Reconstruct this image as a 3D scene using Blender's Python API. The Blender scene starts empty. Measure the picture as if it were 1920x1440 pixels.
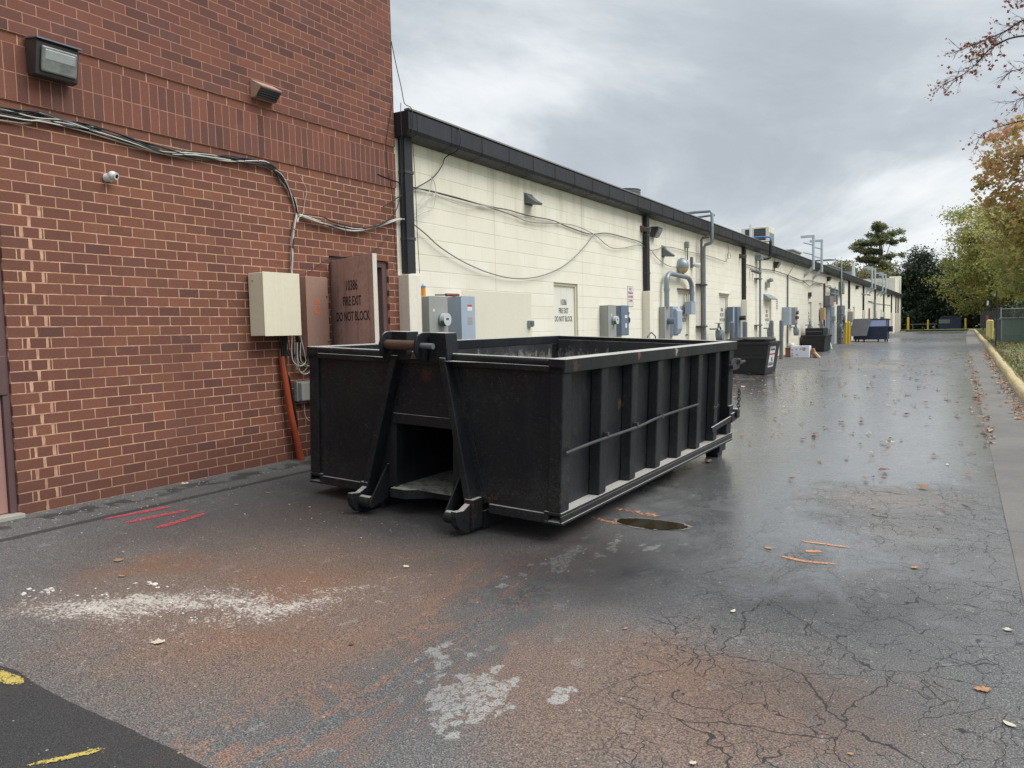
import bpy, bmesh, math, random
import numpy as np
from mathutils import Vector, Matrix
SC = bpy.context.scene; COL = SC.collection
R = math.radians
# ------------------------------------------------------------------ camera
CAM_Z = 1.274; YAW = .539; PIT = .0701; ROLL = -.0233; FPX = 1435.2
fw = Vector((-math.sin(YAW)*math.cos(PIT), math.cos(YAW)*math.cos(PIT), -math.sin(PIT)))
rt = Vector((math.cos(YAW), math.sin(YAW), 0)); up = rt.cross(fw)
r2 = math.cos(ROLL)*rt + math.sin(ROLL)*up; u2 = -math.sin(ROLL)*rt + math.cos(ROLL)*up
cd = bpy.data.cameras.new('camera'); cam = bpy.data.objects.new('camera', cd); COL.objects.link(cam)
cam.matrix_world = Matrix(((r2.x, u2.x, -fw.x, 0), (r2.y, u2.y, -fw.y, 0), (r2.z, u2.z, -fw.z, CAM_Z), (0, 0, 0, 1)))
cd.sensor_width = 36; cd.lens = FPX/1920*36; cd.clip_start = .05; cd.clip_end = 3000
SC.camera = cam
SC.view_settings.view_transform = 'Standard'; SC.view_settings.look = 'None'
SC.view_settings.exposure = 0.42; SC.view_settings.gamma = 1
# ------------------------------------------------------------------ world
W = bpy.data.worlds.new('World'); SC.world = W; W.use_nodes = True
nt = W.node_tree; nt.nodes.clear(); N = nt.nodes.new; L = nt.links.new
out = N('ShaderNodeOutputWorld'); mixs = N('ShaderNodeMixShader'); mixs.inputs[0].default_value = .93
sky = N('ShaderNodeTexSky'); sky.sky_type = 'NISHITA'; sky.sun_disc = False
SUN_EL = 50; SUN_AZ = 74          # azimuth clockwise from +Y
sky.sun_elevation = R(SUN_EL); sky.sun_rotation = R(SUN_AZ)
bg1 = N('ShaderNodeBackground'); bg1.inputs[1].default_value = .07; L(sky.outputs[0], bg1.inputs[0])
tc = N('ShaderNodeTexCoord'); sep = N('ShaderNodeSeparateXYZ'); L(tc.outputs['Generated'], sep.inputs[0])
def wm(op, a, b=None, c=None):
    n = N('ShaderNodeMath'); n.operation = op
    for i, v in enumerate((a, b, c)):
        if v is None: continue
        if isinstance(v, (int, float)): n.inputs[i].default_value = v
        else: L(v, n.inputs[i])
    return n.outputs[0]
zc = wm('MAXIMUM', sep.outputs[2], 0.0); zd = wm('ADD', zc, .16)
cb = N('ShaderNodeCombineXYZ'); L(wm('DIVIDE', sep.outputs[0], zd), cb.inputs[0]); L(wm('DIVIDE', sep.outputs[1], zd), cb.inputs[1])
cb.inputs[2].default_value = 3.7
def wnoise(scale, det, rough, dist, off):
    mp = N('ShaderNodeMapping'); mp.inputs['Location'].default_value = off; mp.inputs['Rotation'].default_value = (0, 0, .5); mp.inputs['Scale'].default_value = (1, .72, 1)
    L(cb.outputs[0], mp.inputs[0]); n = N('ShaderNodeTexNoise'); n.inputs['Scale'].default_value = scale; n.inputs['Detail'].default_value = det
    n.inputs['Roughness'].default_value = rough; n.inputs['Distortion'].default_value = dist; L(mp.outputs[0], n.inputs['Vector']); return n.outputs[0]
n1 = wnoise(.62, 10, .60, .7, (2.3, 4.1, 0)); n2 = wnoise(2.2, 8, .6, .3, (7, 1, 0))
cl = wm('ADD', wm('MULTIPLY', n1, 1.15), wm('MULTIPLY', n2, .38)); cl = wm('SUBTRACT', cl, .235)
# large bright / dark cloud banks in their own compass directions
def bank(az, el, wid, amt, squash=1.0):
    d = (math.sin(R(az))*math.cos(R(el)), math.cos(R(az))*math.cos(R(el)), math.sin(R(el)))
    v = N('ShaderNodeVectorMath'); v.operation = 'SUBTRACT'; L(tc.outputs['Generated'], v.inputs[0]); v.inputs[1].default_value = d
    m = N('ShaderNodeVectorMath'); m.operation = 'MULTIPLY'; L(v.outputs[0], m.inputs[0]); m.inputs[1].default_value = (1, 1, squash)
    l = N('ShaderNodeVectorMath'); l.operation = 'LENGTH'; L(m.outputs[0], l.inputs[0])
    q = wm('DIVIDE', l.outputs['Value'], wid); q = wm('MULTIPLY', q, q); q = wm('MULTIPLY', q, -1.0); return wm('MULTIPLY', wm('POWER', 2.718, q), amt)
for args in ((-36, 16, .12, .20, 1.5), (-29, 17.5, .07, .13, 2.2), (-14, 11.5, .2, -.18, 2.2), (-25, 12, .09, -.14, 1.8), (-5, 9, .10, .17, 2.8), (-18, 7, .12, .08, 3), (-27, 24, .14, .06, 2), (-8, 20, .16, -.06, 1.5), (-38, 25, .1, .05, 1.3)):
    cl = wm('ADD', cl, bank(*args))
rp = N('ShaderNodeValToRGB'); L(cl, rp.inputs[0]); e = rp.color_ramp.elements
e[0].position = .28; e[0].color = (.395, .435, .475, 1); e[1].position = .78; e[1].color = (.82, .835, .855, 1)
for p_, c_ in ((.42, (.455, .495, .54, 1)), (.52, (.555, .595, .625, 1)), (.64, (.70, .73, .75, 1))):
    k = e.new(p_); k.color = c_
mr = N('ShaderNodeMapRange'); mr.interpolation_type = 'SMOOTHSTEP'; L(sep.outputs[2], mr.inputs[0])
mr.inputs[1].default_value = .46; mr.inputs[2].default_value = .95; mr.inputs[3].default_value = .93; mr.inputs[4].default_value = 2.5
bg2 = N('ShaderNodeBackground'); L(rp.outputs[0], bg2.inputs[0]); L(mr.outputs[0], bg2.inputs[1])
L(bg1.outputs[0], mixs.inputs[1]); L(bg2.outputs[0], mixs.inputs[2]); L(mixs.outputs[0], out.inputs[0])
sd = bpy.data.lights.new('sun', 'SUN'); sd.energy = 2.0; sd.angle = R(40); sd.color = (1, .97, .92)
sun = bpy.data.objects.new('sun', sd); COL.objects.link(sun); sun.location = (20, 0, 30)
dv = Vector((math.sin(R(SUN_AZ))*math.cos(R(SUN_EL)), math.cos(R(SUN_AZ))*math.cos(R(SUN_EL)), math.sin(R(SUN_EL))))
sun.rotation_euler = dv.to_track_quat('Z', 'Y').to_euler()

# ------------------------------------------------------------------ material helpers
class NB:
    def __init__(s, name):
        s.m = bpy.data.materials.new(name); s.m.use_nodes = True; s.t = s.m.node_tree
        s.b = s.t.nodes['Principled BSDF']; s.o = s.t.nodes['Material Output']
    def n(s, typ): return s.t.nodes.new(typ)
    def l(s, a, b): s.t.links.new(a, b)
    def inp(s, sock, v):
        if v is None: return
        if hasattr(v, 'is_output'): s.l(v, sock)
        elif isinstance(v, tuple) and len(v) == 3 and sock.type == 'RGBA': sock.default_value = (*v, 1)
        else: sock.default_value = v
    def math(s, op, a, b=None, c=None, clamp=False):
        n = s.n('ShaderNodeMath'); n.operation = op; n.use_clamp = clamp
        for i, v in enumerate((a, b, c)): s.inp(n.inputs[i], v)
        return n.outputs[0]
    def mix(s, f, a, b, typ='MIX'):
        n = s.n('ShaderNodeMix'); n.data_type = 'RGBA'; n.blend_type = typ
        s.inp(n.inputs[0], f); s.inp(n.inputs[6], a); s.inp(n.inputs[7], b); return n.outputs[2]
    def pos(s):
        if not hasattr(s, '_p'): s._p = s.n('ShaderNodeTexCoord').outputs['Object']
        return s._p
    def xyz(s, v=None):
        n = s.n('ShaderNodeSeparateXYZ'); s.l(v or s.pos(), n.inputs[0]); return n.outputs
    def comb(s, x, y, z=0.0):
        n = s.n('ShaderNodeCombineXYZ'); s.inp(n.inputs[0], x); s.inp(n.inputs[1], y); s.inp(n.inputs[2], z); return n.outputs[0]
    def noise(s, scale, det=4, rough=.55, dist=0, vec=None, color=False, sc3=None):
        v = vec or s.pos()
        if sc3:
            mp = s.n('ShaderNodeMapping'); mp.inputs['Scale'].default_value = sc3; s.l(v, mp.inputs[0]); v = mp.outputs[0]
        n = s.n('ShaderNodeTexNoise'); n.inputs['Scale'].default_value = scale; n.inputs['Detail'].default_value = det
        n.inputs['Roughness'].default_value = rough; n.inputs['Distortion'].default_value = dist; s.l(v, n.inputs['Vector'])
        return n.outputs['Color' if color else 0]
    def mr(s, v, a, b, c=0.0, d=1.0, smooth=True):
        n = s.n('ShaderNodeMapRange'); n.interpolation_type = 'SMOOTHSTEP' if smooth else 'LINEAR'
        s.l(v, n.inputs[0]); n.inputs[1].default_value = a; n.inputs[2].default_value = b; n.inputs[3].default_value = c; n.inputs[4].default_value = d
        return n.outputs[0]
    def ramp(s, v, stops):
        n = s.n('ShaderNodeValToRGB'); s.l(v, n.inputs[0]); e = n.color_ramp.elements
        e[0].position = stops[0][0]; e[0].color = (*stops[0][1], 1); e[1].position = stops[-1][0]; e[1].color = (*stops[-1][1], 1)
        for p_, c_ in stops[1:-1]: k = e.new(p_); k.color = (*c_, 1)
        return n.outputs[0]
    def attr(s, name):
        n = s.n('ShaderNodeAttribute'); n.attribute_name = name; return n.outputs['Fac']
    def bump(s, h, strength=.5, dist=.01, prev=None):
        n = s.n('ShaderNodeBump'); n.inputs['Strength'].default_value = strength; n.inputs['Distance'].default_value = dist
        s.l(h, n.inputs['Height'])
        if prev: s.l(prev, n.inputs['Normal'])
        return n.outputs[0]
    def fin(s, col=None, rough=None, nor=None, metal=None, spec=None):
        s.inp(s.b.inputs['Base Color'], col); s.inp(s.b.inputs['Roughness'], rough)
        if nor: s.l(nor, s.b.inputs['Normal'])
        if metal is not None: s.inp(s.b.inputs['Metallic'], metal)
        if spec is not None: s.b.inputs['Specular IOR Level'].default_value = spec
        return s.m
def hexc(r, g, b):
    f = lambda c: (c/255/12.92 if c/255 <= .04045 else ((c/255+.055)/1.055)**2.4)
    return (f(r), f(g), f(b))
def paint(name, col, rough=.55, var=.18, dirt=.25, dirtc=(.10, .085, .065), scale=3.0, metal=0.0, bump=.08, streak=0.0):
    """painted / plain surface with blotches, grime, fine bump and uneven gloss"""
    b = NB(name); n = b.noise(scale, 6, .6); n2 = b.noise(scale*9, 4, .6)
    c = b.mix(b.mr(n, .25, .75), tuple(x*(1-var) for x in col), tuple(min(1, x*(1+var*.6)) for x in col))
    if dirt: c = b.mix(b.math('MULTIPLY', b.mr(b.math('ADD', b.math('MULTIPLY', n, .6), b.math('MULTIPLY', n2, .4)), .48, .72), dirt), c, dirtc)
    if streak: c = b.mix(b.math('MULTIPLY', b.mr(b.noise(14, 3, .6, sc3=(1, 1, .06)), .5, .72), streak), c, dirtc)
    rg = b.mr(n2, .2, .8, max(.05, rough-.12), min(1, rough+.12))
    return b.fin(c, rg, b.bump(n2, bump, .004), metal)
M = {}
M['black_paint'] = paint('black_paint', (.009, .010, .013), .45, .3, .25, (.05, .05, .048))
M['dark_metal'] = paint('dark_metal', (.045, .045, .05), .5, .3, .3)
M['gutter_black'] = paint('gutter_black', (.013, .014, .020), .5, .3, .3, (.045, .045, .05), 2, streak=.25)
M['cable_black'] = paint('cable_black', (.012, .012, .014), .5, .1, 0)
M['cable_white'] = paint('cable_white', (.55, .53, .48), .5, .15, .2)
M['cable_grey'] = paint('cable_grey', (.22, .21, .19), .6, .15, .2)
M['beige'] = paint('beige', hexc(222, 215, 192), .5, .05, .16, (.3, .25, .16), 2.5, streak=.1)
M['brown_panel'] = paint('brown_panel', hexc(154, 122, 108), .6, .08, .25, (.12, .07, .05), 3)
M['door_brown'] = paint('door_brown', hexc(182, 148, 138), .5, .22, .5, (.06, .035, .035), 2.2, streak=.35)
M['door_pink'] = paint('door_pink', hexc(160, 122, 114), .55, .12, .4, (.14, .09, .085), 2.5)
M['frame_brown'] = paint('frame_brown', hexc(96, 72, 72), .55, .15, .3, (.04, .03, .03), 4)
M['white_edge'] = paint('white_edge', hexc(215, 208, 195), .6, .08, .3, (.25, .15, .1), 6)
M['tan_hood'] = paint('tan_hood', hexc(176, 146, 128), .55, .1, .3)
M['mortar_pale'] = paint('mortar_pale', hexc(200, 164, 140), .9, .12, .3, (.25, .17, .12), 12, bump=.4)
M['text_dark'] = paint('text_dark', (.018, .012, .014), .7, .1, 0)
M['text_grey'] = paint('text_grey', (.07, .075, .09), .7, .2, 0)
M['text_orange'] = paint('text_orange', (.75, .17, .06), .6, .1, 0)
M['text_red'] = paint('text_red', (.42, .06, .08), .6, .1, 0)
M['orange_pipe'] = paint('orange_pipe', (.36, .065, .022), .5, .25, .3, (.08, .03, .02), 4)
M['grey_box'] = paint('grey_box', hexc(150, 152, 148), .45, .08, .2, (.16, .15, .13), 4, streak=.15)
M['grey_blue_box'] = paint('grey_blue_box', hexc(158, 170, 186), .4, .06, .18, (.2, .2, .2), 4, streak=.15)
M['slate_box'] = paint('slate_box', hexc(100, 115, 133), .4, .08, .15, (.1, .1, .1), 4)
M['galv'] = paint('galv', hexc(140, 150, 155), .42, .18, .35, (.12, .12, .11), 7, metal=.35)
M['galv_dark'] = paint('galv_dark', hexc(105, 112, 116), .5, .2, .35, (.08, .07, .06), 7, metal=.3)
M['stack_pale'] = paint('stack_pale', hexc(186, 196, 200), .45, .06, .15, (.3, .3, .3), 4)
M['grey_bollard'] = paint('grey_bollard', hexc(108, 113, 122), .55, .1, .3)
M['tan'] = paint('tan', hexc(186, 160, 122), .6, .08, .2)
M['white_plastic'] = paint('white_plastic', hexc(214, 216, 214), .35, .05, .12)
M['meter_glass'] = paint('meter_glass', hexc(190, 196, 196), .15, .1, .1)
M['green_label'] = paint('green_label', (.03, .17, .08), .4, .1, 0)
M['boot_white'] = paint('boot_white', hexc(226, 221, 206), .6, .05, .3, (.35, .28, .2), 2, streak=.3)
M['cream_door'] = paint('cream_door', hexc(222, 220, 208), .5, .05, .2, (.35, .3, .22), 2.5, streak=.15)
M['cream_trim'] = paint('cream_trim', hexc(214, 206, 178), .6, .06, .3, (.25, .2, .14), 3)
M['lens'] = paint('lens', hexc(150, 155, 155), .15, .25, .2, (.1, .1, .1), 9)
M['lamp_bronze'] = paint('lamp_bronze', (.035, .034, .036), .4, .2, .2)
M['lamp_glass'] = paint('lamp_glass', hexc(120, 124, 122), .12, .45, .3, (.03, .035, .04), 14)
M['hood_brown'] = paint('hood_brown', hexc(96, 84, 78), .5, .15, .3)
M['galv_rust'] = paint('galv_rust', hexc(104, 98, 94), .5, .25, .3, (.09, .05, .03), 7)
M['yellow'] = paint('yellow', hexc(222, 182, 40), .55, .1, .3, (.2, .14, .05), 5)
M['yellow_pale'] = paint('yellow_pale', hexc(205, 188, 120), .6, .1, .3, (.25, .2, .1), 5)
M['green_cab'] = paint('green_cab', hexc(104, 122, 112), .55, .1, .3, (.08, .09, .07), 2, streak=.2)
M['blue_steel'] = paint('blue_steel', (.014, .026, .062), .45, .3, .25, (.03, .03, .035), 2, streak=.2)
M['blue_light'] = paint('blue_light', (.10, .125, .24), .35, .12, .15, (.05, .06, .1), 2)
M['lid_grey'] = paint('lid_grey', (.085, .088, .095), .5, .15, .2, (.03, .03, .03), 3, streak=.3)
M['carton'] = paint('carton', hexc(222, 222, 232), .6, .04, .1, (.4, .4, .5), 6)
M['cardboard'] = paint('cardboard', hexc(150, 108, 78), .8, .12, .2, (.12, .06, .04), 5)
M['red_handle'] = paint('red_handle', (.25, .05, .035), .5, .3, .4)
M['jar_orange'] = paint('jar_orange', (.72, .27, .03), .2, .1, 0)
M['jar_blue'] = paint('jar_blue', (.18, .27, .5), .4, .1, 0)
M['bronze_disc'] = paint('bronze_disc', (.16, .11, .07), .5, .2, .2)
M['blue_pipe'] = paint('blue_pipe', (.05, .19, .42), .4, .1, .1)
M['concrete'] = paint('concrete', hexc(160, 155, 145), .85, .12, .4, (.16, .14, .12), 5, bump=.4)
M['rust'] = paint('rust', (.09, .045, .028), .7, .35, .4, (.03, .02, .015), 9, bump=.4)
M['roof_grey'] = paint('roof_grey', (.2, .2, .2), .8, .15, .2)
M['pale_leaf'] = paint('pale_leaf', hexc(190, 180, 160), .7, .15, .3, (.25, .15, .08), 20)
M['orange_leaf'] = paint('orange_leaf', hexc(164, 122, 84), .7, .25, .3, (.2, .06, .03), 20)
M['red_leaf'] = paint('red_leaf', hexc(120, 52, 44), .65, .25, .3, (.1, .03, .02), 20)
M['brown_leaf'] = paint('brown_leaf', hexc(104, 72, 52), .75, .25, .3, (.05, .03, .02), 20)
M['bark'] = paint('bark', (.06, .05, .042), .9, .3, .4, (.02, .018, .015), 6, bump=.6)

def brick_mat(name, bw, rh, offset, zoff, up_tone, yoff=0.0, mort=.0055, ends=False):
    b = NB(name); X = b.xyz(); wob = b.noise(9, 3, .5, color=True)
    ws = b.n('ShaderNodeSeparateColor'); b.l(wob, ws.inputs[0])
    dx = b.math('MULTIPLY', b.math('SUBTRACT', ws.outputs[0], .5), .006); dz = b.math('MULTIPLY', b.math('SUBTRACT', ws.outputs[1], .5), .005); j2 = b.math('MULTIPLY', b.math('SUBTRACT', b.noise(55, 2, .5), .5), .004); dx = b.math('ADD', dx, j2); dz = b.math('ADD', dz, j2)
    gn = b.n('ShaderNodeNewGeometry'); sn = b.xyz(gn.outputs['Normal'])
    hx = b.math('ADD', X[1], X[0] if ends else 0.0)
    v = b.comb(b.math('ADD', b.math('ADD', hx, yoff), dx), b.math('ADD', b.math('SUBTRACT', X[2], zoff), dz))
    br = b.n('ShaderNodeTexBrick'); b.l(v, br.inputs['Vector']); br.offset = offset; br.offset_frequency = 2; br.squash = 1
    br.inputs['Scale'].default_value = 1; br.inputs['Brick Width'].default_value = bw; br.inputs['Row Height'].default_value = rh
    br.inputs['Mortar Size'].default_value = mort; br.inputs['Mortar Smooth'].default_value = .25; br.inputs['Bias'].default_value = 0
    br.inputs['Color1'].default_value = (0, 0, 0, 1); br.inputs['Color2'].default_value = (1, 1, 1, 1); br.inputs['Mortar'].default_value = (.5, .5, .5, 1)
    t = up_tone
    stops = [(0, hexc(100, 70, 63)), (.04, hexc(107, 72, 63)), (.12, hexc(116, 76, 64)), (.6, hexc(123, 80, 66)), (.93, hexc(136, 89, 71)), (1, hexc(114, 78, 69))]
    if t: stops = [(0, hexc(92, 64, 60)), (.12, hexc(106, 71, 63)), (.5, hexc(119, 77, 66)), (.8, hexc(129, 83, 69)), (1, hexc(104, 73, 69))]
    bc = b.ramp(br.outputs[0], stops)
    fine = b.noise(120, 4, .7); med = b.noise(7, 5, .6); big = b.noise(.55, 4, .55)
    bc = b.mix(1.0, bc, b.ramp(fine, [(.3, (.60, .60, .60)), (.55, (1, 1, 1)), (.8, (1.25, 1.2, 1.15))]), 'MULTIPLY')
    bc = b.mix(b.math('MULTIPLY', b.mr(med, .55, .8), .28), bc, hexc(150, 110, 92))
    bc = b.mix(b.math('MULTIPLY', b.mr(big, .45, .7), .35), bc, hexc(94, 62, 56))
    # pale efflorescence scuffs
    bc = b.mix(b.math('MULTIPLY', b.mr(b.noise(26, 6, .75), .70, .78), .35), bc, hexc(190, 165, 150))
    mc = b.mix(b.mr(b.noise(16, 4, .6), .3, .7), hexc(172, 132, 108) if not t else hexc(158, 114, 99), hexc(208, 168, 140) if not t else hexc(176, 130, 108))
    mc = b.mix(b.math('MULTIPLY', b.mr(b.noise(1.1, 4, .6), .5, .7), .45), mc, hexc(128, 92, 80))
    jf = br.outputs['Fac']
    if zoff == 0.0:   # wide re-pointed joints toothed in beside the side door
        par = b.math('MODULO', b.math('FLOOR', b.math('DIVIDE', X[2], .0813)), 2.0)
        d1 = b.math('ABSOLUTE', b.math('SUBTRACT', X[1], 3.09)); d2 = b.math('MINIMUM', b.math('ABSOLUTE', b.math('SUBTRACT', X[1], 3.03)), b.math('ABSOLUTE', b.math('SUBTRACT', X[1], 3.165)))
        dd_ = b.math('ADD', b.math('MULTIPLY', d1, b.math('SUBTRACT', 1.0, par)), b.math('MULTIPLY', d2, par)); wj = b.math('MULTIPLY_ADD', b.noise(9, 3, .6), .022, .0)
        jf = b.math('MAXIMUM', jf, b.math('MULTIPLY', b.math('LESS_THAN', dd_, wj), b.math('LESS_THAN', X[2], 2.35)))
    col = b.mix(jf, bc, mc)
    # base course: lowest courses darker, with an uneven upper edge
    low = b.math('MULTIPLY', b.mr(b.math('ADD', X[2], b.math('MULTIPLY', big, .5)), .2, .75, 1, 0), .3)
    col = b.mix(low, col, hexc(62, 44, 38))
    hgt = b.math('ADD', b.math('MULTIPLY', br.outputs['Fac'], -1.0), b.math('MULTIPLY', fine, .22))
    return b.fin(col, b.mr(fine, .2, .8, .72, .95), b.bump(hgt, .75, .006), spec=.3)
M['brick'] = brick_mat('brick', .2032, .0813, .5, 0.0, 0, .06, .0048)
M['brick_upper'] = brick_mat('brick_upper', .2032, .0813, .5, 3.415, 1, .02, .0045)
M['brick_soldier'] = brick_mat('brick_soldier', .0813, .2032, 0.0, 3.008, 1, .03, .0045)

def block_mat():
    b = NB('cream_block'); X = b.xyz()
    hx = b.math('ADD', X[1], X[0])
    v = b.comb(hx, b.math('SUBTRACT', X[2], .02))
    br = b.n('ShaderNodeTexBrick'); b.l(v, br.inputs['Vector']); br.offset = .5
    br.inputs['Scale'].default_value = 1; br.inputs['Brick Width'].default_value = .4064; br.inputs['Row Height'].default_value = .2032
    br.inputs['Mortar Size'].default_value = .006; br.inputs['Mortar Smooth'].default_value = .6
    br.inputs['Color1'].default_value = (0, 0, 0, 1); br.inputs['Color2'].default_value = (1, 1, 1, 1); br.inputs['Mortar'].default_value = (.5, .5, .5, 1)
    c = b.ramp(br.outputs[0], [(0, hexc(224, 219, 203)), (.5, hexc(227, 222, 207)), (1, hexc(229, 225, 211))])
    row = b.math('FRACT', b.math('DIVIDE', b.math('SUBTRACT', X[2], .02), .2032))
    hz = b.math('ADD', b.mr(row, 0, .045, 1, 0), b.mr(row, .965, 1, 0, 1), clamp=True)
    broken = b.mr(b.noise(2.3, 4, .6), .32, .55, .15, 1)
    jm = b.math('MULTIPLY', b.math('ADD', b.math('MULTIPLY', br.outputs['Fac'], .08), b.math('MULTIPLY', hz, .26)), broken)
    c = b.mix(jm, c, hexc(120, 112, 92))
    c = b.mix(b.math('MULTIPLY', b.mr(b.noise(1.4, 6, .6), .42, .7), .22), c, hexc(202, 197, 176))
    st = b.noise(5.5, 5, .65, sc3=(1, 1, .09)); top = b.mr(X[2], 2.3, 3.6)
    c = b.mix(b.math('MULTIPLY', b.math('MULTIPLY', b.mr(st, .47, .66), top), .26), c, hexc(158, 148, 122))
    bot = b.mr(X[2], 1.3, .1)
    c = b.mix(b.math('MULTIPLY', b.math('MULTIPLY', b.mr(b.noise(2.2, 5, .65), .35, .65), bot), .55), c, hexc(196, 168, 128))
    # vertical control joints every 3.9 m
    cj = b.math('ABSOLUTE', b.math('SUBTRACT', b.math('FRACT', b.math('DIVIDE', b.math('ADD', X[1], .7), 2.94)), .5))
    c = b.mix(b.math('MULTIPLY', b.mr(cj, .0, .004, 1, 0), .4), c, hexc(140, 128, 104))
    fine = b.noise(60, 4, .7)
    h = b.math('ADD', b.math('MULTIPLY', b.math('ADD', br.outputs['Fac'], hz), -.6), b.math('MULTIPLY', fine, .3))
    return b.fin(c, .8, b.bump(h, .5, .004), spec=.3)
M['block'] = block_mat()

def asphalt_mat():
    b = NB('asphalt'); P = b.pos()
    mud, white, wet, pale, crk, new, tar, red, tan, oil_shade, vein = [b.attr(k) for k in ('mud', 'white', 'wet', 'pale', 'crack', 'fresh', 'tar', 'redclay', 'tandry', 'oil_shade', 'vein')]
    agg = b.noise(190, 3, .75); agg2 = b.noise(70, 5, .7); big = b.noise(.9, 6, .62); mid = b.noise(4.5, 6, .65)
    gr_ = b.noise(135, 2.5, .65); agg2 = gr_; c = b.ramp(b.math('ADD', b.math('MULTIPLY', gr_, .65), b.math('MULTIPLY', agg, .35)), [(.34, (.022, .022, .023)), (.46, (.078, .078, .079)), (.54, (.150, .149, .146)), (.63, (.31, .306, .298))])
    c = b.mix(b.math('MULTIPLY', b.mr(big, .35, .68), .26), c, (.05, .051, .054))
    c = b.mix(b.math('MULTIPLY', b.mr(mid, .5, .75), .22), c, (.10, .098, .095))
    def msk(a, lo, hi, n=mid, w=.5): return b.mr(b.math('ADD', a, b.math('MULTIPLY', b.math('SUBTRACT', n, .5), w)), lo, hi)
    fr = b.math('ADD', b.math('MULTIPLY', agg2, .6), b.math('MULTIPLY', mid, .4))
    # brown clay film, denser in the pores
    c = b.mix(b.math('MULTIPLY', msk(mud, .06, .80, fr, 1.2), .84), c, b.mix(b.mr(agg2, .36, .66), (.070, .048, .036), (.27, .178, .132)))
    c = b.mix(b.math('MULTIPLY', msk(red, .2, 1.0, fr, 1.5), .75), c, b.mix(b.mr(agg2, .3, .7), (.10, .050, .028), (.29, .145, .082)))
    c = b.mix(b.math('MULTIPLY', msk(tan, .2, .9, fr, 1.2), .6), c, b.mix(b.mr(agg2, .35, .65), (.12, .105, .09), (.33, .29, .25)))
    # thin clay veins washed along the wheel path
    vm2 = b.n('ShaderNodeMapping'); vm2.inputs['Rotation'].default_value = (0, 0, -R(18)); vm2.inputs['Scale'].default_value = (1, .32, 1); b.l(P, vm2.inputs[0])
    vnz = b.noise(3.4, 5, .62, 1.2, vec=vm2.outputs[0]); rid = b.mr(b.math('ABSOLUTE', b.math('SUBTRACT', vnz, .5)), .004, .05, 1, 0)
    c = b.mix(b.math('MULTIPLY', b.math('MULTIPLY', rid, vein), b.mr(fr, .36, .6, .08, .85)), c, b.mix(b.mr(agg2, .35, .65), (.13, .068, .044), (.36, .20, .135)))
    # pale scabs of old coating: separate islands
    jd = b.noise(22, 5, .7, color=True); jv = b.n('ShaderNodeVectorMath'); jv.operation = 'MULTIPLY_ADD'; b.l(jd, jv.inputs[0]); jv.inputs[1].default_value = (.13, .13, 0); b.l(P, jv.inputs[2])
    jm = b.n('ShaderNodeMapping'); jm.inputs['Rotation'].default_value = (0, 0, .4); jm.inputs['Scale'].default_value = (1.5, .8, 0); b.l(jv.outputs[0], jm.inputs[0])
    v1 = b.n('ShaderNodeTexVoronoi'); v1.inputs['Scale'].default_value = 15; b.l(jm.outputs[0], v1.inputs['Vector']); v2 = b.n('ShaderNodeTexVoronoi'); v2.feature = 'DISTANCE_TO_EDGE'; v2.inputs['Scale'].default_value = 15; b.l(jm.outputs[0], v2.inputs['Vector'])
    vs = b.n('ShaderNodeSeparateColor'); b.l(v1.outputs['Color'], vs.inputs[0])
    isl = b.math('MULTIPLY', b.mr(b.math('SUBTRACT', pale, vs.outputs[0]), -.04, .06), b.mr(v2.outputs[0], .03, .09)); isl = b.math('MULTIPLY', isl, b.mr(agg2, .32, .46, .35, 1))
    c = b.mix(b.math('MULTIPLY', isl, .85), c, b.mix(b.mr(agg2, .35, .6), (.25, .245, .23), (.38, .375, .355)))
    wn = b.math('ADD', b.math('MULTIPLY', b.noise(60, 3, .7), .65), b.math('MULTIPLY', b.noise(9, 5, .7), .35)); c = b.mix(b.math('MULTIPLY', msk(white, .42, 1.0, wn, 4.6), .72), c, (.60, .56, .51))
    c = b.mix(b.math('MULTIPLY', msk(new, .45, .55, mid, .1), .88), c, b.ramp(agg, [(.3, (.006, .006, .0065)), (.55, (.024, .024, .025)), (.72, (.075, .075, .072))]))
    c = b.mix(b.math('MULTIPLY', msk(tar, .4, .6, mid, .6), .7), c, (.012, .012, .013))
    c = b.mix(1.0, c, b.mix(oil_shade, (1, 1, 1), (.26, .25, .26)), 'MULTIPLY')  # oily tone plus painted sky-occlusion shade near the container, multiplied into the colour
    # cracks
    dist = b.noise(2.6, 4, .6, color=True); vm = b.n('ShaderNodeVectorMath'); vm.operation = 'MULTIPLY_ADD'; b.l(dist, vm.inputs[0]); vm.inputs[1].default_value = (.30, .30, 0); b.l(P, vm.inputs[2])
    def cracks(scale, wd, lo, hi):
        f = b.n('ShaderNodeMapping'); f.inputs['Scale'].default_value = (1, 1, 0); b.l(vm.outputs[0], f.inputs[0])
        vo = b.n('ShaderNodeTexVoronoi'); vo.feature = 'DISTANCE_TO_EDGE'; vo.inputs['Scale'].default_value = scale; b.l(f.outputs[0], vo.inputs['Vector'])
        keep = b.mr(b.noise(1.1*scale**.5, 4, .6), lo, hi); wn_ = b.math('MULTIPLY', b.math('MULTIPLY_ADD', b.noise(7, 3, .7), 1.1, .45), wd)
        return b.math('MULTIPLY', b.math('MULTIPLY', b.math('LESS_THAN', vo.outputs[0], wn_), b.mr(keep, .05, .4)), b.mr(crk, .15, .5))
    ck = b.math('MAXIMUM', cracks(1.3, .0031, .34, .5), cracks(3.4, .0056, .40, .52))
    ck = b.math('MAXIMUM', ck, cracks(8.5, .011, .47, .58))
    c = b.mix(b.math('MULTIPLY', ck, .85), c, (.009, .009, .01))
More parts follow.
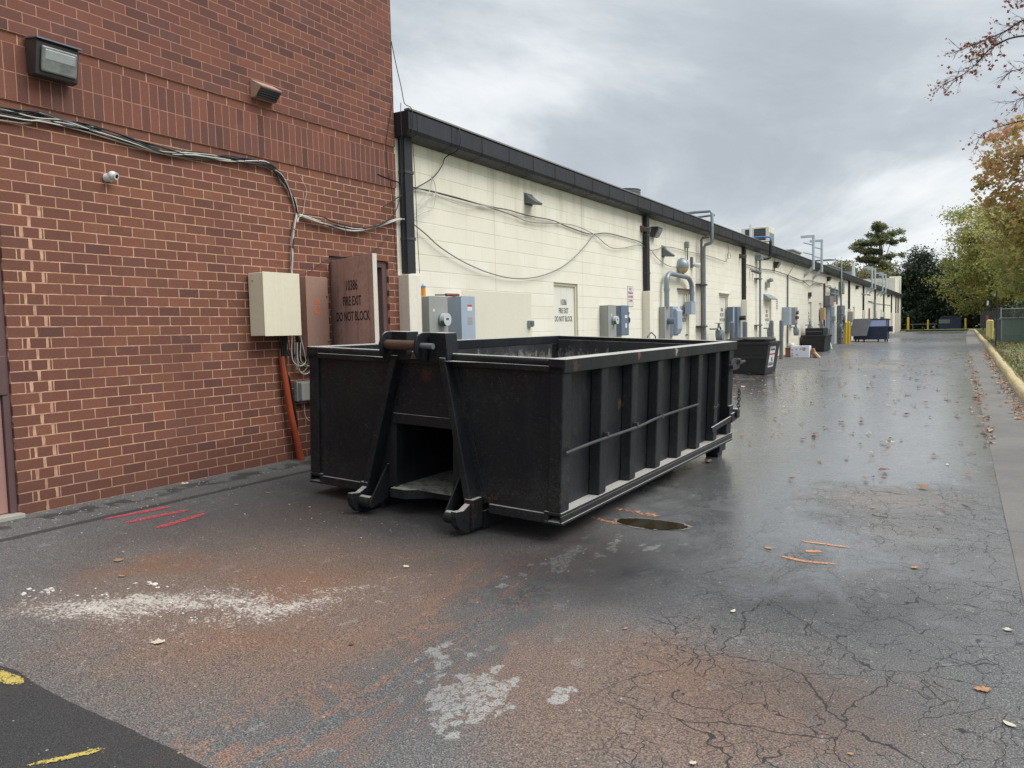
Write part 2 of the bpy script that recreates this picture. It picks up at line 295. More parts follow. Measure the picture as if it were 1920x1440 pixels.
    # light loose grit
    sp = b.n('ShaderNodeTexVoronoi'); sp.inputs['Scale'].default_value = 26; sp.inputs['Randomness'].default_value = 1; b.l(P, sp.inputs['Vector'])
    sc_ = b.n('ShaderNodeSeparateColor'); b.l(sp.outputs['Color'], sc_.inputs[0])
    spm = b.math('MULTIPLY', b.math('LESS_THAN', sp.outputs['Distance'], .13), b.math('GREATER_THAN', sc_.outputs[0], .95))
    c = b.mix(b.math('MULTIPLY', spm, .75), c, (.42, .39, .34))
    wetm = b.mr(b.math('ADD', b.math('ADD', wet, b.math('MULTIPLY', b.math('SUBTRACT', big, .5), 1.2)), b.math('MULTIPLY', b.math('SUBTRACT', b.noise(2.6, 6, .7, .5, sc3=(1, .6, 1)), .5), 1.3)), .15, .8)
    c = b.mix(b.math('MULTIPLY', wetm, .12), c, (.03, .032, .036))
    base_r = b.mr(agg2, .3, .7, .62, .88); wr = b.mr(mid, .3, .7, .15, .30)
    rm = b.n('ShaderNodeMix'); rm.data_type = 'FLOAT'; b.l(wetm, rm.inputs[0]); b.l(base_r, rm.inputs[2]); b.l(wr, rm.inputs[3])
    h = b.math('SUBTRACT', b.math('ADD', b.math('MULTIPLY', agg, .6), b.math('MULTIPLY', agg2, .6)), b.math('MULTIPLY', ck, 1.6))
    bs = b.bump(h, .8, .006); bn = b.t.nodes[-1]
    b.l(b.math('SUBTRACT', 1.0, b.math('MULTIPLY', wetm, .78)), bs.node.inputs['Strength']); b.l(wetm, b.b.inputs['Coat Weight']); b.b.inputs['Coat Roughness'].default_value = .22; b.b.inputs['Coat IOR'].default_value = 1.55
    return b.fin(c, rm.outputs[0], bs, spec=.5)
M['asphalt'] = asphalt_mat()
def conc_mat():
    b = NB('gutter_concrete'); X = b.xyz(); agg = b.noise(150, 4, .75); big = b.noise(.8, 6, .6); mid = b.noise(5, 6, .65)
    c = b.ramp(agg, [(.3, (.075, .068, .06)), (.5, (.135, .125, .115)), (.75, (.23, .215, .20))])
    c = b.mix(b.math('MULTIPLY', b.mr(big, .38, .65), .5), c, (.075, .068, .064)); c = b.mix(b.math('MULTIPLY', b.mr(mid, .5, .75), .3), c, (.21, .17, .13))
    j = b.math('ABSOLUTE', b.math('SUBTRACT', b.math('FRACT', b.math('DIVIDE', b.math('ADD', X[1], 1.3), 3.05)), .5))
    c = b.mix(b.mr(j, 0, .003, .9, 0), c, (.012, .012, .012))
    return b.fin(c, b.mr(mid, .3, .7, .45, .8), b.bump(agg, .6, .004))
M['gutter'] = conc_mat()
def curb_mat():
    b = NB('curb_yellow'); n = b.noise(7, 6, .7); n2 = b.noise(40, 4, .7)
    c = b.mix(b.mr(n2, .3, .7), hexc(178, 152, 92), hexc(198, 176, 120)); c = b.mix(b.mr(n, .44, .58), c, hexc(146, 138, 120)); c = b.mix(b.math('MULTIPLY', b.mr(n2, .58, .68), .7), c, hexc(112, 104, 92))
    X = b.xyz(); j = b.math('ABSOLUTE', b.math('SUBTRACT', b.math('FRACT', b.math('DIVIDE', X[1], 3.05)), .5))
    c = b.mix(b.mr(j, 0, .006, .8, 0), c, (.05, .045, .04))
    return b.fin(c, .8, b.bump(n2, .5, .004))
M['curb'] = curb_mat()
def grass_mat():
    b = NB('lawn'); n = b.noise(.8, 6, .7); f = b.noise(45, 4, .8); g2 = b.noise(9, 5, .7)
    c = b.ramp(f, [(.3, (.06, .08, .028)), (.5, (.15, .18, .065)), (.72, (.26, .27, .12))])
    c = b.mix(b.math('MULTIPLY', b.mr(n, .45, .65), .6), c, (.27, .2, .12)); c = b.mix(b.math('MULTIPLY', b.mr(g2, .58, .68), .6), c, (.20, .10, .055))
    return b.fin(c, .9, b.bump(f, .9, .03))
M['lawn'] = grass_mat()
def steel_mat():
    """black container steel: chipped paint, chalky scuffs, rust freckles, dust and painted skylight on what lies flat"""
    b = NB('container_steel'); n = b.noise(1.5, 6, .62); f = b.noise(50, 5, .75); st = b.noise(9, 5, .7, sc3=(1, 1, .12)); X = b.xyz()
    c = b.mix(b.mr(n, .3, .7), (.0045, .006, .0095), (.010, .0125, .0145))
    c = b.mix(b.math('MULTIPLY', b.mr(st, .52, .74), .25), c, (.04, .042, .04))
    c = b.mix(b.math('MULTIPLY', b.mr(b.math('ADD', b.math('MULTIPLY', b.noise(95, 5, .8), .7), b.math('MULTIPLY', n, .3)), .57, .66), .4), c, (.16, .16, .15))
    low = b.mr(b.math('ADD', X[2], b.math('MULTIPLY', n, -.35)), -.1, .22, 1, 0); c = b.mix(b.math('MULTIPLY', b.math('MULTIPLY', low, b.mr(f, .35, .65)), .22), c, (.075, .072, .066))
    sm_ = b.noise(3.5, 6, .75, 1.2); c = b.mix(b.math('MULTIPLY', b.mr(sm_, .54, .70), .30), c, (.042, .047, .052))
    rn = b.math('ADD', b.math('MULTIPLY', f, .5), b.math('MULTIPLY', b.noise(2.6, 5, .65), .5))
    c = b.mix(b.math('MULTIPLY', b.mr(rn, .585, .65), .6), c, (.10, .046, .026))
    for (sx, sy, sz, sr, sc3_, am) in ((.02, -.02, .98, .07, (.07, .032, .02), .55), (1.21, 1.28, 1.13, .04, (.26, .09, .06), .7), (1.21, .12, 1.10, .06, (.11, .05, .035), .45), (1.1, 1.15, .72, .05, (.12, .06, .03), .6), (1.21, 2.2, 1.12, .05, (.35, .34, .30), .7)):
        dn = b.n('ShaderNodeVectorMath'); dn.operation = 'DISTANCE'; b.l(b.pos(), dn.inputs[0]); dn.inputs[1].default_value = (sx, sy, sz)
        dv_ = b.math('ADD', dn.outputs['Value'], b.math('MULTIPLY', b.math('SUBTRACT', b.noise(22, 6, .8), .5), sr*5)); c = b.mix(b.math('MULTIPLY', b.mr(dv_, sr*.3, sr, 1, 0), am), c, sc3_)
    # fine scratches
    sc_ = b.noise(6, 2, .5, 3.0, sc3=(1, 6, 1.3)); c = b.mix(b.math('MULTIPLY', b.mr(b.math('ABSOLUTE', b.math('SUBTRACT', sc_, .5)), 0, .0045, 1, 0), .35), c, (.16, .16, .155))
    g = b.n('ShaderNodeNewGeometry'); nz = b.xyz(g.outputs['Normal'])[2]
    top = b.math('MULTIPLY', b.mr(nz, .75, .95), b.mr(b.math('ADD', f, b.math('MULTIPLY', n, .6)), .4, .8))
    c = b.mix(b.math('MULTIPLY', top, .85), c, (.50, .48, .44))  # dust colour raised to paint sky brightness onto upward faces
    return b.fin(c, b.mr(b.math('ADD', b.math('MULTIPLY', st, .5), b.math('MULTIPLY', f, .5)), .3, .7, .38, .62), b.bump(b.math('ADD', f, b.math('MULTIPLY', n, 3.0)), .22, .006), spec=.32)
M['steel'] = steel_mat()
def inner_mat():
    b = NB('container_inner'); n = b.noise(2.2, 6, .7); f = b.noise(30, 6, .8); st = b.noise(12, 5, .7, sc3=(1, 1, .15)); X = b.xyz()
    c = b.mix(b.mr(n, .35, .65), (.014, .015, .018), (.035, .036, .038))
    k = b.math('ADD', b.math('MULTIPLY', f, .5), b.math('MULTIPLY', st, .5)); lw = b.mr(X[2], 1.10, .85, -.02, .16)
    c = b.mix(b.math('MULTIPLY', b.mr(b.math('ADD', k, lw), .56, .70), .75), c, (.27, .26, .23))
    return b.fin(c, .6, b.bump(f, .4, .005))
M['steel_in'] = inner_mat()
def leaf_mat(name, stops, tr=.25, zr=None):
    b = NB(name); g = b.n('ShaderNodeNewGeometry'); n = b.noise(.35, 3, .5); n2 = b.noise(1.3, 4, .6)
    v = b.math('ADD', b.math('MULTIPLY', g.outputs['Random Per Island'], .5), b.math('MULTIPLY', b.mr(b.math('ADD', b.math('MULTIPLY', n, .6), b.math('MULTIPLY', n2, .4)), .3, .7, 0, 1, False), .5))
    if zr: v = b.math('ADD', b.math('MULTIPLY', v, .62), b.mr(b.xyz()[2], zr[0], zr[1], 0, .38, False))
    c = b.ramp(v, stops); b.fin(c, .6)
    tn = b.n('ShaderNodeBsdfTranslucent'); b.l(c, tn.inputs[0]); ms = b.n('ShaderNodeMixShader'); ms.inputs[0].default_value = tr
    b.l(b.b.outputs[0], ms.inputs[1]); b.l(tn.outputs[0], ms.inputs[2]); b.l(ms.outputs[0], b.o.inputs[0]); return b.m
M['leaf_maple'] = leaf_mat('leaf_maple', [(.2, (.18, .22, .06)), (.42, (.36, .33, .10)), (.54, (.50, .36, .13)), (.66, (.48, .24, .14)), (.8, (.42, .17, .14)), (.95, (.34, .13, .12))], .45, (2.5, 11))
M['leaf_lime'] = leaf_mat('leaf_lime', [(.15, (.13, .17, .05)), (.4, (.27, .30, .09)), (.6, (.44, .41, .13)), (.85, (.60, .48, .17))], .45)
M['leaf_dark'] = leaf_mat('leaf_dark', [(.15, (.014, .026, .015)), (.5, (.032, .052, .028)), (.85, (.062, .085, .042))])
M['leaf_olive'] = leaf_mat('leaf_olive', [(.15, (.08, .09, .035)), (.5, (.17, .17, .07)), (.85, (.26, .22, .09))], .35)
M['needle'] = leaf_mat('needle', [(.15, (.09, .115, .06)), (.5, (.19, .215, .11)), (.75, (.27, .26, .13)), (.95, (.34, .24, .12))], .35)
M['leaf_red'] = leaf_mat('leaf_red', [(.15, (.16, .035, .03)), (.5, (.26, .075, .05)), (.85, (.30, .15, .06))])
M['litter'] = leaf_mat('litter', [(.1, (.12, .035, .025)), (.35, (.2, .08, .035)), (.6, (.26, .17, .08)), (.85, (.42, .36, .25))], .05)
M['puddle'] = NB('puddle_water').fin((.03, .022, .012), .08)
M['spray_red'] = paint('spray_red', (.44, .055, .065), .8, .3, .7, (.06, .03, .03), 30)
M['spray_orange'] = paint('spray_orange', (.55, .22, .10), .8, .3, .85, (.08, .05, .03), 30)
M['spray_yellow'] = paint('spray_yellow', (.48, .38, .09), .8, .3, .8, (.04, .035, .02), 30)
M['worn_rim'] = paint('worn_rim', (.22, .20, .17), .85, .3, .5, (.06, .04, .03), 22)
M['patch_cream'] = paint('patch_cream', hexc(212, 208, 190), .8, .05, .2, (.4, .36, .28), 3)
def spray_mat(name, col):
    b = NB(name); n = b.noise(38, 5, .75); n2 = b.noise(120, 3, .7); b.fin(b.mix(n2, tuple(c*.6 for c in col), col), .85, b.bump(n2, .6, .004))
    a = b.mr(b.math('ADD', b.math('MULTIPLY', n, .6), b.math('MULTIPLY', n2, .4)), .40, .52, .0, .92)
    t_ = b.n('ShaderNodeBsdfTransparent'); m_ = b.n('ShaderNodeMixShader'); b.l(a, m_.inputs[0]); b.l(t_.outputs[0], m_.inputs[1]); b.l(b.b.outputs[0], m_.inputs[2]); b.l(m_.outputs[0], b.o.inputs[0]); return b.m
M['spray_red'] = spray_mat('spray_red', (.50, .07, .085)); M['spray_orange'] = spray_mat('spray_orange', (.68, .30, .14)); M['spray_yellow'] = spray_mat('spray_yellow', (.60, .48, .12))
M['powder'] = paint('powder', (.62, .6, .56), .9, .15, .2, (.3, .25, .2), 20)

# ------------------------------------------------------------------ mesh helpers
class MB:
    def __init__(s): s.v = []; s.f = []; s.sm = []
    def add(s, vs, fs, smooth=False):
        o = len(s.v); s.v += [tuple(v) for v in vs]; s.f += [tuple(i+o for i in f) for f in fs]; s.sm += [smooth]*len(fs); return s
    def box(s, x0, x1, y0, y1, z0, z1):
        v = [(x, y, z) for z in (z0, z1) for y in (y0, y1) for x in (x0, x1)]
        return s.add(v, [(0, 2, 3, 1), (4, 5, 7, 6), (0, 1, 5, 4), (2, 6, 7, 3), (0, 4, 6, 2), (1, 3, 7, 5)])
    def hull8(s, v):   # eight corners in the same order as box()
        return s.add(v, [(0, 2, 3, 1), (4, 5, 7, 6), (0, 1, 5, 4), (2, 6, 7, 3), (0, 4, 6, 2), (1, 3, 7, 5)])
    def beam(s, p, q, w, h, upv=(0, 0, 1)):
        p = Vector(p); q = Vector(q); d = (q-p).normalized(); a = d.cross(Vector(upv)); a = (Vector((1, 0, 0)) if a.length < 1e-4 else a.normalized()); b_ = a.cross(d)
        v = []
        for c in (p, q):
            v += [c-a*w/2-b_*h/2, c+a*w/2-b_*h/2, c-a*w/2+b_*h/2, c+a*w/2+b_*h/2]
        return s.hull8(v)
    def cyl(s, p, q, r, n=14, r2=None, cap=True):
        p = Vector(p); q = Vector(q); d = (q-p).normalized(); a = d.orthogonal().normalized(); b_ = d.cross(a); r2 = r if r2 is None else r2
        v = []
        for c, rr in ((p, r), (q, r2)):
            for i in range(n):
                t = 2*math.pi*i/n; v.append(c+a*rr*math.cos(t)+b_*rr*math.sin(t))
        s.add(v, [(i, (i+1) % n, n+(i+1) % n, n+i) for i in range(n)], True)
        if cap: s.add(v[:n], [tuple(range(n))[::-1]]); s.add(v[n:], [tuple(range(n))])
        return s
    def tube(s, pts, r, n=8, smooth_iter=0, radii=None):
        P = [Vector(p) for p in pts]
        if smooth_iter: P = spline(P, smooth_iter)
        m = len(P); v = []; prev = None
        for i, c in enumerate(P):
            d = (P[min(i+1, m-1)]-P[max(i-1, 0)]).normalized()
            a = d.orthogonal().normalized() if prev is None else (prev-d*prev.dot(d)).normalized()
            prev = a; b_ = d.cross(a); rr = radii[i] if radii else r
            for k in range(n):
                t = 2*math.pi*k/n; v.append(c+a*rr*math.cos(t)+b_*rr*math.sin(t))
        f = [(i*n+k, i*n+(k+1) % n, (i+1)*n+(k+1) % n, (i+1)*n+k) for i in range(m-1) for k in range(n)]
        s.add(v, f, True); s.add(v[:n], [tuple(range(n))[::-1]]); s.add(v[-n:], [tuple(range(n))]); return s
    def prism(s, prof, axis, a0, a1):
        """extrude a closed 2D profile; axis 'x': profile (y,z); 'y': (x,z); 'z': (x,y)"""
        mk = {'x': lambda p, a: (a, p[0], p[1]), 'y': lambda p, a: (p[0], a, p[1]), 'z': lambda p, a: (p[0], p[1], a)}[axis]
        n = len(prof); v = [mk(p, a0) for p in prof]+[mk(p, a1) for p in prof]
        return s.add(v, [tuple(range(n))[::-1], tuple(range(n, 2*n))]+[(i, (i+1) % n, n+(i+1) % n, n+i) for i in range(n)])
    def ball(s, c, r, n=12, m=8, sz=1.0):
        v = []; 
        for j in range(m+1):
            ph = math.pi*j/m
            for i in range(n):
                t = 2*math.pi*i/n; v.append((c[0]+r*math.sin(ph)*math.cos(t), c[1]+r*math.sin(ph)*math.sin(t), c[2]+r*sz*math.cos(ph)))
        return s.add(v, [(j*n+i, j*n+(i+1) % n, (j+1)*n+(i+1) % n, (j+1)*n+i) for j in range(m) for i in range(n)], True)
    def build(s, name, mat, parent=None, world=True, bevel=0.0, loc=None, seg=2):
        off = Vector((0, 0, 0))
        if loc is not None: off = Vector(loc)
        if parent is not None and world:
            q = parent; off = Vector((0, 0, 0))
            while q is not None: off += q.location; q = q.parent
        me = bpy.data.meshes.new(name); me.from_pydata([(x-off.x, y-off.y, z-off.z) for x, y, z in s.v], [], s.f); me.update()
        me.polygons.foreach_set('use_smooth', s.sm)
        bm_ = bmesh.new(); bm_.from_mesh(me); bmesh.ops.recalc_face_normals(bm_, faces=bm_.faces); bm_.to_mesh(me); bm_.free()
        if mat: me.materials.append(M[mat] if isinstance(mat, str) else mat)
        o = bpy.data.objects.new(name, me); COL.objects.link(o)
        if parent is not None: o.parent = parent
        elif loc is not None: o.location = loc
        if bevel:
            bv = o.modifiers.new('bevel', 'BEVEL'); bv.width = bevel; bv.segments = seg; bv.limit_method = 'ANGLE'; bv.angle_limit = R(50)
        return o
def spline(P, k):
    Q = [P[0]]; n = len(P)
    for i in range(n-1):
        p0 = P[max(i-1, 0)]; p1 = P[i]; p2 = P[i+1]; p3 = P[min(i+2, n-1)]
        for j in range(1, k+1):
            t = j/k; Q.append(.5*((2*p1)+(p2-p0)*t+(2*p0-5*p1+4*p2-p3)*t*t+(3*p1-p0-3*p2+p3)*t**3))
    return Q
def tag(o, label=None, cat=None, group=None, kind=None):
    if label: o['label'] = label
    if cat: o['category'] = cat
    if group: o['group'] = group
    if kind: o['kind'] = kind
    return o
def thing(name, label, cat, loc=(0, 0, 0), group=None):
    o = bpy.data.objects.new(name, None); COL.objects.link(o); o.location = loc; o.empty_display_size = .1
    return tag(o, label, cat, group)
def part_label(o, label): o['label'] = label; return o
def copy_tree(o, parent=None):
    c = o.copy(); COL.objects.link(c); c.parent = parent
    for ch in list(o.children): copy_tree(ch, c)
    return c
def text(name, body, size, mat, parent, origin, xdir, zdir, sx=1.0, bold=0.0, spacing=1.0, align='CENTER'):
    """flat lettering as a mesh lying on a surface; origin in world, xdir / zdir = reading and up directions"""
    cu = bpy.data.curves.new(name, 'FONT'); cu.body = body; cu.size = size; cu.align_x = align; cu.align_y = 'CENTER'; cu.offset = bold; cu.extrude = .0006; cu.space_line = spacing; cu.resolution_u = 3
    to = bpy.data.objects.new(name+'_tmp', cu); COL.objects.link(to); dg = bpy.context.evaluated_depsgraph_get(); dg.update()
    me = bpy.data.meshes.new_from_object(to.evaluated_get(dg)); bpy.data.objects.remove(to); bpy.data.curves.remove(cu)
    xd = Vector(xdir).normalized(); zd_ = Vector(zdir).normalized(); yd = xd.cross(zd_)
    base = Vector((0, 0, 0)); q = parent
    while q is not None: base += q.location; q = q.parent
    og = Vector(origin)-base
    mt = Matrix(((xd.x*sx, zd_.x, yd.x, og.x), (xd.y*sx, zd_.y, yd.y, og.y), (xd.z*sx, zd_.z, yd.z, og.z), (0, 0, 0, 1)))
    me.transform(mt); me.materials.clear(); me.materials.append(M[mat]); me.name = name
    o = bpy.data.objects.new(name, me); COL.objects.link(o); o.parent = parent; return o

# ------------------------------------------------------------------ terrain
XB = -5.9565; XC = -5.971           # brick wall plane, cream wall plane
def g(x, Y):
    zb = .17*np.clip((Y-7)/32, 0, 1)+.05*np.clip((Y-39)/47, 0, 1)
    dip = np.interp(x, [-5.96, -4.96, -3.9, -3.0, -2, .3, 3], [0, -.06, -.14, -.2, -.23, -.22, -.2])
    return zb+dip*np.interp(Y, [10, 45, 82], [1, .35, 0])
def gz(x, Y): return float(g(x, Y))
def gutx(Y): return np.interp(Y, [-12, 5, 7.4, 9.9, 15, 21.3, 26.8, 49.5, 60, 86], [.42, .27, .25, .23, .18, .15, .06, -.14, -.16, -.16])
def curx(Y): return np.interp(Y, [-12, 15.3, 20.3, 27.3, 36.8, 44.8, 48, 62.8, 80, 84], [.90, .80, .76, .70, .64, .59, .53, .48, .36, .30])
rng = np.random.default_rng(7)
def lattice(n=64): return rng.random((n, n))
LAT = [lattice() for _ in range(6)]
def vn(x, y, k):
    t = LAT[k % 6]; n = t.shape[0]; xi = np.floor(x).astype(int); yi = np.floor(y).astype(int); fx = x-xi; fy = y-yi; fx = fx*fx*(3-2*fx); fy = fy*fy*(3-2*fy)
    a = t[xi % n, yi % n]; b_ = t[(xi+1) % n, yi % n]; c = t[xi % n, (yi+1) % n]; d = t[(xi+1) % n, (yi+1) % n]
    return (a*(1-fx)+b_*fx)*(1-fy)+(c*(1-fx)+d*fx)*fy
def fbm(x, y, k=0, oc=4):
    s_ = 0; a = .5; tt = 0
    for i in range(oc): s_ = s_+a*vn(x*2**i+17*i, y*2**i+5*i, k+i); tt += a; a *= .55
    return s_/tt
def blob(X, Y, cx, cy, rx, ry, rot=0.0, p=1.0):
    c, s_ = math.cos(R(rot)), math.sin(R(rot)); dx = X-cx; dy = Y-cy; u = (dx*c+dy*s_)/rx; v = (-dx*s_+dy*c)/ry
    return np.exp(-(u*u+v*v)**p)
def seg(X, Y, x0, y0, x1, y1, w):
    dx = x1-x0; dy = y1-y0; t = np.clip(((X-x0)*dx+(Y-y0)*dy)/(dx*dx+dy*dy), 0, 1); d = np.hypot(X-(x0+t*dx), Y-(y0+t*dy)); return np.exp(-(d/w)**2)
def sheet(name, xs_fn, S, YS, mat, lift=0.0, kind='structure', attrs=None, zfn=g):
    YY = np.repeat(YS[:, None], len(S), 1); x0, x1 = xs_fn(YS); XX = x0[:, None]+(x1-x0)[:, None]*S[None, :]
    ZZ = zfn(XX, YY)+lift
    ny, nx = XX.shape; co = np.stack([XX, YY, ZZ], -1).reshape(-1, 3).astype(np.float32)
    i = np.arange(ny*nx).reshape(ny, nx); q = np.stack([i[:-1, :-1], i[:-1, 1:], i[1:, 1:], i[1:, :-1]], -1).reshape(-1, 4)
    me = bpy.data.meshes.new(name); me.vertices.add(len(co)); me.vertices.foreach_set('co', co.ravel()); me.loops.add(q.size); me.loops.foreach_set('vertex_index', q.ravel().astype(np.int32))
    me.polygons.add(len(q)); me.polygons.foreach_set('loop_start', np.arange(0, q.size, 4, dtype=np.int32)); me.polygons.foreach_set('loop_total', np.full(len(q), 4, dtype=np.int32))
    me.update(calc_edges=True); me.polygons.foreach_set('use_smooth', [True]*len(q)); me.materials.append(M[mat])
    if attrs:
        for k, a in attrs(XX, YY).items():
            at = me.attributes.new(k, 'FLOAT', 'POINT'); at.data.foreach_set('value', a.reshape(-1).astype(np.float32))
    o = bpy.data.objects.new(name, me); COL.objects.link(o); o['kind'] = kind; return o
YS = np.concatenate([np.arange(-8, .8, .25), np.arange(.8, 13, .036), 13+np.cumsum(.04*1.032**np.arange(0, 140))]); YS = YS[YS < 86.2]; YS = np.append(YS, 86.2)
def asph_attr(X, Y):
    f1 = fbm(X*1.3, Y*1.3, 0); f2 = fbm(X*3.1+9, Y*3.1, 1); wx = X+(f1-.5)*.5; wy = Y+(f2-.5)*.5
    B_ = lambda *a, **k: blob(wx, wy, *a, **k)
    mud = .95*B_(-3.2, 2.75, 1.3, .95, 10)+.45*B_(-2.9, 3.6, .8, .7)+.22*B_(-1.7, 2.3, .9, .7)+.2*B_(-4.2, 3.3, 1.4, .8)+.9*B_(-1.0, 2.9, .85, .6, 25)+.3*B_(-2.3, 4.6, .5, .9, 10)+.35*B_(-4.4, 4.3, .6, .6)
    red = .9*B_(-4.25, 2.78, .5, .2, 50)+.6*B_(-3.07, 2.42, .6, .3, 20)+.55*B_(-3.35, 3.35, .5, .3, 40)+.42*B_(-1.12, 3.2, .4, .25, 0)+.3*B_(-.85, 2.85, .6, .4, 20)+.5*B_(-3.4, 3.0, .3, .2)+.3*B_(-2.6, 3.0, .8, .5)
    rid = 1-np.abs(fbm(X*2.6+3, Y*1.7, 2, 5)-.5)*9; rid = np.clip(rid, 0, 1)
    zone = seg(X, Y, -2.45, 3.6, -1.95, 1.7, .42)+.5*seg(X, Y, -2.0, 5.1, -2.35, 3.7, .3); vein = np.clip(1.1*seg(X, Y, -2.5, 3.9, -2.05, 1.6, .32)+.6*seg(X, Y, -1.95, 3.5, -1.6, 2.2, .12)+.45*B_(-2.35, 1.75, .35, .3)+.2*B_(-1.0, 2.9, .6, .4), 0, 1); mud = mud-.6*np.clip(seg(X, Y, -2.2, 3.6, -1.85, 1.7, .33), 0, 1); oil_shade = np.clip(.75*B_(-3.4, 4.5, 2.6, .95)+.55*B_(-2.05, 4.2, .5, .8)+.45*B_(-.75, 4.15, .55, .45)+.4*B_(-4.9, 3.4, 1.0, .8)+.35*B_(-2.1, 2.6, .3, .8, 10)+.35*B_(-.5, 3.2, .5, .35)+.5*B_(-4.6, 18.6, 1.4, .8), 0, 1)  # last mask: dark oily asphalt together with painted shade around the container
    white = .66*B_(-3.95, 2.30, .32, .19, 40)+.42*B_(-3.6, 2.55, .4, .2, 45)+.50*B_(-3.28, 2.78, .36, .24, 50)+.22*B_(-3.1, 3.15, .5, .2, 60)+.25*B_(-4.25, 2.2, .3, .14, 20)+.18*B_(-3.6, 2.1, .6, .25, 20)
    pale = 1.15*blob(X, Y, -1.74, 2.50, .17, .27, 15, 2)+.7*blob(X, Y, -2.05, 2.72, .12, .16, 20)+1.0*blob(X, Y, -2.24, 4.40, .06, .34, 10, 2)+.6*blob(X, Y, -2.08, 4.75, .05, .30, 10)+.7*blob(X, Y, -1.42, 2.7, .07, .08)+.6*blob(X, Y, -1.86, 4.86, .06, .16, -20)+.45*blob(X, Y, -2.35, 3.9, .06, .3)
    wet = 1.05*blob(X, Y, -1.7, 10.5, 1.5, 3.6)+1.15*blob(X, Y, -2.4, 16, 3.4, 5.0)+.38*blob(X, Y, -1.2, 5.9, 1.6, 1.5)+.2*blob(X, Y, -.8, 4.2, 1.6, 1.2)+.6*blob(X, Y, -3, 33, 3.5, 4)+.5*blob(X, Y, -2, 52, 4, 6)+.45*blob(X, Y, -2, 76, 4, 6)+.1
    wet = wet+.30*np.clip((Y-6)/2, 0, 1)*np.clip((X+4.5)/1, 0, 1)-.9*B_(-.55, 7.1, .75, .8)-.35*B_(-.55, 3.9, .8, .9)-.5*mud
    crk = np.clip((X+1.6)/.7, 0, 1)*np.clip((Y-2.4)/1.0+(X+1.5)*1.2, 0, 1); crk = np.maximum(crk, np.clip((Y-9)/2, 0, 1)*.8)
    fresh = 1/(1+np.exp((Y-(1.66+(f2-.5)*.04)+np.clip(-X-3.75, 0, 1)*1.6)/.008)); fresh = np.maximum(fresh, 0)
    tar = seg(X, Y, -5.46, 1.0, -5.42, 9.0, .035)+.6*seg(X, Y, -5.75, 0, -5.75, 9, .2)*(fbm(X*9, Y*9, 3) > .42)
    tand = 0; tan = .75*B_(-.6, 7.2, .7, .75)+.5*B_(-.35, 5.9, .45, .5)+.9*np.exp(-(((X+2.3)/.75)**8+((Y-25.2)/1.1)**8))+.35*B_(-3, 12, .9, .8)+.4*B_(-1.6, 36, 1.5, 1.3)
    return dict(mud=mud, white=white, wet=wet, pale=pale, crack=crk, fresh=fresh, tar=tar, redclay=red, tandry=tan, oil_shade=oil_shade, vein=vein)
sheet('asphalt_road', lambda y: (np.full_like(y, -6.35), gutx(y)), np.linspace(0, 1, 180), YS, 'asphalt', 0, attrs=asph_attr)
YG = np.concatenate([np.arange(-8, 30, .25), np.arange(30, 86.5, .5)])
sheet('concrete_gutter', lambda y: (gutx(y)-.002, curx(y)+.05), np.linspace(0, 1, 8), YG, 'gutter', .004)
def lawn_z(x, y):
    d = np.clip(x-curx(y), 0, 100); far = np.clip((y-86)/6, 0, 1)
    return np.where(y < 86, g(x, y)+.13+.02*np.minimum(d, 4)+.05*(fbm(x*.4, y*.4, 2)-.5), .26+.05*(fbm(x*.4, y*.4, 2)-.5))
sheet('lawn', lambda y: (np.where(y < 85.9, curx(y)+.14, -40.0), np.full_like(y, 60.0)), np.linspace(0, 1, 60)**1.7, np.concatenate([np.arange(-8, 85.9, .8), np.array([85.9]), np.arange(86.22, 140, .8)]), 'lawn', 0, zfn=lawn_z)
gm = MB(); gs = 1500.0; gm.add([(-gs, -gs, -.45), (gs, -gs, -.45), (gs, gs, -.45), (-gs, gs, -.45)], [(0, 1, 2, 3)]); tag(gm.build('ground', 'lawn'), kind='structure')
# kerb: rounded section swept along the gutter edge, round the corner and across the end of the lane
pts = [(float(curx(y)), y) for y in np.concatenate([np.arange(-6, 82, 1.0)])]
pts += [(.34, 82.5), (.28, 84), (.12, 85.2), (-.2, 85.85), (-.7, 86.1)]+[(x, 86.15) for x in np.arange(-1.5, -6.2, -.8)]
prof = [(-.0, -.12), (.0, .085), (.02, .12), (.05, .14), (.13, .145), (.16, .13), (.175, -.12)]
cm = MB(); rows = []
for i, (x, y) in enumerate(pts):
    a = Vector(pts[max(i-1, 0)]); b_ = Vector(pts[min(i+1, len(pts)-1)]); d = (b_-a).normalized(); nrm = Vector((d.y, -d.x))
    wob = .012*math.sin(y*2.1)+.01*math.sin(y*.9); 
    rows.append([(x+nrm.x*(p+wob), y+nrm.y*(p+wob), gz(x, y)+q+.006*math.sin(y*3.3)) for p, q in prof])
n_ = len(prof)
cm.add([v for r_ in rows for v in r_], [(i*n_+k, i*n_+k+1, (i+1)*n_+k+1, (i+1)*n_+k) for i in range(len(rows)-1) for k in range(n_-1)], True)
tag(cm.build('kerb', 'curb'), kind='structure')

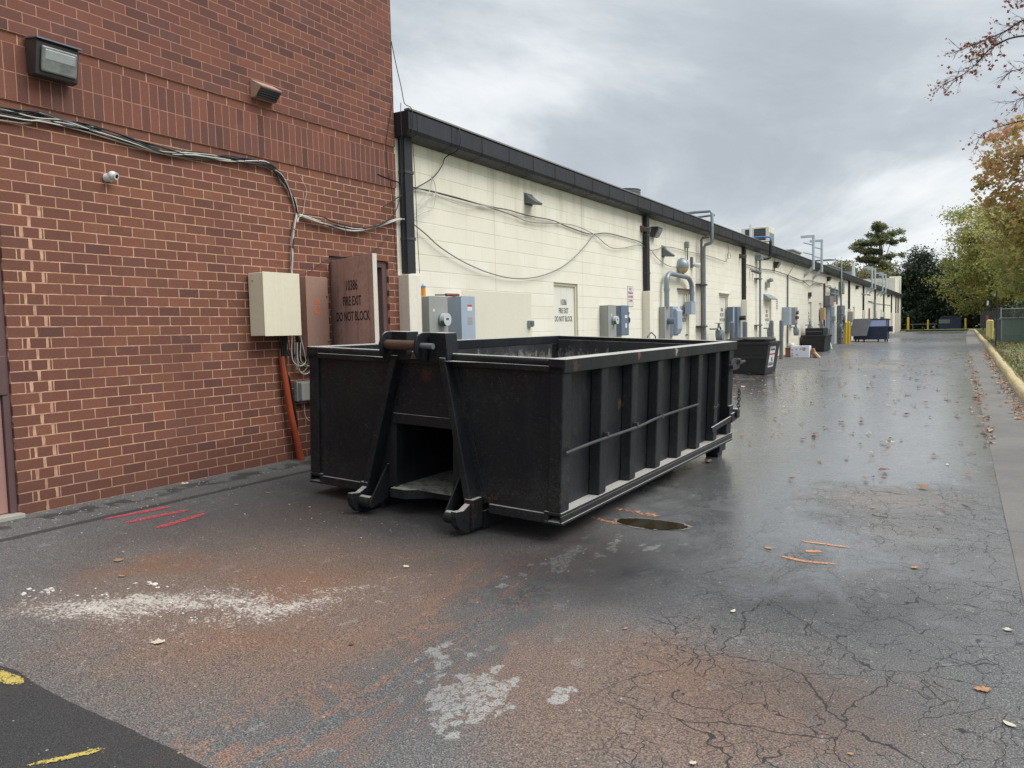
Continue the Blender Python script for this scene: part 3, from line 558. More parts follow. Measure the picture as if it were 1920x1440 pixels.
# ------------------------------------------------------------------ flat marks on the asphalt (thin sheets that follow it)
def mark(name, pts, w0, w1, mat, label, cat, group=None, rag=.16, lift=.004, n=26, seed=0, gaps=0.0):
    rr = random.Random(seed); mb = MB(); P = [Vector((p[0], p[1], 0)) for p in pts]; P = spline(P, max(2, n//max(1, len(P)-1))) if len(P) > 1 else P; m = len(P)
    vs = []
    for i, p in enumerate(P):
        d = (P[min(i+1, m-1)]-P[max(i-1, 0)]).normalized(); nn = Vector((-d.y, d.x, 0)); t = i/(m-1); w = (w0+(w1-w0)*t)*min(1, .25+4*min(t, 1-t))
        for k in (-1, -.33, .33, 1):
            q = p+nn*(k*w/2*(1+rag*(rr.random()-.5)*(2 if abs(k) == 1 else .3)))+d*rr.uniform(-.3, .3)*w*.3; vs.append((q.x, q.y, gz(q.x, q.y)+lift))
    fs = [(i*4+k, i*4+k+1, (i+1)*4+k+1, (i+1)*4+k) for i in range(m-1) for k in range(3) if rr.random() > gaps]
    for k in range(int(m*1.2)):
        if 'spot' in name: break
        p = P[rr.randrange(m)]; x = p.x+rr.gauss(0, w0*.75); y = p.y+rr.gauss(0, w0*.75); s = rr.uniform(.0015, .004); z = gz(x, y)+lift
        mb.add([(x-s, y, z), (x, y-s*.8, z), (x+s, y, z), (x, y+s*1.2, z)], [(0, 1, 2, 3)])
    mb.add(vs, fs, True); return tag(mb.build(name, mat), label, cat, group)
gr = 'red spray paint strokes on the asphalt'
mark('spray_paint_stroke', [(-5.40, 3.18), (-5.36, 3.42), (-5.33, 3.68)], .05, .06, 'spray_red', 'red spray paint stroke nearest the brick wall', 'paint mark', gr, seed=1, n=40)
mark('spray_paint_stroke', [(-5.19, 3.20), (-5.17, 3.45), (-5.14, 3.70)], .055, .06, 'spray_red', 'red spray paint stroke between the two other red strokes', 'paint mark', gr, seed=2, n=40)
mark('spray_paint_stroke', [(-4.91, 3.27), (-4.93, 3.5), (-4.96, 3.72)], .06, .05, 'spray_red', 'red spray paint stroke farthest from the brick wall', 'paint mark', gr, seed=3, n=40)
gr = 'orange spray paint marks on the asphalt'
mark('spray_paint_stroke', [(-.97, 5.47), (-.82, 5.45), (-.64, 5.44)], .045, .02, 'spray_orange', 'orange spray paint stroke, farther of the two on the cracked lane', 'paint mark', gr, seed=4, rag=.2)
mark('spray_paint_stroke', [(-1.03, 5.05), (-.86, 5.0), (-.68, 5.02)], .04, .03, 'spray_orange', 'orange spray paint stroke, nearer of the two on the cracked lane', 'paint mark', gr, seed=5, rag=.2)
mark('spray_paint_spot', [(-.90, 5.22), (-.86, 5.245), (-.81, 5.26)], .06, .05, 'spray_orange', 'small orange paint blotch between two orange strokes', 'paint mark', None, seed=6, n=14, rag=.2)
mark('spray_paint_stroke', [(-2.5, 5.78), (-2.3, 5.74), (-2.08, 5.72)], .05, .07, 'spray_orange', 'worn orange paint stroke along the far side of the drain puddle', 'paint mark', gr, seed=7, gaps=.3, rag=1.2)
mark('spray_paint_stroke', [(-2.55, 5.42), (-2.42, 5.38), (-2.28, 5.34)], .04, .05, 'spray_orange', 'worn orange paint stroke at the left tip of the drain puddle', 'paint mark', gr, seed=8, gaps=.25, rag=1.2)
mark('spray_paint_stroke', [(-5.5, 5.55), (-5.35, 5.62), (-5.2, 5.6)], .05, .05, 'spray_orange', 'orange paint stroke on the ground between the container and brick wall', 'paint mark', gr, seed=9, gaps=.15, rag=1)
gr = 'yellow spray paint strokes on the fresh asphalt patch'
mark('spray_paint_stroke', [(-3.72, 1.58), (-3.58, 1.605), (-3.42, 1.62)], .05, .07, 'spray_yellow', 'thick yellow paint stroke at the left edge of the photo', 'paint mark', gr, seed=10, n=40)
mark('spray_paint_stroke', [(-2.80, 1.33), (-2.73, 1.43), (-2.68, 1.52)], .02, .035, 'spray_yellow', 'thin yellow paint stroke on the dark asphalt patch', 'paint mark', gr, seed=11, n=40, rag=.3)
def ell(name, cx, cy, rx, ry, rot, mat, lift, n=40, seed=0, inner=None, rag=.07):
    rr = random.Random(seed); mb = MB(); o_ = []; i_ = []
    for k in range(n):
        t = 2*math.pi*k/n; c, s_ = math.cos(R(rot)), math.sin(R(rot))
        def P(f): u = rx*f*math.cos(t); v = ry*f*math.sin(t); x = cx+u*c-v*s_; y = cy+u*s_+v*c; return (x, y, gz(x, y)+lift)
        o_.append(P(1+rr.uniform(-rag, rag))); i_.append(P((inner or 0)*(1+rr.uniform(-rag, rag))))
    if inner: mb.add(o_+i_, [(k, (k+1) % n, n+(k+1) % n, n+k) for k in range(n)], True)
    else: mb.add(o_+[(cx, cy, gz(cx, cy)+lift)], [(k, (k+1) % n, n) for k in range(n)], True)
    return mb, mat
dr = thing('storm_drain', 'sunken drain cover holding brown water beside the big black container', 'drain', (-2.05, 5.47, gz(-2.05, 5.47)))
for nm, a in (('worn_rim', (-2.05, 5.46, .295, .148, 5, 'worn_rim', .004, 60, 2, .92, .10)), ('puddle', (-2.05, 5.46, .272, .132, 5, 'puddle', .006, 46, 3, None, .06))):
    mb, mt_ = ell(nm, *a); mb.build(nm, mt_, dr)

# ------------------------------------------------------------------ brick building
def wallx(mb, x, y0, y1, z0, z1, ops=(), depth=.12):
    ysc = sorted({y0, y1}|{c for o in ops for c in o[:2]}); zsc = sorted({z0, z1}|{c for o in ops for c in o[2:]})
    for a, b_ in zip(ysc[:-1], ysc[1:]):
        for c, d in zip(zsc[:-1], zsc[1:]):
            if any(o[0] <= a and b_ <= o[1] and o[2] <= c and d <= o[3] for o in ops): continue
            mb.add([(x, a, c), (x, b_, c), (x, b_, d), (x, a, d)], [(0, 1, 2, 3)])
    for a, b_, c, d in ops:
        e = x-depth
        mb.add([(x, a, c), (x, a, d), (e, a, d), (e, a, c)], [(0, 1, 2, 3)]); mb.add([(x, b_, c), (x, b_, d), (e, b_, d), (e, b_, c)], [(0, 1, 2, 3)])
        mb.add([(x, a, d), (x, b_, d), (e, b_, d), (e, a, d)], [(0, 1, 2, 3)])
bb = thing('brick_building', 'red brown brick building with a band of upright bricks and an open fire exit', 'building', (XB, 3, 0))
S_ = .0813; YE = 7.331
o1 = (1.95, 2.89, -.5, 2.19); o2 = (6.165, 7.155, -.5, 2.125)
w = MB(); wallx(w, XB, -8, YE, -.5, 37*S_, (o1, o2), .16); wallx(w, XB, -8, YE, 42*S_, 43*S_)
w.add([(XB, YE, -.5), (-22, YE, -.5), (-22, YE, 37*S_), (XB, YE, 37*S_)], [(0, 1, 2, 3)])
def rawbuild(mb, name, mat, parent, orient=None):
    o = mb.build(name, mat, parent); return o

# keep brick coordinates in world space: brick parts sit at the world origin
def wbuild(mb, name, mat, parent, bevel=0):
    o = mb.build(name, mat, None, bevel=bevel); o.parent = parent; o.matrix_parent_inverse = Matrix.Translation(parent.location).inverted(); return o
wbuild(w, 'wall', 'brick', bb)
sb = MB(); sb.box(XB-.1, XB+.014, -8, YE+.002, 37*S_, 42*S_); wbuild(sb, 'soldier_band', 'brick_soldier', bb)
ub = MB(); ub.box(-22, XB+.014, -8, YE+.002, 43*S_, 6.4); wbuild(ub, 'upper_wall', 'brick_upper', bb)
bk = MB(); bk.box(-22, XB-.3, -8, YE-.01, -.5, 43*S_); wbuild(bk, 'inner_shell', 'frame_brown', bb)
cp = MB(); cp.box(-22, XB+.05, -8, YE+.04, 6.4, 6.52); wbuild(cp, 'roof_coping', 'gutter_black', bb, .01)
# side door at the left edge of the photo
df = MB(); df.box(XB-.14, XB-.02, 2.838, 2.888, -.02, 2.185); df.box(XB-.14, XB-.02, 1.955, 2.838, 2.11, 2.185); df.build('door_frame', 'frame_brown', bb, bevel=.004)
sdoor = MB(); sdoor.box(XB-.085, XB-.045, 2.0, 2.835, .03, 2.10); sd_ = sdoor.build('side_door', 'door_pink', bb, bevel=.003)
lp = MB(); lp.box(XB-.043, XB-.012, 2.74, 2.872, .893, 1.175); lp.build('latch_guard', 'frame_brown', sd_, bevel=.004)
lh = MB(); lh.box(XB-.018, XB-.006, 2.775, 2.812, .97, 1.12); lh.cyl((XB-.006, 2.79, 1.09), (XB+.04, 2.79, 1.09), .011); lh.tube([(XB+.04, 2.79, 1.09), (XB+.045, 2.76, 1.085), (XB+.045, 2.69, 1.075)], .010, 8, 3); lh.build('handle', 'galv', sd_)
th_ = MB(); th_.box(XB-.15, XB+.06, 1.9, 2.90, -.2, .025); th_.build('threshold', 'concrete', bb, bevel=.006)
# fire exit: frame, white inner jamb, leaf swung out
ff = MB(); ff.box(XB-.15, XB-.03, 7.07, 7.153, -.2, 2.12); ff.box(XB-.15, XB-.03, 6.167, 6.24, -.2, 2.12); ff.box(XB-.15, XB-.03, 6.24, 7.07, 2.05, 2.12); ff.build('door_frame', 'frame_brown', bb, bevel=.004)
ij = MB(); ij.box(XB-.30, XB-.155, 6.93, 7.06, -.05, 2.04); ij.build('inner_jamb', 'white_edge', bb, bevel=.004)
hinge = Vector((XB-.02, 6.20, 0)); ang = R(109); dd = Vector((math.sin(ang), math.cos(ang), 0)); nn = Vector((math.cos(ang), -math.sin(ang), 0))   # nn: face that looks at the street side
if nn.y > 0: nn = -nn
def leafbox(mb, a0, a1, t0, t1, z0, z1):
    v = []
    for z in (z0, z1):
        for t in (t0, t1):
            for a_ in (a0, a1): v.append(hinge+dd*a_+nn*t+Vector((0, 0, z)))
    return mb.hull8(v)
lf = leafbox(MB(), 0, .905, -.045, 0, .03, 2.07); fe = lf.build('fire_exit_door', 'door_brown', bb, bevel=.003); part_label(fe, 'brown fire exit door standing open')
leafbox(MB(), .906, .912, -.046, .001, .03, 2.072).build('door_edge', 'white_edge', fe)
for t_, z_, s_ in (('10386', 1.775, .15), ('FIRE EXIT', 1.615, .135), ('DO NOT BLOCK', 1.455, .135)):
    text('lettering', t_, s_, 'text_dark', fe, hinge+dd*.46+nn*.0015+Vector((0, 0, z_)), dd, (0, 0, 1), .70, .0018)
# ------------------------------------------------------------------ cream block building
cb_ = thing('cream_block_building', 'long cream painted concrete block building with black gutter and white back doors', 'building', (XC, 30, 0))
YW = 86.0; DOORS = [(11.41, 12.325, 2.06), (17.76, 18.62, 2.12), (21.30, 22.16, 2.12), (26.86, 27.80, 2.11), (34.98, 35.79, 2.2), (37.68, 38.46, 2.21), (49.6, 50.5, 2.2), (57.9, 58.8, 2.2), (66.2, 67.1, 2.2)]
cw = MB(); wallx(cw, XC, 7.30, YW, -.5, 3.66, [(a, b_, -.5, t) for a, b_, t in DOORS], .10); cw.add([(XC, YW, -.5), (-26, YW, -.5), (-26, YW, 3.9), (XC, YW, 3.9)], [(0, 1, 2, 3)])
wbuild(cw, 'wall', 'block', cb_)
rf = MB(); rf.box(-26, XC+.06, 7.36, YW, 3.66, 3.80); wbuild(rf, 'roof', 'roof_grey', cb_)
eb = MB(); eb.box(-26, XC-.06, 80.3, YW+.02, 3.8, 5.35); eb.box(-6.9, XC+.05, 85.1, YW+.12, 3.8, 5.72); wbuild(eb, 'parapet_block', 'block', cb_)
cpn = MB(); cpn.box(XC-.3, XC+.05, 85.55, YW+.12, -.3, 3.55); wbuild(cpn, 'corner_pier', 'block', cb_)
# gutter: closed box section with sloped lower face, in sections with raised seams
gp = [(XC+.012, 3.61), (XC+.06, 3.61), (-5.76, 3.645), (-5.735, 3.685), (-5.735, 3.885), (-5.75, 3.90), (XC+.012, 3.90)]
gt = MB(); gt.prism(gp, 'y', 7.345, YW-.1); gto = gt.build('gutter', 'gutter_black', cb_)
for y in np.arange(7.52, 85, .715):
    sm = MB(); sc_ = [(XC+.012, 3.606), (XC+.062, 3.606), (-5.756, 3.642), (-5.731, 3.684), (-5.731, 3.887), (-5.749, 3.903), (XC+.012, 3.903)]
    sm.prism(sc_, 'y', y-.008, y+.008); 
    if y < 60: sm.build('seam', 'gutter_black', gto)
rim = MB(); rim.box(-5.80, -5.724, 7.35, YW-.1, 3.906, 3.925); rim.build('drip_edge', 'roof_grey', gto)
# doors
for i, (a, b_, t) in enumerate(DOORS):
    base = gz(XC, (a+b_)/2)
    d_ = MB(); d_.box(XC-.095, XC-.055, a+.045, b_-.045, base+.02, t-.05); do = d_.build('back_door', 'cream_door', cb_, bevel=.003)
    f_ = MB(); f_.box(XC-.098, XC-.03, a+.001, a+.044, base-.1, t-.001); f_.box(XC-.098, XC-.03, b_-.044, b_-.001, base-.1, t-.001); f_.box(XC-.098, XC-.03, a+.044, b_-.044, t-.049, t-.001); f_.build('door_frame', 'cream_trim', cb_, bevel=.003)
    cm_ = (a+b_)/2
    if i < 6:
        z0 = (1.73, 1.71, 1.71, 1.71, 1.72, 1.72)[i]
        for t_, dz, s_ in (('10386', 0, .14), ('FIRE EXIT', -.145, .13), ('DO NOT BLOCK', -.285, .13)):
            text('lettering', t_, s_, 'text_grey', do, (XC-.0535, cm_, z0+dz), (0, 1, 0), (0, 0, 1), .68, .002)
    k_ = MB(); k_.cyl((XC-.055, b_-.12, 1.0+base), (XC-.0, b_-.12, 1.0+base), .022); k_.build('door_knob', 'galv_dark', do)
for a, b_, z_, m_ in ((17.70, 18.75, 2.15, 'frame_brown'), (21.25, 22.30, 2.16, 'white_edge')):
    k_ = MB(); k_.box(XC, XC+.06, a, b_, z_, z_+.025); k_.build('drip_cap', m_, cb_)
# small metal awning over one door
aw = MB(); aw.prism([(XC+.002, 2.30), (XC+.22, 2.14), (XC+.22, 2.11), (XC+.002, 2.13)], 'y', 26.6, 27.75); part_label(aw.build('awning', 'galv', cb_), 'small sloped metal awning over a back door')
# repaired wall patch
pt = MB(); pt.box(XC, XC+.003, 8.70, 10.63, 1.0, 1.84); wbuild(pt, 'repaint_patch', 'patch_cream', cb_); 
# downspouts and their boots
ds = MB(); ds.box(0, .10, 0, .155, 2.0, 3.63); dso = ds.build('downspout', 'gutter_black', cb_, world=False, bevel=.006)
dso.location = (XC+.002-cb_.location.x, 7.42-cb_.location.y, 0)
st_ = MB()
for z in (2.4, 3.2): st_.box(.0, .107, -.008, .163, z, z+.035)
so_ = st_.build('strap', 'dark_metal', dso, world=False)
bt = MB(); bt.box(0, .17, 0, .24, -.3, 1.975); bto = bt.build('downspout_boot', 'boot_white', cb_, world=False, bevel=.008)
bto.location = (XC+.002-cb_.location.x, 7.335-cb_.location.y, 0)
for y, zb_ in ((15.50, 2.05), (23.72, 2.05), (47.5, 1.95), (54.4, 2.0), (61.5, 1.95), (68.1, 2.05), (75.2, 2.0), (79.9, 2.0), (82.4, 2.0)):
    c = dso.copy(); COL.objects.link(c); c.parent = cb_; c.location = (dso.location.x, y-30, 0)
    c2 = so_.copy(); COL.objects.link(c2); c2.parent = c
    d2 = bto.copy(); COL.objects.link(d2); d2.parent = cb_; d2.location = (bto.location.x, y-30-.06, .06)
# ------------------------------------------------------------------ things on the brick wall
def wallbox(name, label, cat, mat, x0, x1, y0, y1, z0, z1, group=None, bevel=.006, parts=()):
    t = thing(name, label, cat, (x0, (y0+y1)/2, z0), group)
    b_ = MB(); b_.box(x0, x1, y0, y1, z0, z1); bo = b_.build('cabinet', mat, t, bevel=bevel); return t, bo
# big wall pack lamp
t = thing('wall_lamp', 'large black wedge shaped flood lamp high on the left of the brick wall', 'lamp', (XB, 3.33, 3.3), 'wedge wall pack lamps')
x = XB+.014; b_ = MB(); b_.prism([(x, 3.235), (x, 3.475), (x+.145, 3.455), (x+.155, 3.43), (x+.115, 3.205), (x+.05, 3.20)], 'y', 3.135, 3.445); b_.build('housing', 'lamp_bronze', t, bevel=.008)
pf = Vector((x+.156, 0, 3.425)); pb_ = Vector((x+.118, 0, 3.212)); on = Vector((.98, 0, -.17)).normalized()*.012
def slab(y0, y1, a, b_, th):
    A_ = pb_.lerp(pf, a); B2 = pb_.lerp(pf, b_); m = MB(); v = []
    for o_ in (0, th):
        for q in (A_, B2):
            for y in (y0, y1): v.append((q.x+on.x/.012*o_, y, q.z+on.z/.012*o_))
    return m.hull8(v)
slab(3.165, 3.425, .10, .93, .022).build('lens', 'lamp_glass', t, bevel=.012)
slab(3.185, 3.41, .48, .84, .025).build('reflector', 'lens', t, bevel=.008)
fr_ = MB(); fr_.hull8([(x, 3.13, 3.476), (x+.175, 3.13, 3.448), (x, 3.455, 3.476), (x+.175, 3.455, 3.448), (x, 3.13, 3.486), (x+.175, 3.13, 3.458), (x, 3.455, 3.486), (x+.175, 3.455, 3.458)]); fr_.build('visor', 'grey_bollard', t)
# hooded vent lamp
t = thing('hooded_wall_light', 'small brown hooded light with slotted front on the upper brick wall', 'lamp', (XB, 5.38, 3.5))
b_ = MB(); b_.prism([(x, 3.555), (x, 3.715), (x+.02, 3.72), (x+.145, 3.65), (x+.140, 3.64), (x+.06, 3.555)], 'y', 5.19, 5.455); b_.build('hood', 'tan_hood', t, bevel=.003)
b_ = MB()
b_.hull8([(x+.062, 5.20, 3.552), (x+.062, 5.20, 3.550), (x+.062, 5.445, 3.552), (x+.062, 5.445, 3.550), (x+.142, 5.20, 3.638), (x+.146, 5.20, 3.634), (x+.142, 5.445, 3.638), (x+.146, 5.445, 3.634)])
for k in range(5): q_ = (k+.5)/5; b_.box(x+.066+.078*q_, x+.074+.078*q_, 5.205, 5.44, 3.546+.088*q_, 3.551+.088*q_)
b_.build('grille', 'dark_metal', t)
# security camera
t = thing('security_camera', 'small white round security camera on the left of the brick wall', 'camera', (XB, 3.74, 2.55))
b_ = MB(); b_.cyl((XB, 3.70, 2.565), (XB+.05, 3.715, 2.565), .032, 16); b_.build('mount', 'white_plastic', t)
b_ = MB(); b_.ball((XB+.060, 3.720, 2.58), .036, 16, 12); b_.cyl((XB+.062, 3.722, 2.58), (XB+.092, 3.735, 2.572), .029, 16); b_.build('housing', 'white_plastic', t)
b_ = MB(); b_.cyl((XB+.0925, 3.7352, 2.572), (XB+.095, 3.7362, 2.571), .016, 14); b_.build('lens', 'cable_black', t)
# beige telecom cabinet
t, bo = wallbox('utility_cabinet', 'cream beige metal cabinet on the brick wall above the orange pipe', 'cabinet', 'beige', XB+.02, XB+.225, 5.05, 5.50, 1.275, 1.877)
b_ = MB(); b_.box(XB+.2255, XB+.2305, 5.044, 5.506, 1.272, 1.881); b_.build('door', 'beige', t, bevel=.003)
b_ = MB(); b_.box(XB, XB+.02, 5.09, 5.46, 1.33, 1.82); b_.cyl((XB+.08, 5.0505, 1.80), (XB+.08, 5.045, 1.80), .006); b_.build('bracket', 'dark_metal', t)
# brown panel with stencilled numbers
t, bo = wallbox('electrical_panel', 'brown painted electrical panel with orange numbers beside the open fire exit', 'panel', 'brown_panel', XB, XB+.15, 5.665, 5.965, 1.055, 1.872)
b_ = MB(); b_.box(XB+.1505, XB+.156, 5.66, 5.97, 1.058, 1.868); dr_ = b_.build('door', 'brown_panel', t, bevel=.002)
for t_, z_ in (('306', 1.61), ('C4', 1.555), ('3631', 1.50)): text('lettering', t_, .058, 'text_orange', dr_, (XB+.1575, 5.815, z_), (0, 1, 0), (0, 0, 1), .9, .001)
b_ = MB(); b_.cyl((XB+.156, 5.95, 1.67), (XB+.163, 5.95, 1.67), .007); b_.cyl((XB+.156, 5.95, 1.20), (XB+.163, 5.95, 1.20), .007); b_.build('lock', 'dark_metal', t)
# grey junction box low on the wall
t = thing('junction_box', 'small pale grey junction box low on the brick wall by the container', 'box', (XB, 5.73, .58))
b_ = MB(); b_.box(XB, XB+.05, 5.585, 5.80, .595, .80); b_.build('back_plate', 'grey_box', t, bevel=.006)
b_ = MB(); b_.box(XB+.05, XB+.105, 5.60, 5.80, .60, .79); b_.build('cover', 'grey_box', t, bevel=.01)
b_ = MB(); b_.box(XB+.01, XB+.06, 5.63, 5.70, .57, .594); b_.cyl((XB+.03, 5.66, .575), (XB+.03, 5.665, .53), .006); b_.build('cable_gland', 'galv', t)
b_ = MB(); b_.box(XB+.1055, XB+.107, 5.72, 5.76, .615, .630); b_.build('sticker', 'cable_white', t)
# orange conduit pipes
t = thing('conduit_pipe', 'thick orange plastic conduit leaning from the ground up the brick wall', 'pipe', (XB+.1, 5.6, -.03))
MB().tube([(XB+.045, 5.405, 1.065), (XB+.06, 5.42, .85), (XB+.075, 5.46, .5), (XB+.085, 5.52, .2), (XB+.09, 5.575, -.05)], .031, 14, 4).build('pipe', 'orange_pipe', t)
t = thing('conduit_pipe', 'short thin orange conduit behind the thick orange one', 'pipe', (XB+.05, 5.6, -.03))
MB().tube([(XB+.03, 5.54, .31), (XB+.035, 5.585, -.05)], .020, 12).build('pipe', 'orange_pipe', t)
# cables
def P(x, yz): return [(x, a, c) for a, c in yz]
t = thing('cable_bundle', 'sagging bundle of black and white cables strung across the brick wall', 'cables', (XB+.04, 4.2, 2.9))
main = [(1.2, 2.93), (2.0, 2.95), (2.942, 2.917), (3.161, 2.944), (3.353, 2.932), (3.558, 2.927), (3.864, 2.898), (4.199, 2.874), (4.514, 2.891), (4.856, 2.919), (5.165, 2.948), (5.36, 2.936), (5.491, 2.864), (5.59, 2.763), (5.674, 2.625), (5.705, 2.521)]
rr = random.Random(3)
def strands(base, n, spread, mats, r, parent, x0, seed, it=4, tail=None):
    rs = random.Random(seed)
    for k in range(n):
        ph = rs.uniform(0, 6.28); ph2 = rs.uniform(0, 6.28); f = rs.uniform(.8, 1.8); q = []
        for i, (y, z) in enumerate(base):
            e_ = 1 if 0 < i < len(base)-1 else .4
            q.append((x0+.012*math.sin(ph2+i*1.3)+.012, y, z+e_*spread*math.sin(ph+i*f)+spread*.3*math.sin(ph2+i*2.3)))
        m_ = mats[k % len(mats)]; MB().tube(q, r*rs.uniform(.8, 1.25), 6, it).build('white_cable' if 'white' in m_ else 'black_cable', m_, parent)
strands(main, 9, .024, ['cable_black', 'cable_black', 'cable_white', 'cable_black', 'cable_black'], .0058, t, XB+.018, 5)
strands([(1.2, 2.86), (2.9, 2.86), (3.2, 2.90), (3.5, 2.905), (3.9, 2.875), (4.2, 2.85), (4.5, 2.872), (4.9, 2.905)], 3, .014, ['cable_white', 'cable_black'], .0055, t, XB+.02, 8)
t = thing('cable_bundle', 'cables dropping from the wire junction into the beige cabinet', 'cables', (XB+.04, 5.65, 1.9))
strands([(5.705, 2.521), (5.655, 2.38), (5.625, 2.25), (5.608, 2.10), (5.600, 1.98), (5.598, 1.90), (5.60, 1.70)], 5, .012, ['cable_white', 'cable_white', 'cable_black'], .0085, t, XB+.02, 11)
t = thing('cable_bundle', 'sagging black and white cables from the junction to the building corner', 'cables', (XB+.04, 6.6, 2.45))
strands([(5.68, 2.42), (5.72, 2.49), (5.82, 2.49), (6.055, 2.455), (6.377, 2.43), (6.635, 2.445), (7.005, 2.545), (7.351, 2.64), (7.66, 2.655)], 5, .012, ['cable_white', 'cable_black', 'cable_white', 'cable_black'], .0085, t, XB+.03, 13)
strands([(5.75, 2.51), (6.0, 2.50), (6.215, 2.475), (6.726, 2.48), (7.104, 2.60), (7.27, 2.77), (7.345, 3.094), (7.36, 3.6), (7.365, 3.8)], 2, .012, ['cable_black'], .006, t, XB+.06, 15)
zt = MB()
for y, z in ((5.704, 2.47), (6.05, 2.455), (6.38, 2.432), (6.7, 2.455), (5.64, 2.33), (5.612, 2.15)): zt.tube([(XB+.012, y-.018, z+.014), (XB+.052, y, z+.02), (XB+.06, y+.004, z-.012), (XB+.02, y+.01, z-.022)], .003, 5, 3)
zt.build('zip_tie', 'cable_black', t)
t = thing('cable_bundle', 'black cables running down from under the beige cabinet into the orange conduit', 'cables', (XB+.05, 5.45, .8))
for k in range(3): MB().tube(P(XB+.05+k*.012, [(5.40+k*.02, 1.29), (5.41+k*.015, 1.1), (5.42, .95), (5.46+k*.006, .80), (5.50, .62), (5.53, .45), (5.545, .30)]), .011, 8, 4).build('black_cable', 'cable_black', t)
t = thing('cable_coil', 'white cables hanging in loops under the brown panel', 'cables', (XB+.06, 5.7, 1.0))
rs = random.Random(4)
for k in range(6):
    a_ = 5.60+rs.uniform(-.02, .02); b2 = 5.80+rs.uniform(-.06, .07); zl = rs.uniform(.84, .98); MB().tube(P(XB+.035+k*.012, [(a_, 1.2), (a_-.012, 1.05), (a_+.015, zl+.04), ((a_+b2)/2, zl), (b2-.02, zl+.03), (b2+.01, 1.0), (b2-.005, 1.12)]), .0042, 6, 5).build('white_cable', 'cable_white', t)
MB().tube(P(XB+.10, [(5.50, 1.27), (5.485, 1.10), (5.51, 1.0), (5.60, .96), (5.67, 1.0), (5.66, 1.08), (5.61, 1.28)]), .0055, 6, 5).build('white_cable', 'cable_white', t)
for k in range(4): MB().tube(P(XB+.05+k*.01, [(5.44+k*.03, 1.28), (5.47+k*.02, 1.12), (5.54, 1.04+k*.01), (5.60+k*.01, 1.14), (5.59, 1.28)]), .005, 6, 5).build('black_cable', 'cable_black', t)
t = thing('loose_cable', 'thin white cable drooping below the small grey junction box', 'cable', (XB+.03, 5.75, .4)); MB().tube(P(XB+.03, [(5.695, .57), (5.69, .50), (5.71, .42), (5.77, .37), (5.86, .34), (6.0, .33)]), .004, 6, 5).build('cable', 'cable_white', t)
t = thing('loose_cable', 'thin dark wire looping over the brown panel towards the fire exit', 'cable', (XB+.03, 5.9, 2)); MB().tube(P(XB+.02, [(5.69, 1.885), (5.85, 1.93), (6.0, 2.02), (6.15, 2.08), (6.5, 2.14), (6.85, 2.21), (7.15, 2.42)]), .003, 5, 5).build('cable', 'cable_black', t)
t = thing('loose_cable', 'pale wire hanging from the main cable bundle above the wire junction', 'cable', (XB+.03, 5.8, 2.7)); MB().tube(P(XB+.02, [(5.78, 2.90), (5.86, 2.78), (5.83, 2.66), (5.79, 2.52), (5.72, 2.47)]), .0028, 5, 5).build('cable', 'cable_white', t)
t = thing('vertical_wires', 'black wires hanging down the brick corner from the roof', 'cables', (XB+.1, 7.3, 2))
for q in ([(7.215, 3.95), (7.207, 3.772), (7.212, 3.342), (7.18, 2.6), (7.17, 1.98)], [(7.37, 3.85), (7.40, 3.75), (7.44, 3.1), (7.45, 2.5), (7.47, 1.99)]): MB().tube(P(XB+.22, q), .0038, 6, 5).build('wire', 'cable_black', t)
for q in ([(7.31, 4.08), (7.24, 3.8), (7.155, 3.5), (7.17, 3.2), (7.24, 2.9), (7.25, 2.5), (7.27, 2.0)],): MB().tube(P(XB+.03, q), .004, 6, 5).build('wire', 'cable_black', t)
t = thing('loose_wire', 'loose cable hanging beside the top of the brick corner against the sky', 'cable', (XB+.1, 7.34, 4.2)); MB().tube([(XB+.02, 7.325, 4.72), (XB+.06, 7.35, 4.45), (XB+.10, 7.38, 4.2), (XB+.13, 7.40, 4.0), (XB+.235, 7.40, 3.92), (XB+.24, 7.40, 3.7)], .005, 6, 4).build('wire', 'cable_black', t)
# cables on the cream wall
XL = XC+.03
t = thing('cable_run', 'long black cable strung along the cream wall below the gutter', 'cable', (XL, 11, 3))
MB().tube(P(XL, [(7.0, 3.12), (7.57, 3.07), (8.077, 3.068), (8.649, 3.059), (9.361, 3.049), (9.943, 3.066), (10.579, 3.051), (11.333, 3.069), (11.824, 3.029), (12.783, 2.981), (13.591, 3.072), (14.637, 3.067), (15.294, 3.048), (15.906, 2.924)]), .0085, 6, 4).build('cable', 'cable_black', t)
t = thing('cable_run', 'grey cable wavering beside the long black cable on the cream wall', 'cable', (XL, 11, 3))
MB().tube(P(XL+.012, [(7.583, 3.035), (7.856, 3.071), (8.24, 3.072), (8.757, 3.064), (9.361, 3.038), (10.028, 2.999), (10.481, 2.959), (11.019, 2.986), (12.055, 3.066), (12.977, 2.986), (13.583, 2.831), (14.165, 2.826), (15.207, 2.979), (15.906, 2.924)]), .007, 6, 4).build('cable', 'cable_grey', t)
t = thing('cable_run', 'pale cable sagging just under the long black cable', 'cable', (XL, 9.5, 3))
MB().tube(P(XL+.02, [(8.107, 3.035), (8.472, 2.99), (8.825, 2.975), (9.361, 3.042), (10.389, 2.99), (11.28, 3.046)]), .006, 6, 4).build('cable', 'cable_white', t)
t = thing('sagging_cable', 'cable drooping in a deep curve across the cream wall above the fire exit door', 'cable', (XL, 10, 2.1))
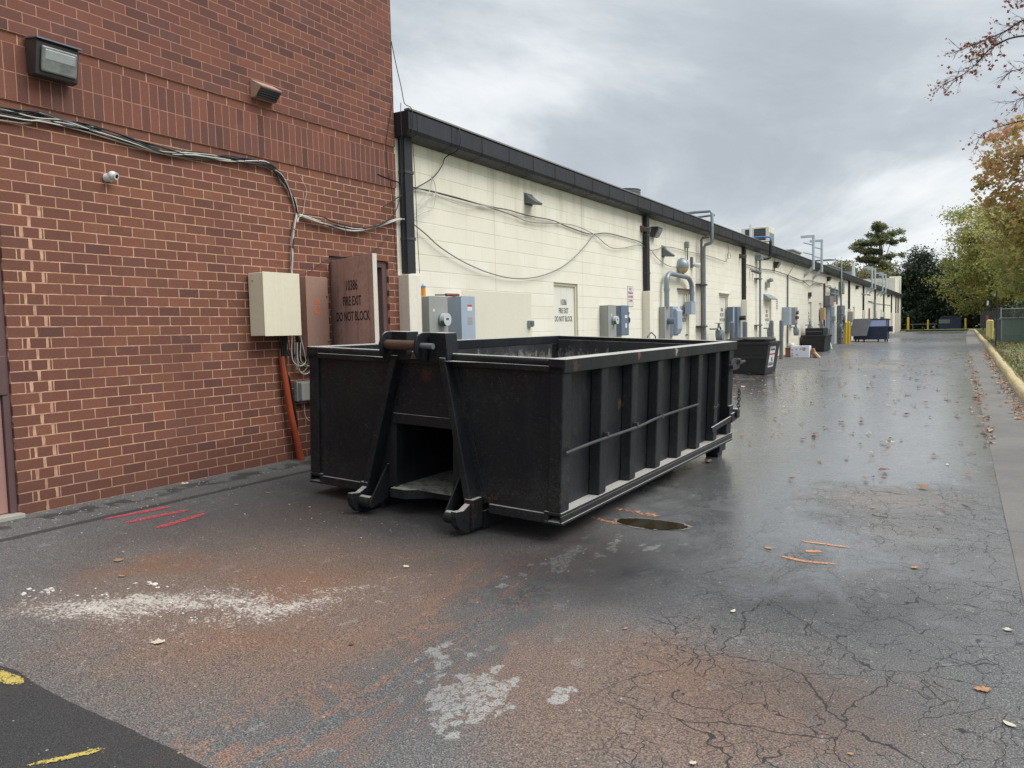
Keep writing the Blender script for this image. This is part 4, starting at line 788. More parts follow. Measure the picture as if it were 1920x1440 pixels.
MB().tube(P(XL+.02, [(7.5, 2.655), (7.576, 2.625), (7.859, 2.514), (8.171, 2.37), (8.715, 2.211), (9.396, 2.094), (10.118, 2.056), (10.882, 2.133), (11.683, 2.336), (12.396, 2.655), (12.912, 2.966)]), .0085, 6, 5).build('cable', 'cable_grey', t)
t = thing('looped_cable', 'dark cable dropping from the gutter in a curve to the downspout', 'cable', (XL, 8.2, 3.2))
MB().tube(P(XL+.03, [(7.05, 2.75), (7.25, 2.86), (7.597, 3.02), (8.021, 3.23), (8.24, 3.42), (8.33, 3.55)])+[(-5.72, 8.36, 3.64), (-5.72, 8.38, 3.9), (-5.9, 8.40, 3.95)], .007, 6, 4).build('cable', 'cable_black', t)
t = thing('cable_loops', 'white wires fanning up from the downspout to the cable junction', 'cables', (XL, 7.9, 2.8))
for k, q in enumerate(([(7.55, 2.654), (7.88, 2.92), (8.092, 3.05), (8.082, 3.183), (8.021, 3.24)], [(7.55, 2.654), (7.81, 2.771), (8.018, 2.852), (8.091, 3.032)], [(7.55, 2.654), (7.75, 2.9), (7.95, 3.06), (8.0, 3.25)], [(7.55, 2.65), (7.83, 2.86), (8.09, 3.05)])): MB().tube(P(XL+.02+.01*k, q), .0055, 6, 5).build('wire', 'cable_white', t)
t = thing('cable_run', 'dark cable between the first and second bays of grey conduits', 'cable', (XL, 18, 3.05))
MB().tube(P(XL+.02, [(15.906, 2.924), (16.3, 2.98), (16.628, 3.054), (17.303, 3.096), (18.36, 3.086), (19.436, 3.097), (20.418, 3.095), (21.6, 3.06), (21.828, 3.084), (22.063, 3.334), (22.0, 3.56)]), .009, 6, 4).build('cable', 'cable_grey', t)
lp = [(22.1+.17*math.cos(a_), 3.25+.085*math.sin(a_)) for a_ in np.linspace(0, 6.28, 14)]; MB().tube(P(XL+.03, lp), .006, 5, 2).build('coil', 'cable_grey', t)
t = thing('sagging_cable', 'dark cable drooping under the round wall lamp', 'cable', (XL, 17, 2.7))
MB().tube(P(XL+.02, [(15.95, 2.9), (16.195, 2.802), (16.691, 2.688), (17.291, 2.648), (17.769, 2.728), (18.101, 2.881)]), .008, 6, 4).build('cable', 'cable_grey', t)
t = thing('cable_run', 'tangled dark cables running to the far electrical cluster', 'cables', (XL, 32, 3.1))
for k, q in enumerate(([(24.0, 3.12), (24.723, 3.116), (25.425, 3.094), (26.645, 3.108), (27.971, 3.147), (29.538, 3.122), (30.757, 3.096), (33.194, 3.024), (35.02, 3.117), (36.689, 3.086), (38.318, 3.107), (39.3, 3.0), (40.5, 3.1), (41.6, 2.95), (42.5, 3.1)], [(30.757, 3.096), (32.07, 3.028), (33.487, 3.01), (34.865, 2.86), (36.005, 3.0), (38.3, 3.09)], [(28.0, 3.15), (28.0, 3.55)], [(30.382, 3.128), (31.525, 3.60)])): MB().tube(P(XL+.02+.012*k, q), .014 if k < 2 else .009, 6, 4).build('cable', 'cable_black', t)
t = thing('cable_run', 'thin dark cable crossing the farthest bays of the cream wall', 'cable', (XL, 66, 2.6)); MB().tube(P(XL, [(57.339, 2.66), (60.319, 2.629), (65.381, 2.633), (76.476, 2.694)]), .016, 5, 4).build('cable', 'cable_grey', t)

# ------------------------------------------------------------------ things on the cream wall
def electric(name, label, y0, y1, d, z0, z1, mat, group=None, x=XC):
    t = thing(name, label, 'electrical box', (x, (y0+y1)/2, z0), group)
    MB().box(x, x+d, y0, y1, z0, z1).build('cabinet', mat, t, bevel=.008)
    MB().box(x+d+.0005, x+d+.006, y0-.004, y1+.004, z0+.01, z1+.004).build('door', mat, t, bevel=.003); return t
t = electric('meter_cabinet', 'grey electric meter cabinet with round glass meter, first after the brick corner', 7.68, 8.07, .20, .85, 1.72, 'grey_box')
def meter(par, x, y, z, r, d=.09):
    b_ = MB(); b_.cyl((x, y, z), (x+.025, y, z), r*1.05, 20); b_.build('meter_ring', 'galv', par)
    b_ = MB(); b_.cyl((x+.025, y, z), (x+d, y, z), r, 20); b_.ball((x+d, y, z), r*.98, 18, 8, 1.0) if False else None; m_ = b_.build('meter', 'meter_glass', par, bevel=.012)
    b_ = MB(); b_.box(x+d+.0008, x+d+.0018, y-r*.35, y+r*.3, z-.006, z+.018); b_.build('display', 'dark_metal', m_)
    b_ = MB(); n = 8; v = []
    for k in range(n+1):
        a_ = math.pi+.2+(math.pi*.42)*k/n
        for xx in (x+.035, x+d-.006): v.append((xx, y+(r+.0015)*math.cos(a_), z+(r+.0015)*math.sin(a_)))
    b_.add(v, [(2*k, 2*k+1, 2*k+3, 2*k+2) for k in range(n)], True); b_.build('green_label', 'green_label', m_)
meter(t, XC+.206, 7.94, 1.43, .082)
MB().box(XC+.2062, XC+.2072, 7.76, 7.79, 1.53, 1.565).build('sticker', 'white_plastic', t)
t = electric('disconnect_box', 'pale blue grey disconnect box with warning sticker beside the first meter cabinet', 8.31, 8.63, .25, .85, 1.735, 'grey_blue_box')
for z0, z1, m_ in ((1.60, 1.625, 'text_red'), (1.545, 1.598, 'white_plastic'), (1.36, 1.46, 'grey_box')): MB().box(XC+.2562, XC+.2575, 8.45, 8.56, z0, z1).build('sticker', m_, t)
b_ = MB(); b_.cyl((XC+.12, 8.634, 1.42), (XC+.12, 8.66, 1.42), .10, 18); b_.beam((XC+.12, 8.665, 1.45), (XC+.16, 8.70, 1.62), .03, .05); b_.build('lever', 'bronze_disc', t, bevel=.004)
t = thing('jar', 'orange jar with pale blue lid standing on top of the first meter cabinet', 'jar', (XC+.06, 7.76, 1.725))
MB().cyl((XC+.06, 7.76, 1.726), (XC+.06, 7.76, 1.832), .033, 16, .03).build('body', 'jar_orange', t, bevel=.006); MB().cyl((XC+.06, 7.76, 1.833), (XC+.06, 7.76, 1.858), .034, 16).build('lid', 'jar_blue', t); MB().cyl((XC+.06, 7.76, 1.8585), (XC+.06, 7.76, 1.885), .014, 12).build('cap', 'white_plastic', t)
t = thing('screwdriver', 'tool with red handle and black shaft lying across the tops of the first two boxes', 'tool', (XC+.14, 8.2, 1.74))
MB().cyl((XC+.12, 7.93, 1.745), (XC+.13, 8.15, 1.752), .008).build('shaft', 'cable_black', t); MB().cyl((XC+.13, 8.15, 1.752), (XC+.14, 8.42, 1.757), .02, 10).build('handle', 'red_handle', t, bevel=.004)
def hood(label, y0, y1, z0, z1, d, mat='galv_dark', group=None, name='vent_hood'):
    t = thing(name, label, 'vent', (XC, (y0+y1)/2, z0), group); h = z1-z0
    MB().box(XC, XC+.012, y0, y1, z0, z1).build('flange', mat, t)
    MB().prism([(XC+.012, z0+.02), (XC+.012, z1-.01), (XC+d*.35, z0+h*.62), (XC+d, z0+h*.12), (XC+d*.9, z0)], 'y', y0+.01, y1-.01).build('hood', mat, t, bevel=.004); return t
hood('grey triangular vent hood high on the cream wall, nearest to the brick building', 10.48, 10.73, 3.22, 3.40, .20)
hood('grey cone shaped vent hood left of the round wall lamp', 16.66, 16.84, 2.84, 3.10, .26)
t = thing('wall_outlet', 'small grey outlet box low on the cream wall left of the first white fire door', 'outlet', (XC, 10.55, 1.33)); MB().box(XC, XC+.06, 10.49, 10.60, 1.32, 1.42).build('box', 'galv', t, bevel=.006); MB().box(XC+.0605, XC+.075, 10.50, 10.59, 1.335, 1.41).build('cover', 'galv_dark', t, bevel=.004)
t = thing('parking_sign', 'narrow white sign with red lettering on the cream wall above the slate grey box', 'sign', (XC, 14.78, 1.9))
MB().box(XC+.001, XC+.006, 14.62, 14.93, 1.70, 2.118).build('panel', 'white_plastic', t, bevel=.002)
for i_, (tt, z_, s_, m_) in enumerate((('NO', 2.055, .075, 'text_grey'), ('PARKING', 1.978, .062, 'text_red'), ('LOADING', 1.90, .062, 'text_red'), ('ZONE', 1.82, .075, 'text_red'))): text('lettering', tt, s_, m_, t, (XC+.0075, 14.775, z_), (0, 1, 0), (0, 0, 1), 1.0, .0008)
fr_ = MB()
for a_ in ((14.625, 14.925, 1.705, 1.711), (14.625, 14.925, 2.107, 2.113), (14.625, 14.631, 1.711, 2.107), (14.919, 14.925, 1.711, 2.107)): fr_.box(XC+.0062, XC+.0072, *a_)
fr_.build('border', 'text_red', t)
t = electric('meter_cabinet', 'grey green meter cabinet with white round meter left of the narrow sign', 13.25, 13.62, .17, .85, 1.70, 'grey_box')
meter(t, XC+.176, 13.48, 1.42, .078); MB().box(XC+.1765, XC+.1775, 13.38, 13.41, 1.50, 1.54).build('sticker', 'white_plastic', t); MB().box(XC+.1765, XC+.1775, 13.40, 13.44, 1.28, 1.33).build('sticker', 'white_plastic', t)
t = electric('disconnect_box', 'slate blue disconnect box with black lever under the narrow sign', 13.93, 14.30, .15, 1.12, 1.705, 'slate_box')
MB().box(XC+.1565, XC+.1575, 14.10, 14.22, 1.46, 1.52).build('sticker', 'white_plastic', t); MB().box(XC+.1565, XC+.1575, 14.12, 14.20, 1.27, 1.36).build('sticker', 'white_plastic', t)
b_ = MB(); b_.cyl((XC+.09, 14.305, 1.42), (XC+.09, 14.33, 1.42), .09, 16); b_.beam((XC+.09, 14.345, 1.46), (XC+.12, 14.40, 1.58), .025, .035); b_.build('lever', 'dark_metal', t, bevel=.004)
t = thing('bent_rod', 'black bent rod forming a low peak behind the container rim', 'rod', (XC+.3, 15.1, .9)); MB().tube([(XC+.35, 14.80, .9), (XC+.35, 14.82, 1.08), (XC+.35, 15.03, 1.165), (XC+.35, 15.27, 1.08), (XC+.35, 15.29, .9)], .012, 8).build('rod', 'dark_metal', t)
# first conduit bay
t = electric('electrical_panel', 'flat pale grey electrical panel with projecting dark meter under the arched conduit', 16.45, 16.78, .13, .45, 1.72, 'grey_box'); b_ = MB(); b_.cyl((XC+.136, 16.66, 1.40), (XC+.30, 16.66, 1.40), .075, 18); b_.build('meter', 'slate_box', t, bevel=.008)
t = thing('transfer_switch', 'pale blue rounded switch box below the left leg of the arched conduit', 'electrical box', (XC, 17.1, 1.05))
b_ = MB(); b_.box(XC, XC+.15, 16.98, 17.36, 1.06, 1.74); b_.build('back_box', 'grey_blue_box', t, bevel=.02); b_ = MB(); b_.prism([(XC+.151, 1.10), (XC+.151, 1.68), (XC+.21, 1.68), (XC+.25, 1.62), (XC+.25, 1.22), (XC+.20, 1.10)], 'y', 17.0, 17.34); b_.build('cover', 'grey_blue_box', t, bevel=.015)
b_ = MB(); b_.cyl((XC+.1, 17.361, 1.45), (XC+.1, 17.40, 1.45), .05, 12); b_.beam((XC+.1, 17.41, 1.45), (XC+.13, 17.45, 1.58), .02, .03); b_.build('lever', 'dark_metal', t)
t = thing('arched_conduit', 'thick grey conduit arching over the second white fire door', 'conduit', (XC+.1, 17.5, 1.7))
MB().tube(P(XC+.13, [(16.62, 1.70), (16.62, 2.24), (16.66, 2.38), (16.78, 2.455), (16.95, 2.47), (17.6, 2.455), (18.05, 2.445), (18.25, 2.40), (18.40, 2.28), (18.43, 2.12), (18.43, 1.86)]), .056, 14, 4).build('pipe', 'galv', t)
b_ = MB()
for y, z in ((16.62, 2.1), (18.43, 2.08)): b_.cyl((XC+.13, y, z-.03), (XC+.13, y, z+.03), .066, 14)
b_.build('coupling', 'galv', t)
t = electric('junction_box', 'small grey junction box under the right leg of the arched conduit', 18.28, 18.60, .16, 1.56, 1.87, 'grey_blue_box')
t = thing('round_wall_lamp', 'egg shaped caged wall lamp with amber lower half above the arched conduit', 'lamp', (XC, 17.9, 2.7))
b_ = MB(); b_.cyl((XC, 17.86, 2.70), (XC+.05, 17.86, 2.70), .17, 20); b_.build('back_plate', 'galv', t, bevel=.01)
def halfball(c, r, rz, lo, hi, n=18, m=8):
    b_ = MB(); v = []
    for j in range(m+1):
        ph = lo+(hi-lo)*j/m
        for i in range(n+1):
            t_ = -math.pi/2+math.pi*i/n; v.append((c[0]+r*1.15*math.sin(ph)*math.cos(t_), c[1]+r*math.sin(ph)*math.sin(t_), c[2]+rz*math.cos(ph)))
    return b_.add(v, [(j*(n+1)+i, j*(n+1)+i+1, (j+1)*(n+1)+i+1, (j+1)*(n+1)+i) for j in range(m) for i in range(n)], True)
halfball((XC+.05, 17.86, 2.70), .165, .20, 0, 1.85).build('dome', 'galv', t); halfball((XC+.05, 17.86, 2.70), .163, .198, 1.85, math.pi).build('amber_lens', 'tan', t)
t = thing('antenna_sensor', 'small sensor box on a thin rod above the round wall lamp', 'sensor', (XC, 18.3, 3.0)); MB().tube(P(XC+.05, [(18.36, 2.88), (18.36, 3.17)]), .016, 8).build('rod', 'galv_dark', t); MB().box(XC+.01, XC+.09, 18.28, 18.40, 3.17, 3.32).build('box', 'galv', t, bevel=.006)
t = thing('small_wall_light', 'small pale spotlight pair on the cream wall left of the tall gas pipes', 'lamp', (XC, 18.8, 2.85)); MB().box(XC, XC+.05, 18.72, 18.82, 2.72, 2.98).build('base', 'galv_dark', t, bevel=.004); MB().cyl((XC+.05, 18.85, 2.80), (XC+.20, 18.88, 2.76), .05, 12, .065).build('head', 'white_plastic', t)
# tall gas pipes that climb over the gutter
t = thing('gas_riser', 'thin grey gas pipe climbing the cream wall on the left of the tall pair', 'pipe', (XC+.12, 19.3, .1), 'tall gas pipes over the gutter')
MB().tube([(XC+.12, 19.27, .05), (XC+.12, 19.27, 3.44), (XC+.15, 19.27, 3.49), (XC+.32, 19.27, 3.50)], .032, 12).build('pipe', 'galv_rust', t); 
t = thing('gas_riser', 'thick grey gas pipe stepping out and over the gutter onto the roof', 'pipe', (XC+.12, 19.5, .1), 'tall gas pipes over the gutter')
MB().tube([(XC+.12, 19.49, .05), (XC+.12, 19.49, 3.26), (XC+.15, 19.49, 3.33), (XC+.29, 19.49, 3.36), (XC+.33, 19.49, 3.42), (XC+.33, 19.49, 4.10), (XC+.29, 19.49, 4.17), (XC-.1, 19.49, 4.18), (XC-1.6, 19.3, 4.14)], .040, 12).build('pipe', 'galv', t)
MB().tube([(XC+.36, 19.62, 4.08), (XC-.1, 19.65, 4.07), (XC-1.2, 19.5, 4.03)], .03, 10).build('roof_pipe', 'galv', t)
b_ = MB()
for z in (2.32, 1.26): b_.box(XC, XC+.17, 19.14, 19.60, z-.02, z+.02)
b_.build('bracket', 'dark_metal', t)
def gasmeter(x, y, z, label, s=1.0, group='gas meters along the cream wall', first=[None]):
    if first[0] is None:
        t = thing('gas_meter', label, 'gas meter', (x, y, z), group)
        b_ = MB(); b_.cyl((x-.06*s, y, z+.14*s), (x+.10*s, y, z+.14*s), .12*s, 16); b_.box(x-.07*s, x+.07*s, y-.13*s, y+.13*s, z+.12*s, z+.30*s); b_.build('body', 'galv', t, bevel=.02)
        b_ = MB(); b_.tube([(x, y-.16*s, z+.30*s), (x, y-.10*s, z+.36*s), (x, y+.0, z+.37*s), (x, y+.10*s, z+.36*s), (x, y+.13*s, z+.28*s)], .022*s, 8, 2); b_.tube([(x, y-.16*s, z+.33*s), (x-.02, y-.45*s, z+.33*s), (x-.05, y-.62*s, z+.33*s)], .020*s, 8); b_.build('pipework', 'galv_dark', t)
        b_ = MB(); b_.cyl((x, y-.05, z+.37*s), (x, y-.05, z+.46*s), .03*s, 10); b_.cyl((x, y-.05, z+.46*s), (x, y-.05, z+.475*s), .10*s, 14); b_.build('regulator', 'galv', t)
        first[0] = t; return t
    c = copy_tree(first[0]); c.location = (x, y, z); c['label'] = label; return c
gasmeter(XC+.33, 20.10, .84, 'grey gas meter with pipework at the foot of the tall gas pipes', 1.05)
gasmeter(XC+.30, 26.2, .80, 'grey gas meter below the small metal awning between grey bollards')
gasmeter(XC+.30, 30.6, .80, 'gas meter beneath the boxes left of the second black dumpster')
gasmeter(XC+.30, 33.6, .86, 'gas meter just behind the second black dumpster')
gasmeter(XC+.30, 36.6, .86, 'gas meter in front of the two narrow far doors')
gasmeter(XC+.32, 41.9, .90, 'gas meter beside the tall pipe in the far electrical cluster')
t = electric('disconnect_box', 'tall grey box with pale front strip, left of the third downspout boot', 22.05, 22.30, .16, 1.06, 1.795, 'slate_box', None); MB().box(XC+.167, XC+.172, 22.06, 22.20, 1.07, 1.78).build('trim', 'grey_blue_box', t)
t = electric('meter_cabinet', 'grey box with a dark cylindrical meter, touching the third downspout boot', 22.70, 23.08, .13, .9, 1.805, 'slate_box', None); MB().cyl((XC+.136, 22.96, 1.48), (XC+.30, 22.96, 1.48), .07, 16).build('meter', 'dark_metal', t, bevel=.008)
# grey bollards
def bollard(x, y, h, r, mat, label, group, name='bollard', cat='bollard'):
    t = thing(name, label, cat, (x, y, gz(x, y)), group); z = gz(x, y) if x < .3 else gz(x, y)+.12
    b_ = MB(); b_.cyl((x, y, z-.1), (x, y, z+h-.04), r, 18); b_.build('post', mat, t); b_ = MB(); n = 6; v = []
    b_.ball((x, y, z+h-.045), r*1.001, 18, 8, .75); b_.build('dome_cap', mat, t); return t
gb = 'grey steel bollards guarding the gas meters'
for y, lb in ((20.7, 'grey bollard right of the tall gas pipes, left of the grey strip box'), (22.1, 'grey bollard just left of the third downspout boot'), (25.5, 'grey bollard right of the slim conduit, before the door with an awning'), (27.0, 'grey bollard farthest along of the four grey ones')):
    bollard(XC+.5, y, 1.32, .066, 'grey_bollard', lb, gb)
# slim conduit + rooftop unit pipes
t = thing('conduit_riser', 'slim grey conduit between the third downspout and the awning door', 'conduit', (XC+.12, 25.6, .2)); MB().tube(P(XC+.12, [(25.6, .1), (25.6, 3.38)]), .035, 10).build('pipe', 'galv', t); MB().box(XC, XC+.2, 25.40, 25.72, 3.34, 3.50).build('elbow_box', 'galv', t, bevel=.01)
b_ = MB(); [b_.box(XC, XC+.16, 25.3, 25.75, z-.02, z+.02) for z in (2.75, 1.25)]; b_.build('bracket', 'galv_dark', t)
t = thing('insulated_pipe', 'black insulated pipe with a blue upper run dropping over the gutter from the rooftop unit', 'pipe', (-5.62, 26.4, 3.5))
MB().tube([(XC+.12, 25.70, 3.42), (XC+.2, 25.8, 3.40), (XC+.32, 25.9, 3.42), (XC+.37, 25.95, 3.52), (XC+.37, 25.95, 3.75), (XC+.37, 25.95, 3.98)], .046, 12, 3).build('black_run', 'cable_black', t)
MB().tube([(XC+.37, 25.95, 3.98), (XC+.37, 25.95, 4.07), (XC+.30, 25.95, 4.11), (XC-.1, 25.9, 4.12), (XC-.45, 25.8, 4.06)], .028, 10, 2).build('blue_run', 'blue_pipe', t); MB().tube([(XC+.30, 26.1, 3.99), (XC-.2, 26.0, 4.0), (XC-.5, 25.9, 3.97)], .025, 8).build('return_pipe', 'cable_white', t)
# wedge lamps: copies of one
def wedge(y, z, s, label, first=[None]):
    if first[0] is None:
        t = thing('wall_lamp', label, 'lamp', (XC, y, z), 'wedge wall pack lamps')
        b_ = MB(); b_.prism([(XC, z-.10), (XC, z+.11), (XC+.19, z+.10), (XC+.20, z+.07), (XC+.08, z-.12)], 'y', y, y+.28); b_.build('housing', 'lamp_bronze', t, bevel=.008)
        b_ = MB(); b_.hull8([(XC+.092, y+.03, z-.105), (XC+.120, y+.03, z-.118), (XC+.092, y+.25, z-.105), (XC+.120, y+.25, z-.118), (XC+.188, y+.03, z+.06), (XC+.216, y+.03, z+.045), (XC+.188, y+.25, z+.06), (XC+.216, y+.25, z+.045)]); b_.build('lens', 'lens', t, bevel=.004); first[0] = t; return t
    c = copy_tree(first[0]); c.location = (XC, y, z); c['label'] = label; return c
wedge(15.93, 3.33, 1, 'black wedge lamp just right of the second downspout'); wedge(28.1, 3.36, 1, 'black wedge lamp above the small white sign past the awning door'); wedge(39.9, 3.40, 1, 'black wedge lamp above the far electrical cluster'); wedge(50.8, 3.38, 1, 'black wedge lamp between the first two far downspouts'); wedge(71.8, 3.42, 1, 'farthest black wedge lamp, near the end of the cream building')
for y, lb in ((15.36, 'small rusty bracket light left of the second downspout'), (23.42, 'small dark bracket light left of the third downspout')):
    t = thing('bracket_light', lb, 'lamp', (XC, y, 3.3)); MB().box(XC, XC+.05, y, y+.12, 3.27, 3.40).build('base', 'hood_brown', t, bevel=.004); MB().cyl((XC+.05, y+.06, 3.33), (XC+.2, y+.07, 3.31), .045, 12, .055).build('head', 'hood_brown', t)
def cam2(y, z, label, k=0, first=[None]):
    if first[0] is None:
        t = thing('security_camera', label, 'camera', (XC, y, z), 'security cameras on the cream wall'); MB().tube([(XC, y, z), (XC+.08, y, z-.02), (XC+.10, y, z-.05)], .015, 8).build('arm', 'galv_dark', t); MB().cyl((XC+.05, y-.04, z-.05), (XC+.26, y+.02, z-.10), .045, 12).build('housing', 'galv_dark', t); first[0] = t; return t
    c = copy_tree(first[0]); c.location = (XC, y, z); c['label'] = label; return c
cam2(24.75, 3.02, 'bullet camera just right of the third downspout'); cam2(25.15, 3.0, 'bullet camera beside the slim conduit'); cam2(53.6, 3.1, 'bullet camera left of the second far downspout'); cam2(56.4, 3.15, 'bullet camera right of the second far downspout'); cam2(57.6, 2.72, 'bullet camera on the thin far cable')
t = thing('emergency_light', 'pale twin head emergency light above the awning door', 'lamp', (XC, 27, 2.6)); MB().box(XC, XC+.10, 26.8, 27.15, 2.52, 2.70).build('battery_box', 'grey_box', t, bevel=.01); b_ = MB(); b_.cyl((XC+.05, 26.9, 2.74), (XC+.2, 26.9, 2.78), .05, 12, .06); b_.cyl((XC+.05, 27.06, 2.74), (XC+.2, 27.1, 2.78), .05, 12, .06); b_.build('head', 'galv', t)
t = thing('wall_notice', 'small white notice with grey lines right of the awning door', 'sign', (XC, 28.7, 2)); MB().box(XC+.001, XC+.006, 28.56, 28.84, 1.79, 2.18).build('panel', 'white_plastic', t)
b_ = MB(); [b_.box(XC+.0062, XC+.0075, 28.60, 28.80, z, z+.035) for z in (1.83, 1.91, 1.99, 2.08)]; b_.build('printed_lines', 'galv_dark', t)
t = thing('cable_conduit', 'thin dark pipe rising to the tangled cables beside the blue grey box', 'conduit', (XC, 30.4, 1.3)); MB().tube(P(XC+.04, [(30.42, .3), (30.42, 3.13)]), .028, 8).build('pipe', 'galv_dark', t)
t = electric('electrical_panel', 'blue grey cabinet beside the thin dark pipe', 29.55, 29.95, .26, 1.22, 1.89, 'grey_blue_box'); 
t = electric('meter_cabinet', 'grey cabinet with two dark meters right of the blue grey cabinet', 30.85, 31.35, .22, 1.22, 1.90, 'grey_box'); MB().cyl((XC+.226, 31.05, 1.70), (XC+.32, 31.05, 1.70), .075, 14).build('meter', 'galv_dark', t); MB().box(XC+.227, XC+.29, 30.9, 31.3, 1.46, 1.56).build('shelf', 'dark_metal', t)
t = thing('small_wall_light', 'small dark lantern above the narrow far door', 'lamp', (XC, 35, 2.4)); MB().box(XC, XC+.12, 34.9, 35.1, 2.42, 2.60).build('hood', 'dark_metal', t, bevel=.01); MB().box(XC+.02, XC+.09, 34.95, 35.06, 2.33, 2.42).build('lens', 'lens', t)
# far electrical cluster
t = thing('utility_pipe', 'dark rusty pipe running up the wall at the far electrical cluster', 'pipe', (XC, 38.9, .2)); MB().tube(P(XC+.05, [(38.95, .1), (38.93, 3.15)]), .045, 8).build('pipe', 'frame_brown', t)
t = electric('utility_cabinet', 'tan box on the dark rusty pipe', 37.95, 38.55, .17, 1.41, 1.975, 'tan')
t = electric('meter_cabinet', 'grey cabinet with brownish front high in the far electrical cluster', 38.9, 40.1, .28, 2.08, 2.56, 'slate_box'); MB().box(XC+.287, XC+.292, 38.92, 40.08, 2.10, 2.54).build('front_panel', 'brown_panel', t)
t = thing('conduit_rack', 'rack of vertical grey conduits and small boxes under the high cabinet', 'conduits', (XC, 40.3, .2))
for k, y in enumerate((39.4, 39.85, 40.4, 40.95, 41.4)): MB().tube(P(XC+.10, [(y, .1), (y, 2.08)]), .055, 8).build('conduit', 'grey_blue_box' if k != 2 else 'galv', t)
b_ = MB(); b_.box(XC, XC+.2, 39.6, 40.0, .75, 1.0); b_.box(XC, XC+.22, 40.8, 41.3, 1.35, 1.6); b_.box(XC, XC+.2, 41.0, 41.5, 2.3, 3.0); b_.build('box', 'galv', t, bevel=.01)
b_ = MB(); b_.tube(P(XC+.18, [(39.6, 2.95), (42.6, 2.92)]), .05, 8); b_.tube(P(XC+.18, [(39.9, 2.7), (42.4, 2.68)]), .04, 8); b_.tube(P(XC+.15, [(42.2, 2.9), (42.2, 2.2)]), .05, 8); b_.build('cross_pipe', 'galv', t)
t = thing('vent_riser', 'tall thin dark pipe rising above the gutter at the far electrical cluster', 'pipe', (XC+.2, 42.7, .2)); MB().tube([(XC+.30, 42.55, .1), (XC+.30, 42.55, 4.45), (XC-.2, 42.5, 4.5), (XC-1.5, 42.4, 4.5)], .045, 8).build('pipe', 'galv_dark', t)
b_ = MB(); 
for z in (.5, .8, 1.1, 1.4, 1.7): b_.cyl((XC+.25, 42.15, z), (XC+.42, 42.25, z), .07, 10)
b_.tube([(XC+.35, 42.1, .2), (XC+.35, 42.1, 1.95)], .05, 8); b_.build('valves', 'galv_dark', t)
t = thing('gas_regulator', 'round grey gas regulator in front of the large grey cabinet', 'regulator', (XC+.4, 42.9, 1.4)); MB().cyl((XC+.35, 42.9, 1.46), (XC+.45, 42.9, 1.46), .20, 18).build('disc', 'galv_dark', t, bevel=.02); MB().tube([(XC+.4, 42.9, 1.3), (XC+.4, 42.9, .9), (XC+.35, 42.5, .85)], .04, 8).build('pipe', 'galv_dark', t)
t = electric('utility_cabinet', 'large upright grey cabinet behind the pair of yellow bollards', 43.3, 44.4, .24, .2, 2.17, 'grey_bollard')
t = electric('utility_cabinet', 'pale green cabinet high on the wall above the large grey cabinet', 43.8, 44.5, .2, 2.78, 3.42, 'green_cab')
t = electric('meter_cabinet', 'grey cabinet on the fourth downspout boot', 47.35, 47.8, .24, 1.26, 1.88, 'grey_box')
for y, lb in ((60.9, 'slim grey conduit and box among the far downspouts'), ):
    t = thing('conduit_riser', lb, 'conduit', (XC, y, .3)); MB().tube(P(XC+.1, [(y, .3), (y, 2.85)]), .07, 8).build('pipe', 'galv', t); MB().box(XC, XC+.25, y-.3, y+.3, 1.1, 1.55).build('box', 'grey_box', t)
t = thing('standpipe', 'thin dark red pipe on the far part of the cream wall', 'pipe', (XC, 57.6, 1.3)); MB().tube(P(XC+.08, [(57.6, .3), (57.6, 2.2)]), .05, 8).build('pipe', 'red_handle', t)
t = electric('electrical_panel', 'small grey box low on the farthest bays', 66.0, 66.8, .2, 1.25, 1.65, 'galv_dark')
# exhaust stacks
def stack(y, z1, label, group, first=[None]):
    if first[0] is None:
        t = thing('exhaust_stack', label, 'vent pipe', (XC, y, 3.5), group); x = XC+.36
        MB().cyl((x, y, 3.50), (x, y, z1), .055, 12).build('pipe', 'stack_pale', t); MB().box(x-.5, x+.05, y-.06, y+.06, z1-.10, z1).build('arm', 'stack_pale', t, bevel=.01)
        MB().prism([(XC, 3.18), (XC, 3.32), (x-.06, 3.62), (x-.06, 3.48)], 'y', y-.04, y+.04).build('support', 'stack_pale', t)
        b_ = MB(); b_.beam((x, y, 4.5), (x-.3, y-.5, 4.58), .03, .03); b_.beam((x, y, 4.1), (x-.3, y-.5, 4.18), .03, .03); b_.build('brace', 'galv', t); first[0] = t; return t
    c = copy_tree(first[0]); c.location = (XC, y, 3.5); c['label'] = label; return c
gs_ = 'pale exhaust stacks over the gutter'
for y, lb in ((34.0, 'nearest pale exhaust stack over the gutter'), (36.1, 'second pale exhaust stack over the gutter'), (56.3, 'third pale exhaust stack, left of a close pair'), (58.3, 'fourth pale exhaust stack, right of a close pair'), (63.6, 'fifth pale exhaust stack over the gutter'), (66.0, 'farthest pale exhaust stack over the gutter')): stack(y, 4.93, lb, gs_)
